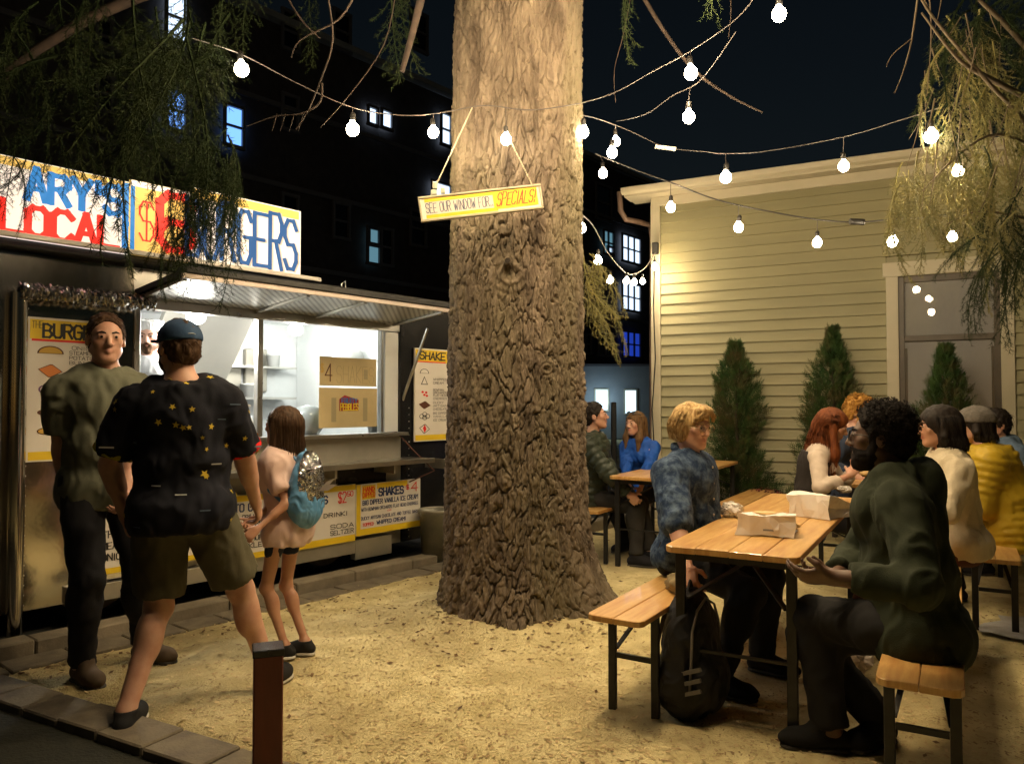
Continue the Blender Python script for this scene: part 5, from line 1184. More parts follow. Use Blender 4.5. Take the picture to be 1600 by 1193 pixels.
def nets(F, lo, h):
    S = F < 0; c = S[:-1, :-1, :-1].astype(np.int8); 
    for o in ((1, 0, 0), (0, 1, 0), (0, 0, 1), (1, 1, 0), (1, 0, 1), (0, 1, 1), (1, 1, 1)):
        c = c+S[o[0]:S.shape[0]-1+o[0], o[1]:S.shape[1]-1+o[1], o[2]:S.shape[2]-1+o[2]]
    act = (c > 0) & (c < 8); I = np.argwhere(act); idx = np.full(act.shape, -1, np.int32); idx[act] = np.arange(len(I))
    C = [(0, 0, 0), (1, 0, 0), (0, 1, 0), (1, 1, 0), (0, 0, 1), (1, 0, 1), (0, 1, 1), (1, 1, 1)]
    vals = [F[I[:, 0]+o[0], I[:, 1]+o[1], I[:, 2]+o[2]] for o in C]; acc = np.zeros((len(I), 3)); cnt = np.zeros(len(I))
    for a, b in ((0, 1), (2, 3), (4, 5), (6, 7), (0, 2), (1, 3), (4, 6), (5, 7), (0, 4), (1, 5), (2, 6), (3, 7)):
        m = (vals[a] < 0) != (vals[b] < 0); t = np.where(m, vals[a]/(vals[a]-vals[b]+1e-12), 0)
        for ax in range(3): acc[:, ax] += np.where(m, C[a][ax]+(C[b][ax]-C[a][ax])*t, 0)
        cnt += m
    v = lo+(I+acc/cnt[:, None])*h; Q = []
    for ax in range(3):
        b, c2 = (ax+1) % 3, (ax+2) % 3; n = F.shape
        s0 = [slice(0, None)]*3; s1 = [slice(0, None)]*3; s0[ax] = slice(0, n[ax]-1); s1[ax] = slice(1, n[ax])
        for k in (b, c2): s0[k] = slice(1, n[k]-1); s1[k] = slice(1, n[k]-1)
        A0 = S[tuple(s0)]; A1 = S[tuple(s1)]; E = np.argwhere(A0 != A1)
        if len(E) == 0: continue
        fl = A0[E[:, 0], E[:, 1], E[:, 2]]; E = E.copy(); E[:, b] += 1; E[:, c2] += 1
        def g(db, dc): e = E.copy(); e[:, b] += db; e[:, c2] += dc; return idx[e[:, 0], e[:, 1], e[:, 2]]
        q_ = np.stack([g(-1, -1), g(0, -1), g(0, 0), g(-1, 0)], 1); q_[~fl] = q_[~fl][:, ::-1]; Q.append(q_)
    Q = np.concatenate(Q); Q = Q[(Q >= 0).all(1)]; return v, Q
def vnorm(v, q_):
    n = np.cross(v[q_[:, 2]]-v[q_[:, 0]], v[q_[:, 3]]-v[q_[:, 1]]); r = np.zeros_like(v)
    for k in range(4):
        for ax in range(3): r[:, ax] += np.bincount(q_[:, k], n[:, ax], len(v))
    return r/(np.linalg.norm(r, axis=1)[:, None]+1e-9)
def folds(amp=.006, sc=9., seed=0, st=(1, 1, .55)):
    amp = amp*1.5
    def f(v, n):
        x, y, z = v[:, 0]*sc*st[0], v[:, 1]*sc*st[1], v[:, 2]*sc*st[2]; a = fbm(x, y, z, 2, seed); b = fbm(x+a*1.2, y-a, z+a*.8, 3, seed+9)
        return amp*((1-np.abs(b)*2.6)*.9+a*.8-.3)
    return f
def puffs(bones, pitch=.058, amp=.016, seed=0):
    """horizontal quilting measured along the nearest bone"""
    bn = [(A(a), A(b), o) for a, b, o in bones]; f0 = folds(.004, 14, seed, (1, 1, 1))
    def f(v, n):
        best = np.full(len(v), 9.); cc = np.zeros(len(v))
        for a, b, o in bn:
            ba = b-a; L = np.linalg.norm(ba); t = np.clip((v-a)@ba/L**2, -.2, 1.2); d = np.linalg.norm(v-a-t[:, None]*ba, axis=1)*(1.0 if o == 0 else 1.6); m = d < best; best = np.where(m, d, best); cc = np.where(m, t*L+o, cc)
        return amp*(np.abs(np.sin(np.pi*cc/pitch))**.5-.7)+f0(v, n)
    return f
def ik(a, t, l1, l2, hint):
    a = A(a); t = A(t); d = t-a; L = np.linalg.norm(d); L = max(min(L, (l1+l2)*.998), abs(l1-l2)+.01); d = nv(d); x = (l1*l1-l2*l2+L*L)/(2*L); h = max(0, l1*l1-x*x)**.5
    hn = A(hint)-d*(A(hint)@d); hn = nv(hn); return a+d*x+hn*h, a+d*L
# ---- materials for people
def skin(name, c, c2, lip): 
    m = mat(name, c, .5, c2=c2, ns=14, bump=.0006, bs=220, sss=.12); nt = m.node_tree; b = nt.nodes['Principled BSDF']
    src = b.inputs['Base Color'].links[0].from_socket; at = nt.nodes.new('ShaderNodeAttribute'); at.attribute_name = 'tint'; mx = nt.nodes.new('ShaderNodeMixRGB')
    mx.inputs[2].default_value = (*lip, 1); nt.links.new(at.outputs['Fac'], mx.inputs[0]); nt.links.new(src, mx.inputs[1]); nt.links.new(mx.outputs[0], b.inputs['Base Color']); return m
SK_L = skin('skin_fair', (.58, .34, .24), (.50, .26, .18), (.42, .12, .10))
SK_T = skin('skin_tan', (.48, .26, .16), (.42, .21, .13), (.34, .10, .07))
SK_D = skin('skin_dark', (.13, .070, .042), (.10, .052, .032), (.10, .04, .03))
def cloth(name, c, c2=None, ns=12, b=.0012, bs=260, r=.85, **kw): return mat(name, c, r, c2=c2 or tuple(x*.8 for x in c), ns=ns, bump=b, bs=bs, spec=.25, **kw)
def hairm(name, c, c2, r=.55): return mat(name, c, r, c2=c2, ns=70, aniso=(1, 1, .2), bump=.002, bs=190, spec=.18, lo=.4, hi=.6)
EYE = mat('eye_white', (.42, .39, .36), .25); IRIS = mat('iris', (.02, .014, .01), .15); SOLE = mat('white_sole', (.6, .58, .54), .6); DSOLE = mat('dark_sole', (.03, .025, .02), .7)

def hand(sh, w, d, pn, ts, curl, sc=1., thumb=.35, spread=.0):
    w = A(w); d = nv(d); pn = A(pn); pn = nv(pn-d*(pn@d)); lat = np.cross(d, pn)*ts; Rm = np.stack([d, lat, pn], 1)
    sh.u(p_ell(w+d*.05*sc+lat*.002, (.054*sc, .043*sc, .017*sc), Rm), .012); sh.u(p_ell(w+d*.012*sc, (.035*sc, .028*sc, .019*sc), Rm), .015)
    for i, (lo, ln) in enumerate(((.030, .074), (.010, .082), (-.011, .076), (-.029, .060))):
        p = w+d*(.083-.004*abs(i-1))*sc+lat*lo*sc; a = 0; ln *= sc; cu = curl*(1+.12*i); sp = (1.5-i)*(.06+spread)
        for j, f in enumerate((.46, .31, .23)):
            a += cu*(1.0, 1.15, .8)[j]; dd = nv(d*math.cos(a)+pn*math.sin(a)+lat*sp); r = (.0098-.0012*j)*sc; q_ = p+dd*ln*f
            sh.u(p_cap(p, q_, r, r-.001*sc), .004); p = q_
    p = w+d*.022*sc+lat*.030*sc; d1 = nv(d*.55+lat*.75+pn*thumb); q_ = p+d1*.040*sc; sh.u(p_cap(w+d*.015*sc+lat*.012*sc, p, .018*sc, .014*sc), .012); sh.u(p_cap(p, q_, .0125*sc, .0115*sc), .008)
    d2 = nv(d*.85+lat*.25+pn*(thumb+curl*.5)); sh.u(p_cap(q_, q_+d2*.030*sc, .0112*sc, .009*sc), .005)

def head_sh(sh, hc, f, l, u, s, mouth=0., jaw=1., fem=False, beardy=0.):
    H = lambda x, y, z: hc+(l*x+f*y+u*z)*s; Rm = np.stack([l, f, u], 1)
    E = lambda x, y, z, a, b, c, k=.015: sh.u(p_ell(H(x, y, z), (a*s, b*s, c*s), Rm), k)
    E(0, -.016, .034, .075, .096, .082); E(0, .03, .0, .064, .064, .085, .02); E(0, .035, -.055, .053*jaw, .052, .055, .025)
    E(0, .066, -.092, .026*jaw, .022, .020, .022)
    for e in (-1, 1):
        sh.u(p_cap(H(e*.054*jaw, .005, -.050), H(e*.020, .062, -.092), .016*s, .014*s), .025)
        E(e*.043, .064, -.012, .022, .018, .018, .018)
        sh.u(p_cap(H(e*.012, .088, .026), H(e*.044, .075, .030), .0075*s, .006*s), .010)
        E(e*.0125, .101, -.030, .0085, .0095, .0075, .006)
        sh.sub(p_ell(H(e*.031, .101, .010), (.019*s, .017*s, .0115*s), Rm), .012)
        E(e*.079, -.006, -.004, .010, .020, .031, .006); sh.sub(p_ell(H(e*.088, .000, .0), (.006*s, .011*s, .018*s), Rm), .005)
        E(e*.031, .084, .009, .0155, .0120, .0112, .004)
        sh.u(p_cap(H(e*.018, .0925, .0165), H(e*.046, .0865, .0150), .0052*s, .0042*s), .004); sh.u(p_cap(H(e*.020, .0915, .0000), H(e*.044, .0855, .0010), .0042*s, .0035*s), .004)
    sh.u(p_cap(H(0, .091, .018), H(0, .112, -.024), .0075*s, .0120*s), .010)
    lw = .021+.004*mouth
    for e in (-1, 1):
        sh.u(p_cap(H(0, .0955, -.0515), H(e*lw, .086, -.054+.004*mouth), .0052*s, .0028*s), .005); sh.u(p_cap(H(0, .0945, -.0625), H(e*lw*.8, .086, -.059+.004*mouth), .0062*s, .003*s), .005)
    sh.sub(p_cap(H(-lw*.9, .098, -.0565+.003*mouth), H(lw*.9, .098, -.0565+.003*mouth), .0024*s, .0024*s), .003)
    return H, Rm

def strands(mb_list, pts, r0, r1, n=3): mb_list.append((np.asarray(pts, float), r0, r1, n))
def build_strands(lst, name, m, parent):
    V_, F_ = [], []; base = 0
    for P_, r0, r1, n in lst:
        k = len(P_); T = np.gradient(P_, axis=0); T /= np.linalg.norm(T, axis=1)[:, None]+1e-9; a = np.cross(T, A(.3, .2, .93)); a /= np.linalg.norm(a, axis=1)[:, None]+1e-9; b = np.cross(T, a)
        rr_ = np.linspace(r0, r1, k)[:, None]
        ring = np.stack([P_+(a*math.cos(2*math.pi*j/n)+b*math.sin(2*math.pi*j/n))*rr_ for j in range(n)], 1); V_.append(ring.reshape(-1, 3))
        i = np.arange(k-1)[:, None]*n; j = np.arange(n)[None, :]; j2 = (j+1) % n; F_.append(np.stack([i+j, i+j2, i+n+j2, i+n+j], -1).reshape(-1, 4)+base); base += k*n
    return add(name, mesh_np(name, np.concatenate(V_), np.concatenate(F_)), m, parent)

def person(label, pel, face, H=1.75, bulk=1., fem=False, lean=0., side=0., twist=0., look=(0, 0), roll=0., hands=(None, None), elbows=(None, None), feet=(None, None), knees=(None, None),
           toes=(None, None), skinm=SK_L, shirt=None, pants=None, shoes=None, hair=None, curl=(.35, .35), handdir=(None, None), palm=(None, None), mouth=0., h=.007, jaw=1., extra=None,
           glasses=None, beard=None, brow=None, hipw=None, child=False, neckf=.0, noeyes=False, headscale=1.0, swid=1.0):
    s = H/1.75; pel = A(pel); g = nv(A(face[0], face[1], 0)); up0 = A(0, 0, 1); lf = np.cross(up0, g)        # person's left
    def rot(v, ax, a): ax = nv(ax); return v*math.cos(a)+np.cross(ax, v)*math.sin(a)+ax*(ax@v)*(1-math.cos(a))
    up = rot(rot(up0, lf, lean), g, side)          # lean forward (+), side towards person's right(+)
    upl = rot(rot(up0, lf, lean*.5), g, side*.5)
    lf2 = rot(lf, up, twist); f2 = np.cross(lf2, up)
    wst = pel+upl*.17*s; chest = wst+up*.20*s; nb = chest+up*.15*s
    R1 = np.stack([lf, np.cross(lf, upl), upl], 1); R2 = np.stack([lf2, f2, up], 1)
    bw = bulk; shw = (.165 if fem else .180)*s*(.5+.5*bw)*swid; hw = (.178 if fem else .165)*s*bw
    # head
    yaw, pit = look; hf = rot(rot(g, up0, yaw), A(0, 0, 1), 0); hl = np.cross(up0, hf); hf = rot(hf, hl, -pit); hu = np.cross(hf, hl); hu = rot(hu, hf, roll); hl = np.cross(hu, hf)
    hs = s*headscale*(1.18 if child else 1.0)
    hc = nb+up*(.085*s)+hu*(.075*hs)+hf*(.030+neckf)*s
    sh = Shape()
    def torso(S, inf=0., k=.05, clothes=False):
        e = inf
        S.u(p_ell(pel+upl*.0*s, (hw+e, (.118*s*bw)+e, .12*s+e), R1), k)
        S.u(p_ell(wst, ((.128 if fem else .142)*s*bw+e, .100*s*bw+e, .15*s+e), R1), k)
        S.u(p_ell(chest, ((.145 if fem else .163)*s*(.4+.6*bw)+e, .112*s*(.4+.6*bw)+e, .17*s+e), R2), k)
        S.u(p_ell(pel-g*.045*s-up0*.02*s+lf*.07*s, (.085*s*bw+e, .085*s*bw+e, .09*s+e)), k); S.u(p_ell(pel-g*.045*s-up0*.02*s-lf*.07*s, (.085*s*bw+e, .085*s*bw+e, .09*s+e)), k)
        [S.u(p_cap(nb-up*.045*s, nb-up*.082*s+lf2*shw*.92*q_, .055*s+e*.8, .048*s+e*.8), k) for q_ in (-1, 1)]
        S.u(p_cap(nb+up*.02*s, nb-up*.062*s+lf2*shw*.75, .044*s+e*.6, .045*s+e), k*.8); S.u(p_cap(nb+up*.02*s, nb-up*.062*s-lf2*shw*.75, .044*s+e*.6, .045*s+e), k*.8)
        if fem:
            for q_ in (-1, 1): S.u(p_ell(chest+f2*.085*s+lf2*q_*.062*s-up*.01*s, (.06*s+e, .052*s+e, .06*s+e), R2), .03)
        else: S.u(p_ell(chest+f2*.045*s+up*.03*s, (.13*s+e, .075*s+e, .10*s+e), R2), k)
        if clothes and not fem: S.u(p_ell(wst+f2*.02*s, (.135*s*bw+e, .108*s*bw+e, .14*s+e), R1), k)
    torso(sh)
    sj = [nb-up*.088*s+lf2*shw*q_ for q_ in (1, -1)]; hj = [pel-up0*.02*s+lf*.088*s*q_ for q_ in (1, -1)]
    sh.u(p_cap(nb-up*.01*s, hc-hu*.05*hs-hf*.018*hs, (.050 if fem else .060)*s, (.046 if fem else .056)*s), .025)
    ua, fa = .285*s, .255*s; th_, shn = .43*s, .425*s; arms = []; legs = []
    for i in (0, 1):
        q_ = 1 if i == 0 else -1
        t = A(hands[i]) if hands[i] is not None else sj[i]-up0*.50*s+g*.08*s+lf*q_*.04*s
        hint = A(elbows[i]) if elbows[i] is not None else (-g*.8+lf*q_*.5-up0*.3)
        el, wr = ik(sj[i], t, ua, fa, hint); arms.append((sj[i], el, wr))
        ar = (.85 if fem else 1)*s*(.45+.55*bw)*(.9 if child else 1)
        sh.u(p_cap(sj[i], el, .054*ar, .041*ar), .03); sh.u(p_ell(sj[i]+(el-sj[i])*.15, (.056*ar,)*3), .03); sh.u(p_cap(el, wr, .041*ar, .026*ar), .02); sh.u(p_cap(el+(wr-el)*.12, el+(wr-el)*.42, .043*ar, .038*ar), .02)
        hd = handdir[i] if handdir[i] is not None else (wr-el); pn = palm[i] if palm[i] is not None else (-lf*q_)
        hand(sh, wr, hd, pn, -1 if i == 0 else 1, curl[i], s*(.9 if fem else 1)*(1.0 if not child else 1.02))
        ft = A(feet[i]) if feet[i] is not None else hj[i]*A(1, 1, 0)+A(0, 0, .085*s)+g*.02
        kh = A(knees[i]) if knees[i] is not None else g
        kn, an = ik(hj[i], ft, th_, shn, kh); td = nv(A(toes[i][0], toes[i][1], 0) if toes[i] is not None else g); legs.append((hj[i], kn, an, td)); lr = s*(.5+.5*bw)*(.82 if child else 1)
        sh.u(p_cap(hj[i], kn, .086*lr, .056*lr), .03); sh.u(p_cap(kn, an, .054*lr, .036*lr), .02); sh.u(p_ell(kn+(an-kn)*.28-td*.015*s, (.050*lr, .050*lr, .10*lr)), .03)
        sh.u(p_ell(kn, (.055*lr,)*3), .02); sh.u(p_cap(an, an+td*.10*s-up0*.045*s, .038*s, .028*s), .02); sh.u(p_ell(an-td*.02*s-up0*.03*s, (.03*s,)*3), .02)
    Hf, Rh = head_sh(sh, hc, hf, hl, hu, hs, mouth, jaw, fem)
    base = pel*A(1, 1, 0); root = empty('person', tuple(base), label, 'person')
    mpos = Hf(0, .092, -.056)
    def tint(v):
        d = (v-mpos); a = np.abs(d@hl)/(.026*hs); b = np.abs(d@hu)/(.012*hs); c = (d@hf); return np.clip(1.3-(a**2+b**2), 0, 1)*(c > -.02)*(.75 if fem else .35)
    sh.build('body', skinm, root, h*1.1, attr=tint)
    # eyes, brows
    if not noeyes:
        for e in (-1, 1):
            c = Hf(e*.031, .0855, .009); ev = fixm(MB().lathe(V(*c), [(0, -.011*hs), (.0075*hs, -.008*hs), (.0105*hs, 0), (.0075*hs, .008*hs), (0, .0112*hs)], 12, V(*hf)), 'eye')
            eo = add('eye', ev, EYE, root); add('iris', fixm(MB().lathe(V(*(c+hf*.0085*hs)), [(0, .0040*hs), (.0035*hs, .0035*hs), (.0066*hs, .0010*hs), (.0066*hs, -.001*hs)], 10, V(*hf)), 'iris'), IRIS, eo)
            if brow is not None:
                if mouth > 1 and e == 1: add('teeth', fixm(MB().lathe(V(*Hf(0, .0925, -.0572)), [(0, .004*hs), (.006*hs, .003*hs), (.0125*hs, 0)], 12, V(*(hf+hu*.0))), 'teeth'), EYE, root).scale = (1, 1, 1)
                mb = MB(); mb.tube([V(*Hf(e*.013, .0965, .027)), V(*Hf(e*.03, .094, .033)), V(*Hf(e*.047, .078, .029))], [.0035*hs, .0042*hs, .002*hs], 6); add('eyebrow', fixm(mb, 'b'), brow, root)
    bones = [(pel-up0*.1, pel+upl*.15, 0), (pel+upl*.15, nb+up*.05, .25*s)]+[(a, b, .5) for a, b, _ in arms]+[(b, c, .5+ua) for _, b, c in arms]
    ctx = dict(s=s, hs=hs, pel=pel, wst=wst, chest=chest, nb=nb, up=up, upl=upl, lf=lf, lf2=lf2, g=g, f2=f2, hc=hc, hf=hf, hl=hl, hu=hu, Hf=Hf, Rh=Rh, arms=arms, legs=legs, root=root, sj=sj, hj=hj, h=h, R1=R1, R2=R2, bones=bones, shw=shw, up0=up0)
    if shirt:
        S = Shape(); lo_ = shirt.get('loose', .016); torso(S, lo_, .05, True)
        hem = shirt.get('hem', -.10)
        if -.13 <= hem < -.09: S.u(p_ell(pel-upl*.05*s, (hw+lo_, .118*s*bw+lo_, .17*s), R1), .04)
        if hem < -.13: S.u(p_ell(pel-upl*.08*s, (hw+lo_, .115*s*bw+lo_, (.12-hem)*s), R1), .04)
        S.cut(pel+upl*hem*s, -upl)
        S.cut(nb+up*(.040)*s-hf*0, up*.9-f2*.35, rad=None)
        sl = shirt.get('sleeve', 2.0)
        for i, (a, b, c) in enumerate(arms):
            ar = (.85 if fem else 1)*s*(.45+.55*bw)*(.9 if child else 1); sx = shirt.get('sl_loose', lo_)
            S.u(p_ell(a, (.056*ar+sx*.8,)*3), .03)
            if sl <= 1: e = a+(b-a)*sl; S.u(p_cap(a, e, .056*ar+sx, .048*ar+sx*1.35, True), .02)
            else:
                S.u(p_cap(a, b, .055*ar+sx, .043*ar+sx), .03); e = b+(c-b)*(sl-1); S.u(p_cap(b, e, .043*ar+sx, (.028+.012*(2-sl))*ar+sx*.85, True), .015); S.u(p_ell(b, (.044*ar+sx,)*3), .02)
        S.sub(p_cap(nb-up*.0*s, nb+up*.12*s+f2*.03*s, .060*s, .072*s), .01)
        if shirt.get('collar'):
            for q_ in (-1, 1): S.u(p_cap(nb+up*.035*s+lf2*q_*.055*s-f2*.035*s, nb+up*.0*s+f2*.075*s+lf2*q_*.035*s, .016*s, .012*s), .008)
            S.u(p_cap(nb+up*.045*s-f2*.055*s+lf2*.045*s, nb+up*.045*s-f2*.055*s-lf2*.045*s, .016*s), .01)
        if shirt.get('hood'):
            for a_ in range(9):
                an_ = R(-20+a_*27.5); c_ = nb+up*(.035-.015*abs(math.sin(an_)))*s+lf2*math.cos(an_)*.088*s-f2*(math.sin(an_)*.085+.0)*s
                S.u(p_ell(c_, (.036*s,)*3), .03)
            S.u(p_ell(nb-f2*.115*s-up*.02*s, (.095*s, .05*s, .085*s), R2), .03)
        if shirt.get('ops'): shirt['ops'](S, ctx)
        dsp = shirt.get('disp') or folds(shirt.get('amp', .006), shirt.get('sc', 9), int(abs(pel[0])*37) % 50)
        if shirt.get('puff'): dsp = puffs(bones, shirt['puff'], .016)
        ctx['shirt'] = S.build(shirt.get('name', 'shirt'), shirt['m'], root, h*1.55, dsp)
        if shirt.get('cuff'):
            for i, (a, b, c) in enumerate(arms):
                e = a+(b-a)*sl; dd = nv(b-a); r = .048*s*(.45+.55*bw)+shirt.get('sl_loose', lo_)*1.35
                o_ = Shape().u(p_cap(e-dd*.028, e+dd*.004, r*1.03, r*1.06, True), 0).build('sleeve_cuff', shirt['cuff'][i], root, h)
    if pants:
        S = Shape(); lo_ = pants.get('loose', .012); ln = pants.get('len', 2.0)
        S.u(p_ell(pel, (hw+lo_, .118*s*bw+lo_, .12*s+lo_), R1), .04)
        for q_ in (1, -1): S.u(p_ell(pel-g*.045*s-up0*.02*s+lf*.07*s*q_, (.085*s*bw+lo_,)*3), .04)
        S.cut(pel+upl*pants.get('waist', .10)*s, upl)
        for (a, b, c, td) in legs:
            lr = s*(.5+.5*bw)*(.82 if child else 1)
            if ln <= 1: S.u(p_ell(a, (.09*lr+lo_,)*3), .03); S.u(p_cap(a, a+(b-a)*ln, .088*lr+lo_, .070*lr+lo_*1.7, True), .03)
            else:
                S.u(p_cap(a, b, .088*lr+lo_, .058*lr+lo_), .03); S.u(p_ell(b, (.058*lr+lo_,)*3), .02); e = b+(c-b)*(ln-1); S.u(p_cap(b, e, .056*lr+lo_, .044*lr+lo_*1.2, True), .02)
                if ln > 1.4: S.u(p_ell(b+(c-b)*.28-td*.018*s, (.058*lr+lo_, .058*lr+lo_, .10*lr+lo_)), .03)
        S.build(pants.get('name', 'trousers'), pants['m'], root, h*2.0, folds(pants.get('amp', .006), 10, 5))
    if shoes:
        for (a, b, c, td) in legs:
            g0 = c*A(1, 1, 0); zb_ = c[2]-.085*s; sd = np.cross(up0, td); pt = A(0, 0, 1)
            tilt = shoes.get('tilt', 0)
            Rm = np.stack([td, sd, up0], 1); z_ = A(0, 0, zb_)
            S = Shape(); S.u(p_cap(g0+z_+A(0, 0, .042*s)-td*.035*s, g0+z_+A(0, 0, .038*s)+td*.135*s, .040*s, .040*s), .02); S.u(p_ell(g0+z_+td*.10*s+A(0, 0, .035*s), (.10*s, .048*s, .04*s), Rm), .02)
            S.u(p_cap(c+A(0, 0, .0+shoes.get('high', 0.)*s), g0+z_+td*.07*s+A(0, 0, .055*s), .046*s, .036*s), .02)
            S.cut(g0+z_+A(0, 0, .014), (0, 0, -1))
            if not shoes.get('high'): S.cut(c+A(0, 0, .012), (0, 0, 1))
            so = S.build('shoe', shoes['m'], root, min(h, .007))
            S = Shape(); S.u(p_cap(g0+z_-td*.03*s, g0+z_+td*.145*s, .042*s, .046*s), .01); S.cut(g0+z_+A(0, 0, .018), (0, 0, 1)); S.cut(g0+z_+A(0, 0, .0005), (0, 0, -1)); S.build('sole', shoes.get('sole', DSOLE), so, min(h, .006))
    if hair: hair(ctx)
    if beard:
        S = Shape(); E = lambda x, y, z, a, b, c, k=.015: S.u(p_ell(Hf(x, y, z), (a*hs, b*hs, c*hs), Rh), k)
        E(0, .040, -.066, .060, .058, .055*beard[1]); E(0, .072, -.098, .032, .030, .032*beard[1])
        for e in (-1, 1): S.u(p_cap(Hf(e*.062, .012, -.005), Hf(e*.052, .025, -.06), .016*hs, .022*hs), .02); S.u(p_cap(Hf(0, .102, -.042), Hf(e*.026, .090, -.052), .0065*hs, .006*hs), .006)
        S.sub(p_ell(Hf(0, .115, -.057), (.021*hs, .03*hs, .0085*hs), Rh), .004); S.sub(p_ell(Hf(0, .10, .012), (.062*hs, .05*hs, .050*hs), Rh), .008)
        S.build('beard', beard[0], root, min(h, .006), lambda v, n: .0035*fbm(v[:, 0]*90, v[:, 1]*90, v[:, 2]*90, 2, 3))
    if glasses is not None:
        mb = MB(); rr_ = .0225*hs
        for e in (-1, 1):
            c = Hf(e*.032, .108, .006); mb.tube([V(*(c+hl*math.cos(t)*rr_+hu*math.sin(t)*rr_*.86)) for t in np.linspace(0, 2*math.pi, 17)], .0018*hs, 5, False)
            mb.tube([V(*Hf(e*.054, .104, .010)), V(*Hf(e*.074, .088, .012)), V(*Hf(e*.083, -.008, .008))], .0016*hs, 5)
        mb.tube([V(*Hf(-.011, .110, .008)), V(*Hf(0, .113, .011)), V(*Hf(.011, .110, .008))], .0016*hs, 5)
        go = add('glasses', fixm(mb, 'glasses'), glasses, root)
        for e in (-1, 1):
            c = Hf(e*.032, .108, .006); add('lens', MB().poly([V(*(c+hl*math.cos(t)*rr_*.95+hu*math.sin(t)*rr_*.82)) for t in np.linspace(0, 2*math.pi, 13)[:-1]]).mesh('lens'), LENS, go)
    if extra: extra(ctx)
    return ctx
LENS = glass('spectacle_lens', (.92, .94, .93), .10, .01)

# ---- hair styles
def scalp(S, c, inf=.012, back=.0, front=.075, low=-.045):
    Hf, hs, Rh = c['Hf'], c['hs'], c['Rh']
    S.u(p_ell(Hf(0, -.018, .036), ((.075+inf)*hs, (.096+inf)*hs, (.082+inf)*hs), Rh), .01); S.u(p_ell(Hf(0, -.045, -.01), ((.068+inf*.8)*hs, (.062+inf)*hs, (.065+inf)*hs), Rh), .02)
def face_sub(S, c, top=.055, w=.062, low=-.04, depth=.04):
    Hf, hs, Rh = c['Hf'], c['hs'], c['Rh']
    S.sub(p_ell(Hf(0, .105, top-.085), (w*hs, .09*hs, .085*hs), Rh), .012); S.sub(p_ell(Hf(0, .05, -.07), (.085*hs, .075*hs, .06*hs), Rh), .012)
def hair_short(m, inf=.012, amp=.004, sc=70, top=.078, tuft=180, curly=False, tl=.03, ear=True, cr=(.006, .011)):
    def f(c):
        Hf, hs, Rh = c['Hf'], c['hs'], c['Rh']; S = Shape(); S.u(p_ell(Hf(0, -.016, .040), ((.072+inf*.75)*hs, (.094+inf)*hs, (.082+inf*1.25)*hs), Rh), .01); S.u(p_ell(Hf(0, -.045, -.01), ((.068+inf*.5)*hs, (.060+inf)*hs, (.062+inf)*hs), Rh), .02); face_sub(S, c, top, .080); S.sub(p_ell(Hf(0, .085, -.005), (.10*hs, .055*hs, .060*hs), Rh), .01)
        S.sub(p_ell(Hf(0, .02, -.055), (.11*hs, .06*hs, .045*hs), Rh), .01)
        S.cut(Hf(0, -.05, -.062), -c['hu']+c['hf']*.35)
        o = S.build('hair', m, c['root'], min(c['h'], .006), lambda v, n: amp*1.6*(fbm(v[:, 0]*sc*.7, v[:, 1]*sc*.7, v[:, 2]*sc*.7, 3, 4)*1.5+.2))
        me = o.data; n = len(me.vertices); co = np.zeros(n*3, np.float32); me.vertices.foreach_get('co', co); co = co.reshape(-1, 3); nr = np.zeros(n*3, np.float32); me.vertices.foreach_get('normal', nr); nr = nr.reshape(-1, 3)
        rg_ = np.random.RandomState(5); L = []
        for i in rg_.randint(0, n, tuft):
            p = co[i].astype(float); nn = nr[i].astype(float)
            if nn@c['hf'] > .75 or nn@c['hu'] < -.3: continue
            d = nv(-c['hf']*.3-c['hu']*.9+nn*.3+rg_.normal(size=3)*(.35 if not curly else 1.0)); d = nv(d-nn*(d@nn)*.9)
            if curly:
                a = nn; t0 = d; r_ = rg_.uniform(*cr)*hs; q_ = [p+a*(.004+r_)+(t0*math.cos(t)+np.cross(a, t0)*math.sin(t)*.6+a*math.sin(t))*r_ for t in np.linspace(0, 5.2, 8)]; strands(L, q_, cr[0]*.40*hs, cr[0]*.3*hs)
            else: strands(L, [p-nn*.002, p+d*tl*.5*hs+nn*.004, p+d*tl*hs+nn*.001], .0028*hs, .0006)
        if L: build_strands(L, 'hair_strands', m, c['root'])['kind'] = 'stuff'
    return f
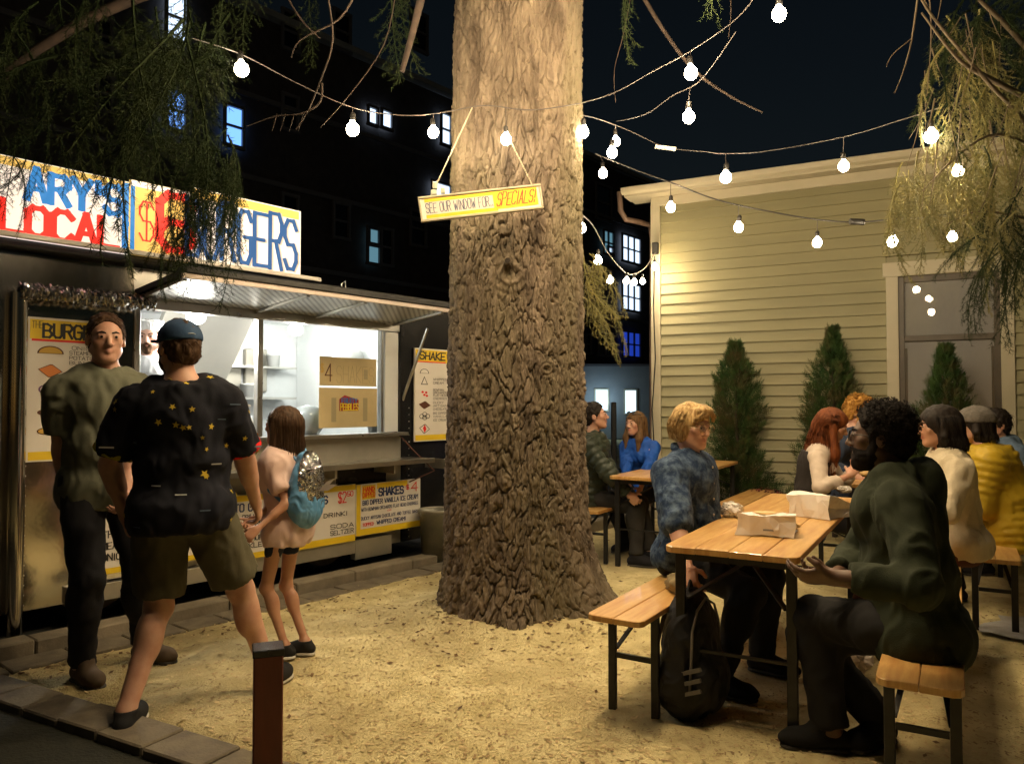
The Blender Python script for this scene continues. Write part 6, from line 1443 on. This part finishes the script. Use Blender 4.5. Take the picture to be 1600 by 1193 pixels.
def hair_long(m, length=.30, vol=.018, part=0., front=False, n=340, tuck=None, flow=(0, 0, 0), wave=.010, sidefwd=.0, inf=.014, spread=1.0, topv=.055):
    def f(c):
        Hf, hs, Rh, s = c['Hf'], c['hs'], c['Rh'], c['s']; S = Shape(); scalp(S, c, inf); hu, hf, hl = c['hu'], c['hf'], c['hl']; up0 = c['up0']; fl = A(flow)
        face_sub(S, c, topv, .058)
        bk = c['hc']-hf*.055*hs-hu*.03*hs; end = bk-up0*length+fl
        S.u(p_cap(bk, (bk+end)/2+fl*.2, .068*hs*spread, .075*hs*spread), .03); S.u(p_cap((bk+end)/2+fl*.2, end, .075*hs*spread, .045*hs*spread), .03)
        for e in (-1, 1):
            a = Hf(e*.078, -.005+sidefwd*.4, .01); S.u(p_cap(a, a-up0*length*.55+fl*.5+hl*e*.012+hf*sidefwd, .026*hs, .030*hs), .03)
            if front: S.u(p_cap(a-up0*length*.5+fl*.5+hf*sidefwd, a-up0*length*1.0+fl+hf*sidefwd*1.4, .03*hs, .016*hs), .03)
        S.build('hair', m, c['root'], min(c['h'], .007), lambda v, n_: .006*fbm(v[:, 0]*55, v[:, 1]*55, v[:, 2]*7, 3, 4)+.002)
        rg_ = np.random.RandomState(8); L = []
        for i in range(n):
            az = rg_.uniform(-math.pi, math.pi)
            dirv = nv(hl*math.sin(az)*.9-hf*math.cos(az)); 
            fr = dirv@hf
            if fr > .55: continue
            st = Hf(0, -.01, .045)+(hu*.9+dirv*.15)*.088*hs+hl*part*hs; r_ = (.079+inf+rg_.uniform(-.001, .012))*hs; mid = Hf(0, -.018, .03)+dirv*r_*(1+.12*abs(dirv@hf)); low = Hf(0, -.035, -.04)+dirv*r_*(.98)
            ll = length*rg_.uniform(.75, 1.08); e_ = low-up0*ll*(1 if (fr < .1 or front) else .6)+fl*(1 if fr < .2 else .8)+dirv*rg_.uniform(-.01, .02)+(hf*sidefwd if fr > -.2 else 0)
            pts = []
            for t in np.linspace(0, 1, 9):
                if t < .33: u = t/.33; p = st*(1-u)**2+2*u*(1-u)*(st*.35+mid*.65+hu*.03*hs+dirv*.035*hs)+u*u*mid
                elif t < .5: u = (t-.33)/.17; p = mid*(1-u)+low*u
                else: u = (t-.5)/.5; p = low*(1-u)+e_*u+dirv*math.sin(u*3.1)*vol*.5
                pts.append(p+(hl*math.sin(t*14+i)+hf*math.cos(t*11+i*1.7))*wave*max(0, t-.35))
            strands(L, pts, .0036*hs, .0010)
        build_strands(L, 'hair_strands', m, c['root'])['kind'] = 'stuff'
    return f

H_BRN = hairm('brown_hair', (.045, .024, .013), (.085, .048, .026)); H_DK = hairm('dark_hair', (.012, .009, .008), (.022, .016, .012)); H_BL = hairm('blond_hair', (.58, .41, .19), (.30, .18, .07)); H_RED = hairm('red_hair', (.20, .060, .018), (.11, .030, .010))
H_CUR = hairm('golden_curls', (.50, .27, .06), (.34, .16, .035)); H_LB = hairm('light_brown_hair', (.16, .09, .04), (.09, .05, .022)); B_BRN = hairm('brown_beard', (.10, .05, .025), (.06, .03, .015))
JEAN = cloth('dark_trousers', (.012, .012, .016)); 
def star_prints(ctx, n, ms, seed):
    o = ctx['shirt']; me = o.data; k = len(me.vertices); co = np.zeros(k*3, np.float32); me.vertices.foreach_get('co', co); co = co.reshape(-1, 3); nr = np.zeros(k*3, np.float32); me.vertices.foreach_get('normal', nr); nr = nr.reshape(-1, 3)
    rg_ = np.random.RandomState(seed)
    for i in rg_.randint(0, k, n):
        p = V(*co[i]); nn = V(*nr[i]).normalized()
        a = nn.cross(V(0, 0, 1)); 
        if a.length < .2: continue
        a.normalize(); b = a.cross(nn); t = rg_.uniform(0, 6.28); kind = rg_.rand(); r = rg_.uniform(.010, .021); pts = []
        if kind < .6:
            for j in range(10):
                rr_ = r if j % 2 == 0 else r*.42; pts.append(p+nn*.0035+(a*math.cos(t+j*.628)+b*math.sin(t+j*.628))*rr_)
            m = ms[0]
        else: pts = [p+nn*.0035+a*x*r*1.6+b*y*r*.25 for x, y in ((-1, -1), (1, -.6), (1, .8), (-1, .6))]; m = ms[1+int(rg_.rand()*2) % (len(ms)-1)]
        add('printed_motif', MB().poly(pts).mesh('motif'), m, o)

# 1 ---- man in grey olive tee, standing at the left, facing right and towards the camera
TEE = cloth('olive_grey_tee', (.15, .155, .11), (.12, .125, .09)); 
q1 = P(160, 760, 3.95)
person('smiling man in olive grey tee and black trousers at far left, facing the capped man', (q1.x, 3.95, .98), (.62, -.78), 1.86, 1.02, lean=.02, look=(-.05, 0), feet=((-1.98, 4.18, .09), (-2.14, 3.86, .09)), toes=((.9, -.3), (.75, -.6)),
       hands=(tuple(P(190, 800, 3.72)), tuple(P(108, 782, 3.98))), elbows=((-.3, .2, -.4), (-1, .2, -.2)), skinm=SK_L, shirt=dict(m=TEE, sleeve=.72, loose=.024, hem=-.12, sl_loose=.02, amp=.009), pants=dict(m=JEAN, loose=.014),
       shoes=dict(m=cloth('brown_boot', (.10, .07, .045)), high=.05), hair=hair_short(H_BRN, .008, tuft=900, tl=.024, top=.096), mouth=1.2, brow=H_DK, curl=(.7, .75), jaw=1.05, h=.0075)
# 2 ---- man in the blue cap seen from behind
NAVY = cloth('black_printed_shirt', (.006, .007, .012), (.012, .013, .022), ns=5); KH = cloth('olive_shorts', (.105, .095, .058), (.085, .078, .048)); YP = cloth('yellow_print', (.62, .46, .05)); BP = cloth('blue_grey_print', (.10, .14, .20)); RC = cloth('red_cuff', (.75, .02, .02)); YC = cloth('yellow_cuff', (.45, .40, .03))
CAP = cloth('blue_cap', (.035, .075, .15), (.03, .06, .12))
def cap_extra(crown, brimdir=1, brim=True, strap=None, name='baseball_cap', label=None):
    def f(c):
        Hf, hs, Rh = c['Hf'], c['hs'], c['Rh']; S = Shape(); S.u(p_ell(Hf(0, -.014, .045), (.090*hs, .110*hs, .088*hs), Rh), 0); S.cut(Hf(0, -.02, .030), -c['hu']-c['hf']*.10)
        o = S.build(name, crown, c['root'], .006, lambda v, n: .0015*fbm(v[:, 0]*30, v[:, 1]*30, v[:, 2]*30, 2, 1))
        if brim:
            S = Shape(); S.u(p_ell(Hf(0, .105, .034), (.072*hs, .085*hs, .012*hs), Rh), 0); S.sub(p_ell(Hf(0, .10, .018), (.085*hs, .10*hs, .014*hs), Rh), .002); S.build('brim', crown, o, .004)
        add('button', fixm(MB().lathe(V(*Hf(0, -.014, .131)), [(0, .006), (.006, .004), (.008, 0)], 10, V(*c['hu'])), 'button'), crown, o)
        if strap: 
            mb = MB(); mb.tube([V(*Hf(x, -.126+abs(x)*.5, .046+.018*math.cos(x/.045*1.57))) for x in np.linspace(-.045, .045, 9)], .003*hs, 5); add('strap', fixm(mb, 'strap'), strap, o)
    return f
def ex2(c):
    cap_extra(CAP, strap=cloth('grey_strap', (.35, .38, .42)))(c); star_prints(c, 85, [YP, BP, cloth('white_print', (.5, .5, .48))], 4)
q2 = P(285, 795, 3.45); hm = tuple(P(400, 800, 3.72))
person('man in blue cap, black printed shirt and olive shorts seen from behind', (q2.x, 3.45, .93), (-.22, .97), 1.79, 1.08, lean=-.01, side=-.02, look=(.62, .02), feet=((-1.62, 3.26, .09), (-1.17, 3.72, .10)), toes=((-.15, 1), (.25, 1)), knees=((.1, 1, 0), (.3, 1, 0)),
       hands=(tuple(P(196, 806, 3.52)), tuple(P(402, 792, 3.78))), elbows=((-.8, -.4, 0), (.6, -.6, 0)), skinm=SK_L, shirt=dict(m=NAVY, sleeve=.80, loose=.036, hem=-.11, sl_loose=.028, amp=.009, cuff=(YC, RC)), pants=dict(m=KH, len=.86, loose=.020, waist=-.03, name='shorts', amp=.007),
       shoes=dict(m=cloth('black_shoe', (.02, .02, .022)), sole=SOLE), hair=hair_short(H_BRN, .009, tuft=60), extra=ex2, curl=(.5, .55), brow=H_BRN, jaw=1.08, h=.007, noeyes=True, beard=(B_BRN, .9))
# 3 ---- girl with the sequin backpack
PINK = cloth('pink_tee', (.74, .55, .50), (.68, .50, .45)); BLUEB = mat('blue_satin', (.13, .34, .62), .4, c2=(.09, .26, .50), ns=8, bump=.002, bs=20); SEQ = mat('silver_sequin', (.75, .76, .74), .12, 1.0)
def ex3(c):
    s = c['s']; back = -c['f2']; ctr = c['chest']-c['up']*.10*s+back*.175*s; Rm = c['R2']
    pk = empty('backpack', tuple(c['pel']*A(1, 1, 0)+back*.17), 'blue backpack with a silver sequin front worn by the girl', 'backpack')
    S = Shape(); S.u(p_ell(ctr, (.14*s, .085*s, .25*s), Rm), .02); S.u(p_ell(ctr-c['up']*.13*s, (.155*s, .098*s, .14*s), Rm), .04); S.build('bag', BLUEB, pk, .006, folds(.008, 14, 3))
    S = Shape(); S.u(p_ell(ctr+back*.025*s+c['up']*.02*s, (.136*s, .082*s, .24*s), Rm), .02); S.sub(p_ell(ctr-back*.02*s, (.2*s, .066*s, .34*s), Rm), 0); S.build('sequin_front', mat('silver_cloth', (.42, .43, .43), .3, .7), pk, .006)
    rg_ = np.random.RandomState(4); mb_v = []; n = 3400; th = rg_.uniform(-1.5, 1.5, n); ph = rg_.uniform(-1.3, 1.35, n)
    d = np.stack([np.sin(th)*np.cos(ph), -np.cos(th)*np.cos(ph), np.sin(ph)], 1); pos = (ctr+back*.026*s+c['up']*.02*s)+(d*A(.138*s, .085*s, .243*s))@Rm.T; nr = nv3((d/A(.119, .069, .203))@Rm.T+rg_.normal(size=(n, 3))*3.2)
    t1 = nv3(np.cross(nr, rg_.normal(size=(n, 3)))); t2 = np.cross(nr, t1); r_ = .0042
    v = np.stack([pos-t1*r_, pos-t2*r_, pos+t1*r_, pos+t2*r_], 1).reshape(-1, 3); o = add('sequins', mesh_np('sequins', v, np.arange(n*4).reshape(-1, 4), False), SEQ, pk); o['kind'] = 'stuff'
    mb = MB()
    for q_ in (1, -1):
        a = c['nb']+c['lf2']*q_*.075*s; mb.tube([V(*(ctr+c['up']*.17*s+c['lf2']*q_*.05*s)), V(*(a-c['f2']*.04*s+c['up']*.03*s)), V(*(a+c['f2']*.055*s+c['up']*.02*s)), V(*(a+c['f2']*.12*s-c['up']*.12*s+c['lf2']*q_*.02)), V(*(a+c['f2']*.02*s-c['up']*.26*s+c['lf2']*q_*.075*s)), V(*(ctr-c['up']*.17*s+c['lf2']*q_*.11*s))], .014*s, 7)
    add('strap', fixm(mb, 'strap'), BLUEB, pk, kind='stuff')
    mb = MB(); mb.tube([V(*(ctr+c['up']*.20*s+c['lf2']*.02)), V(*(ctr+c['up']*.27*s)), V(*(ctr+c['up']*.20*s-c['lf2']*.02))], .006, 6); add('handle', fixm(mb, 'h'), BLUEB, pk)
    # two white feather shaped tags
    for a_ in (.1, -.25):
        p = ctr+back*.105*s-c['up']*.02*s; d_ = nv(back+c['up']*(.55+a_)); w_ = c['up']*.016; add('feather_tag', fixm(MB().poly([V(*p), V(*(p+d_*.06+w_)), V(*(p+d_*.125)), V(*(p+d_*.06-w_))], V(*c['lf']), .002), 'tag'), M['paper'], pk)
def nv3(a): return a/(np.linalg.norm(a, axis=1)[:, None]+1e-9)
q3 = P(446, 850, 4.22)
person('girl with long brown hair in pink tee and dark shorts standing by the trailer', (q3.x, 4.22, .715), (-.93, .36), 1.345, .82, fem=True, child=True, swid=.92, look=(.05, .10), lean=.02, feet=((-1.22, 4.17, .075), (-1.13, 4.24, .075)), toes=((-.8, -.2), (-.9, .1)),
       hands=(tuple(P(402, 826, 3.98)), tuple(P(396, 812, 4.08))), elbows=((.5, -.2, -1), (.5, .2, -1)), skinm=SK_T, shirt=dict(m=PINK, sleeve=.68, loose=.036, hem=-.14, sl_loose=.022, amp=.008), pants=dict(m=cloth('navy_shorts', (.02, .025, .045)), len=.45, loose=.004, waist=.02, name='shorts'),
       shoes=dict(m=cloth('black_trainer', (.02, .02, .02)), sole=SOLE), hair=hair_long(H_BRN, .26, .014, n=300, wave=.004, spread=.92), extra=ex3, curl=(.7, .7), h=.0065, brow=H_BRN)
# 4 ---- cook inside the trailer
WH = cloth('white_cook_jacket', (.70, .71, .72)); HATW = cloth('paper_hat', (.78, .77, .75), (.72, .71, .70))
def ex4(c):
    Hf, hs, Rh = c['Hf'], c['hs'], c['Rh']; S = Shape(); S.u(p_cap(Hf(0, -.012, .045), Hf(0, -.016, .125), .094*hs, .100*hs, True), 0); S.build('cook_hat', HATW, c['root'], .006, folds(.003, 20, 3, (1, 1, .3)))
q4 = P(233, 700, 5.75)
person('bearded cook in white hat and jacket inside the trailer window', (q4.x, 5.75, 1.20), (.25, -.97), 1.74, 1., look=(.05, -.12), lean=.08, feet=((q4.x+.1, 5.75, .41), (q4.x-.1, 5.75, .41)), skinm=SK_L, shirt=dict(m=WH, sleeve=1.9, loose=.018, hem=-.3, collar=True), pants=dict(m=JEAN), shoes=dict(m=JEAN),
       hair=hair_short(H_BRN, .009, tuft=60), beard=(B_BRN, .85), extra=ex4, brow=H_BRN, h=.007)
# 5 ---- man in dark quilted jacket at the table behind the trunk
PUF = cloth('dark_green_quilted', (.030, .040, .030), (.042, .052, .040), r=.38, b=.001)
B3v = V(.61, 6.52, 0); q5 = B3v+TD*.36
def sit(p, z=.475): return (p.x, p.y, z+.115)
def ft(x, y): return (x, y, .09)
person('young man in dark green quilted jacket sitting right of the trunk', sit(V(.70, 6.95, 0), .44), (.93, -.30), 1.80, 1.0, lean=.04, look=(.18, .16), feet=(ft(1.20, 6.72), ft(1.05, 6.55)), hands=(tuple(P(975, 770, 6.65)), tuple(P(985, 775, 6.6))), elbows=((-.3, .5, -.8), (-.4, -.8, -.6)), skinm=SK_L,
       shirt=dict(m=PUF, sleeve=1.95, loose=.040, hem=-.14, sl_loose=.028, puff=.062, name='quilted_jacket', collar=True), pants=dict(m=cloth('charcoal_trousers', (.030, .028, .026))), shoes=dict(m=JEAN), hair=hair_short(H_DK, .012, tuft=160), brow=H_DK, curl=(.8, .8), h=.008, neckf=.01)
# 6 ---- woman in bright blue jacket
BJ = cloth('bright_blue_jacket', (.012, .085, .42), (.010, .065, .34), r=.6)
def ex6(c):
    Hf, hs = c['Hf'], c['hs']; mb = MB()
    for e in (-1, 1): mb.disc(V(*Hf(e*.032, .066, .118)), .024*hs, V(*(c['hf']+c['hu']*.9)), 12, .8)
    mb.tube([V(*Hf(-.075, .0, .095)), V(*Hf(-.05, .066, .118)), V(*Hf(0, .075, .118)), V(*Hf(.05, .066, .118)), V(*Hf(.075, .0, .095))], .003, 5); add('sunglasses', fixm(mb, 's'), mat('sunglass_lens', (.10, .12, .14), .08, .4), c['root'])
person('smiling woman in bright blue jacket with sunglasses on her head', sit(V(1.28, 7.50, 0), .43), (-.72, -.70), 1.66, .98, fem=True, lean=.20, look=(-.05, .0), feet=(ft(1.3, 7.1), ft(1.05, 7.2)), hands=(tuple(P(1000, 765, 7.0)), tuple(P(978, 768, 7.0))), skinm=SK_L,
       shirt=dict(m=BJ, sleeve=1.7, loose=.020, hem=-.10, collar=True, amp=.010), pants=dict(m=JEAN), shoes=dict(m=JEAN), hair=hair_long(H_LB, .27, .016, front=True, n=320, sidefwd=.03, wave=.006), extra=ex6, mouth=1.3, brow=H_LB, curl=(.5, .5), h=.008)
# 7 ---- blond person with glasses at the near table
TDY = cloth('blue_tie_dye', (.016, .034, .080), (.10, .15, .23), ns=26, lo=.42, hi=.68); BLK = cloth('black_trousers', (.014, .014, .015))
def hair_bob(m):
    def f(c):
        Hf, hs, Rh = c['Hf'], c['hs'], c['Rh']; S = Shape(); scalp(S, c, .018); face_sub(S, c, .050, .060)
        for e in (-1, 1): S.u(p_ell(Hf(e*.072, -.015, -.022), (.030*hs, .052*hs, .062*hs), Rh), .025)
        S.u(p_ell(Hf(0, -.075, -.03), (.075*hs, .045*hs, .065*hs), Rh), .03); S.u(p_ell(Hf(.02, .055, .098), (.062*hs, .045*hs, .028*hs), Rh), .02)
        S.build('hair', m, c['root'], .006, lambda v, n: .009*fbm(v[:, 0]*34, v[:, 1]*34, v[:, 2]*20, 3, 4)-.001)
        rg_ = np.random.RandomState(9); L = []; hu, hf, hl = c['hu'], c['hf'], c['hl']
        for i in range(620):
            az = rg_.uniform(-math.pi, math.pi); dv = nv(hl*math.sin(az)-hf*math.cos(az)); fr = dv@hf
            st = Hf(.02, .0, .125)+dv*.02*hs; r_ = (.098+rg_.uniform(-.003, .010))*hs
            if fr > .45: # fringe swept to the side
                md = Hf(.02+.03*rg_.randn()*.5, .085, .105); en = Hf(math.copysign(.07, dv@hl)+rg_.uniform(-.01, .01), .075, .045+rg_.uniform(-.01, .02)); pts = [st, (st+md)/2+hu*.012*hs, md, (md+en)/2+hf*.012*hs, en]
            else:
                md = Hf(0, -.018, .035)+dv*r_; en = Hf(0, -.025, -.06+rg_.uniform(-.02, .025))+dv*r_*(.93+rg_.uniform(-.05, .06)); pts = [st, (st+md)/2+(hu+dv)*.022*hs, md, (md+en)/2+dv*.016*hs, en]
            P5 = np.array(pts); t = np.linspace(0, 4, 10); i0 = np.minimum(t.astype(int), 3); fr_ = (t-i0)[:, None]; strands(L, P5[i0]*(1-fr_)+P5[i0+1]*fr_+(hl*math.sin(i)+hf*math.cos(i*1.3))*(.010*np.sin(np.linspace(0, 7, 10)+i)[:, None]*np.linspace(.2, 1, 10)[:, None]), .0034*hs, .0012)
        build_strands(L, 'hair_strands', m, c['root'])['kind'] = 'stuff'
    return f
def ex7(c):
    mb = MB()
    for k in range(6):
        t = k/5; p = (c['nb']-c['up']*.05)*(1-t)+(c['pel']+c['upl']*.05)*t+c['f2']*(.145+.01*math.sin(t*3)); mb.lathe(V(*p), [(0, .006), (.006, .005), (.007, 0)], 8, V(*c['f2']))
    add('buttons', fixm(mb, 'b'), EYE, c['root'], kind='stuff')
BN = V(.425, 3.265, 0); BDV = V(.53, .848, 0).normalized(); p7 = BN+BDV*1.02-V(.04,.0,0)
person('blond person with round glasses and blue tie dye shirt at the near table', sit(p7), (.80, -.60), 1.72, 1.10, lean=.03, look=(-.36, -.12), feet=(ft(1.28, 3.98), ft(.98, 3.68)), toes=((.8, -.5), (.8, -.6)),
       hands=(tuple(P(1115, 905, 3.93)), tuple(P(1075, 893, 3.62))), elbows=((.2, .6, -.6), (-.6, -.5, -.7)), skinm=SK_L, shirt=dict(m=TDY, sleeve=1.18, loose=.018, hem=-.07, sl_loose=.032, collar=True, amp=.010), pants=dict(m=BLK, loose=.014), shoes=dict(m=BLK),
       hair=hair_bob(H_BL), glasses=mat('gold_wire', (.7, .6, .4), .25, 1.), extra=ex7, brow=H_BL, curl=(.5, .5), h=.0065, jaw=1.02)
# 8 ---- red haired woman
def ex8(c):
    p = (c['arms'][0][2]+c['arms'][1][2])/2+c['g']*.09; o = Shape(); o.u(p_ell(p, (.042, .042, .03)), 0); ob = o.build('burger', mat('toasted_bun', (.55, .33, .12), .7, c2=(.66, .46, .22), ns=30), None, .005, lambda v, n: .003*fbm(v[:, 0]*60, v[:, 1]*60, v[:, 2]*60, 2, 1)); tag(ob, 'small pale burger held in both hands by the red haired woman', 'burger')
CRM = cloth('cream_knit', (.60, .50, .42), (.54, .45, .37), b=.002, bs=160); VEST = cloth('dark_vest', (.03, .025, .024)); B8 = T3-TN*.42+TD*.05
p8 = V(2.20, 5.70, 0)
def vest8(c):
    S = Shape(); S.u(p_ell(c['chest'], (.165, .138, .20), c['R2']), .04); S.u(p_ell(c['wst'], (.150, .125, .17), c['R2']), .05); S.cut(c['nb']-c['up']*.07, c['up']); S.build('vest', VEST, c['root'], .008, folds(.006, 10, 2)); ex8(c)
person('woman with long red hair in cream top eating a burger with both hands', sit(p8), (.86, -.42), 1.68, .98, fem=True, lean=.22, look=(.0, -.36), feet=(ft(2.75, 5.75), ft(2.5, 5.45)), hands=(tuple(P(1333, 733, 5.50)), tuple(P(1328, 742, 5.40))), elbows=((.2, .6, -.8), (-.1, -.7, -.8)),
       handdir=((.5, -.3, .6), (.6, .3, .6)), skinm=SK_L, shirt=dict(m=CRM, sleeve=1.62, loose=.014, hem=-.12, sl_loose=.016), pants=dict(m=JEAN, len=1.75), shoes=dict(m=cloth('tan_shoe', (.2, .1, .06))), hair=hair_long(H_RED, .38, .035, front=True, n=900, sidefwd=.03, wave=.024, spread=1.3, inf=.018, flow=(-.05, 0, 0)), extra=vest8, mouth=1., brow=H_RED, curl=(.9, .9), h=.007)
# 9 ---- curly golden haired person
p9 = V(2.92, 6.70, 0)
person('person with golden curly hair in navy top behind the red haired woman', sit(p9, .50), (.72, -.62), 1.78, 1.05, lean=.12, look=(-.1, -.25), feet=(ft(3.1, 6.6), ft(2.9, 6.4)), hands=(tuple(P(1345, 745, 6.4)), tuple(P(1335, 745, 6.2))), skinm=SK_L, shirt=dict(m=cloth('navy_top', (.03, .04, .07)), loose=.02), pants=dict(m=JEAN), shoes=dict(m=JEAN),
       hair=hair_short(H_CUR, .022, .010, 55, tuft=700, curly=True), brow=H_CUR, h=.008, beard=(H_CUR, .7))
# 10 ---- bearded man in dark green hoodie in the right foreground
HOOD = cloth('dark_green_hoodie', (.020, .026, .013), (.027, .034, .017), ns=20, b=.002); H_AF = hairm('afro_hair', (.008, .006, .005), (.014, .010, .008), .8)
B2 = V(1.31, 2.50, 0); p10 = B2+TD*.44-TN*.02
person('bearded man with dark curly hair and glasses in dark green hoodie in the right foreground', sit(p10, .45), (-.93, .36), 1.78, 1.08, lean=.17, look=(-.10, .03), feet=((1.27, 3.10, .09), (1.50, 3.16, .09)), toes=((-.9, .15), (-.6, -.3)), knees=((0, 0, 1), (-.5, 0, 1)),
       hands=(tuple(P(1300, 902, 2.66)), tuple(P(1305, 900, 2.98))), elbows=((.5, -.7, -.5), (.4, .9, -.5)), handdir=((-.8, .35, -.05), (-.9, -.1, .05)), palm=((.3, .6, .7), (.1, -.5, .8)), skinm=SK_D, shirt=dict(m=HOOD, sleeve=1.78, loose=.030, hem=-.125, sl_loose=.026, hood=True, amp=.011, sc=8, name='hoodie'), pants=dict(m=BLK, loose=.018),
       shoes=dict(m=cloth('black_boot', (.010, .010, .010)), high=.05), hair=hair_short(H_AF, .018, .006, 75, tuft=1900, curly=True, top=.086, cr=(.0032, .0055)), beard=(H_AF, 1.15), glasses=M['black'], brow=H_AF, curl=(.35, .4), h=.0065, jaw=1.02, neckf=.0, headscale=.97)
# 11 ---- woman in white jumper
WHT = cloth('white_fleece', (.58, .50, .36), (.52, .45, .32), b=.004, bs=120); p11 = V(2.55, 4.42, 0)
person('dark haired woman in cream white jumper sitting beyond the hooded man', sit(p11), (-.95, .20), 1.68, 1.02, fem=True, lean=.12, look=(.0, -.02), feet=(ft(2.05, 4.45), ft(2.1, 4.7)), hands=(tuple(P(1400, 790, 4.3)), tuple(P(1395, 785, 4.6))), skinm=SK_T, shirt=dict(m=WHT, sleeve=1.9, loose=.026, hem=-.08, sl_loose=.026, amp=.012, name='jumper'),
       pants=dict(m=cloth('rust_trousers', (.10, .035, .02))), shoes=dict(m=JEAN), hair=hair_long(H_DK, .10, .02, n=260, wave=.004, spread=1.12, inf=.022), brow=H_DK, h=.0075)
# 12 ---- yellow quilted jacket and grey cap
YEL = cloth('mustard_quilted', (.46, .31, .022), (.38, .26, .02), r=.42, b=.001)
p12 = V(3.27, 5.05, 0)
def ex12(c):
    Hf, hs, Rh = c['Hf'], c['hs'], c['Rh']; S = Shape(); S.u(p_ell(Hf(0, -.018, .045), (.106*hs, .124*hs, .097*hs), Rh), 0); S.cut(Hf(0, -.02, .028), -c['hu']); S.u(p_ell(Hf(0, .065, .040), (.075*hs, .06*hs, .018*hs), Rh), .01); S.build('flat_cap', cloth('grey_tweed', (.14, .125, .11), (.10, .09, .08), ns=60), c['root'], .007, folds(.003, 20, 1))
person('person in mustard quilted jacket and grey flat cap at the right edge', sit(p12), (-.80, .55), 1.70, 1.15, lean=.32, neckf=.02, look=(.25, 0), feet=(ft(2.95, 5.2), ft(3.1, 5.4)), hands=(tuple(P(1480, 770, 5.2)), tuple(P(1500, 770, 5.5))), skinm=SK_L, shirt=dict(m=YEL, sleeve=1.95, loose=.050, hem=-.18, sl_loose=.04, puff=.05, name='quilted_jacket', collar=True),
       pants=dict(m=JEAN), shoes=dict(m=JEAN), hair=hair_long(H_DK, .08, .02, n=160, inf=.014, wave=.004), extra=ex12, h=.0085)
# 13 ---- far right person in blue grey hoodie
person('dark haired person in blue grey hoodie farthest right, behind the mustard jacket', sit(V(4.06, 6.30, 0), .43), (-.96, -.05), 1.70, 1.02, lean=.16, look=(.1, 0), feet=(ft(3.8, 6.2), ft(3.8, 6.5)), skinm=SK_L, shirt=dict(m=cloth('blue_grey_hoodie', (.10, .15, .22), (.08, .12, .18)), loose=.03, hood=True, name='hoodie'), pants=dict(m=JEAN), shoes=dict(m=JEAN),
       hair=hair_short(H_DK, .022, .006, tuft=160, tl=.05), brow=H_DK, h=.0085)

# ---- black backpack on the ground under the near table's end
bk = G(1075, 1118); bkd = V(.75, -.66, 0).normalized(); br = V(bkd.y, -bkd.x, 0); 
bpk = empty('backpack', (bk.x, bk.y+.12, 0), 'large black backpack standing on the ground at the end of the left bench', 'backpack'); BKM = cloth('black_nylon', (.010, .010, .011), (.016, .016, .017), r=.5); c0 = A(.80, 3.47, 0)
Rb = np.stack([A(*br), A(*bkd), A(0, 0, 1)], 1)
S = Shape(); S.u(p_ell(c0+A(0, 0, .25), (.165, .115, .30), Rb), .03); S.u(p_ell(c0+A(0, 0, .14), (.18, .135, .15), Rb), .05); S.u(p_ell(c0+A(*bkd)*.08+A(0, 0, .17), (.13, .08, .14), Rb), .02); S.cut(c0, (0, 0, -1)); S.build('bag', BKM, bpk, .007, folds(.008, 12, 2))
MB().tube([V(*(c0+A(*br)*x+A(*bkd)*(.075+.0)+A(0, 0, z))) for x, z in ((-.13, .30), (-.12, .40), (-.08, .48), (0, .52), (.08, .48), (.125, .40), (.135, .28), (.15, .15))], .006, 6).build('zip', mat('grey_piping', (.14, .13, .12), .5), bpk)
for k in range(3):
    a = c0+A(*br)*.155+A(*bkd)*(.085-.0)+A(0, 0, .15+.045*k); MB().bar(V(*a)-V(*bkd)*.05+V(0, 0, -.02), V(*a)+V(*bkd)*.045+V(0, 0, .02), .012, .016).build('stripe', mat('grey_stripe', (.12, .11, .10), .5), bpk)
MB().tube([V(*(c0+A(*br)*-.03+A(0, 0, .53))), V(*(c0+A(0, 0, .585))), V(*(c0+A(*br)*.03+A(0, 0, .53)))], .008, 6).build('handle', BKM, bpk)
# tan cloth lying on the bench next to the seated person
S = Shape(); cc = A(*(BN+BDV*.60+V(.06, -.05, 0)))+A(0, 0, .51); S.u(p_ell(cc, (.055, .10, .05)), .03); S.u(p_ell(cc+A(.03, .05, .02), (.05, .05, .06)), .03); o_ = S.build('folded_cloth', cloth('tan_cloth', (.30, .24, .13)), None, .007, folds(.014, 14, 3)); tag(o_, 'crumpled tan cloth on the left bench beside the blond person', 'cloth')
# ------------------------------------------------------------------ render limits
cy = scene.cycles
cy.max_bounces = 6; cy.diffuse_bounces = 3; cy.glossy_bounces = 3; cy.transmission_bounces = 4; cy.transparent_max_bounces = 8; cy.sample_clamp_indirect = 4.0
cy.caustics_reflective = False; cy.caustics_refractive = False
bpy.context.view_layer.update()
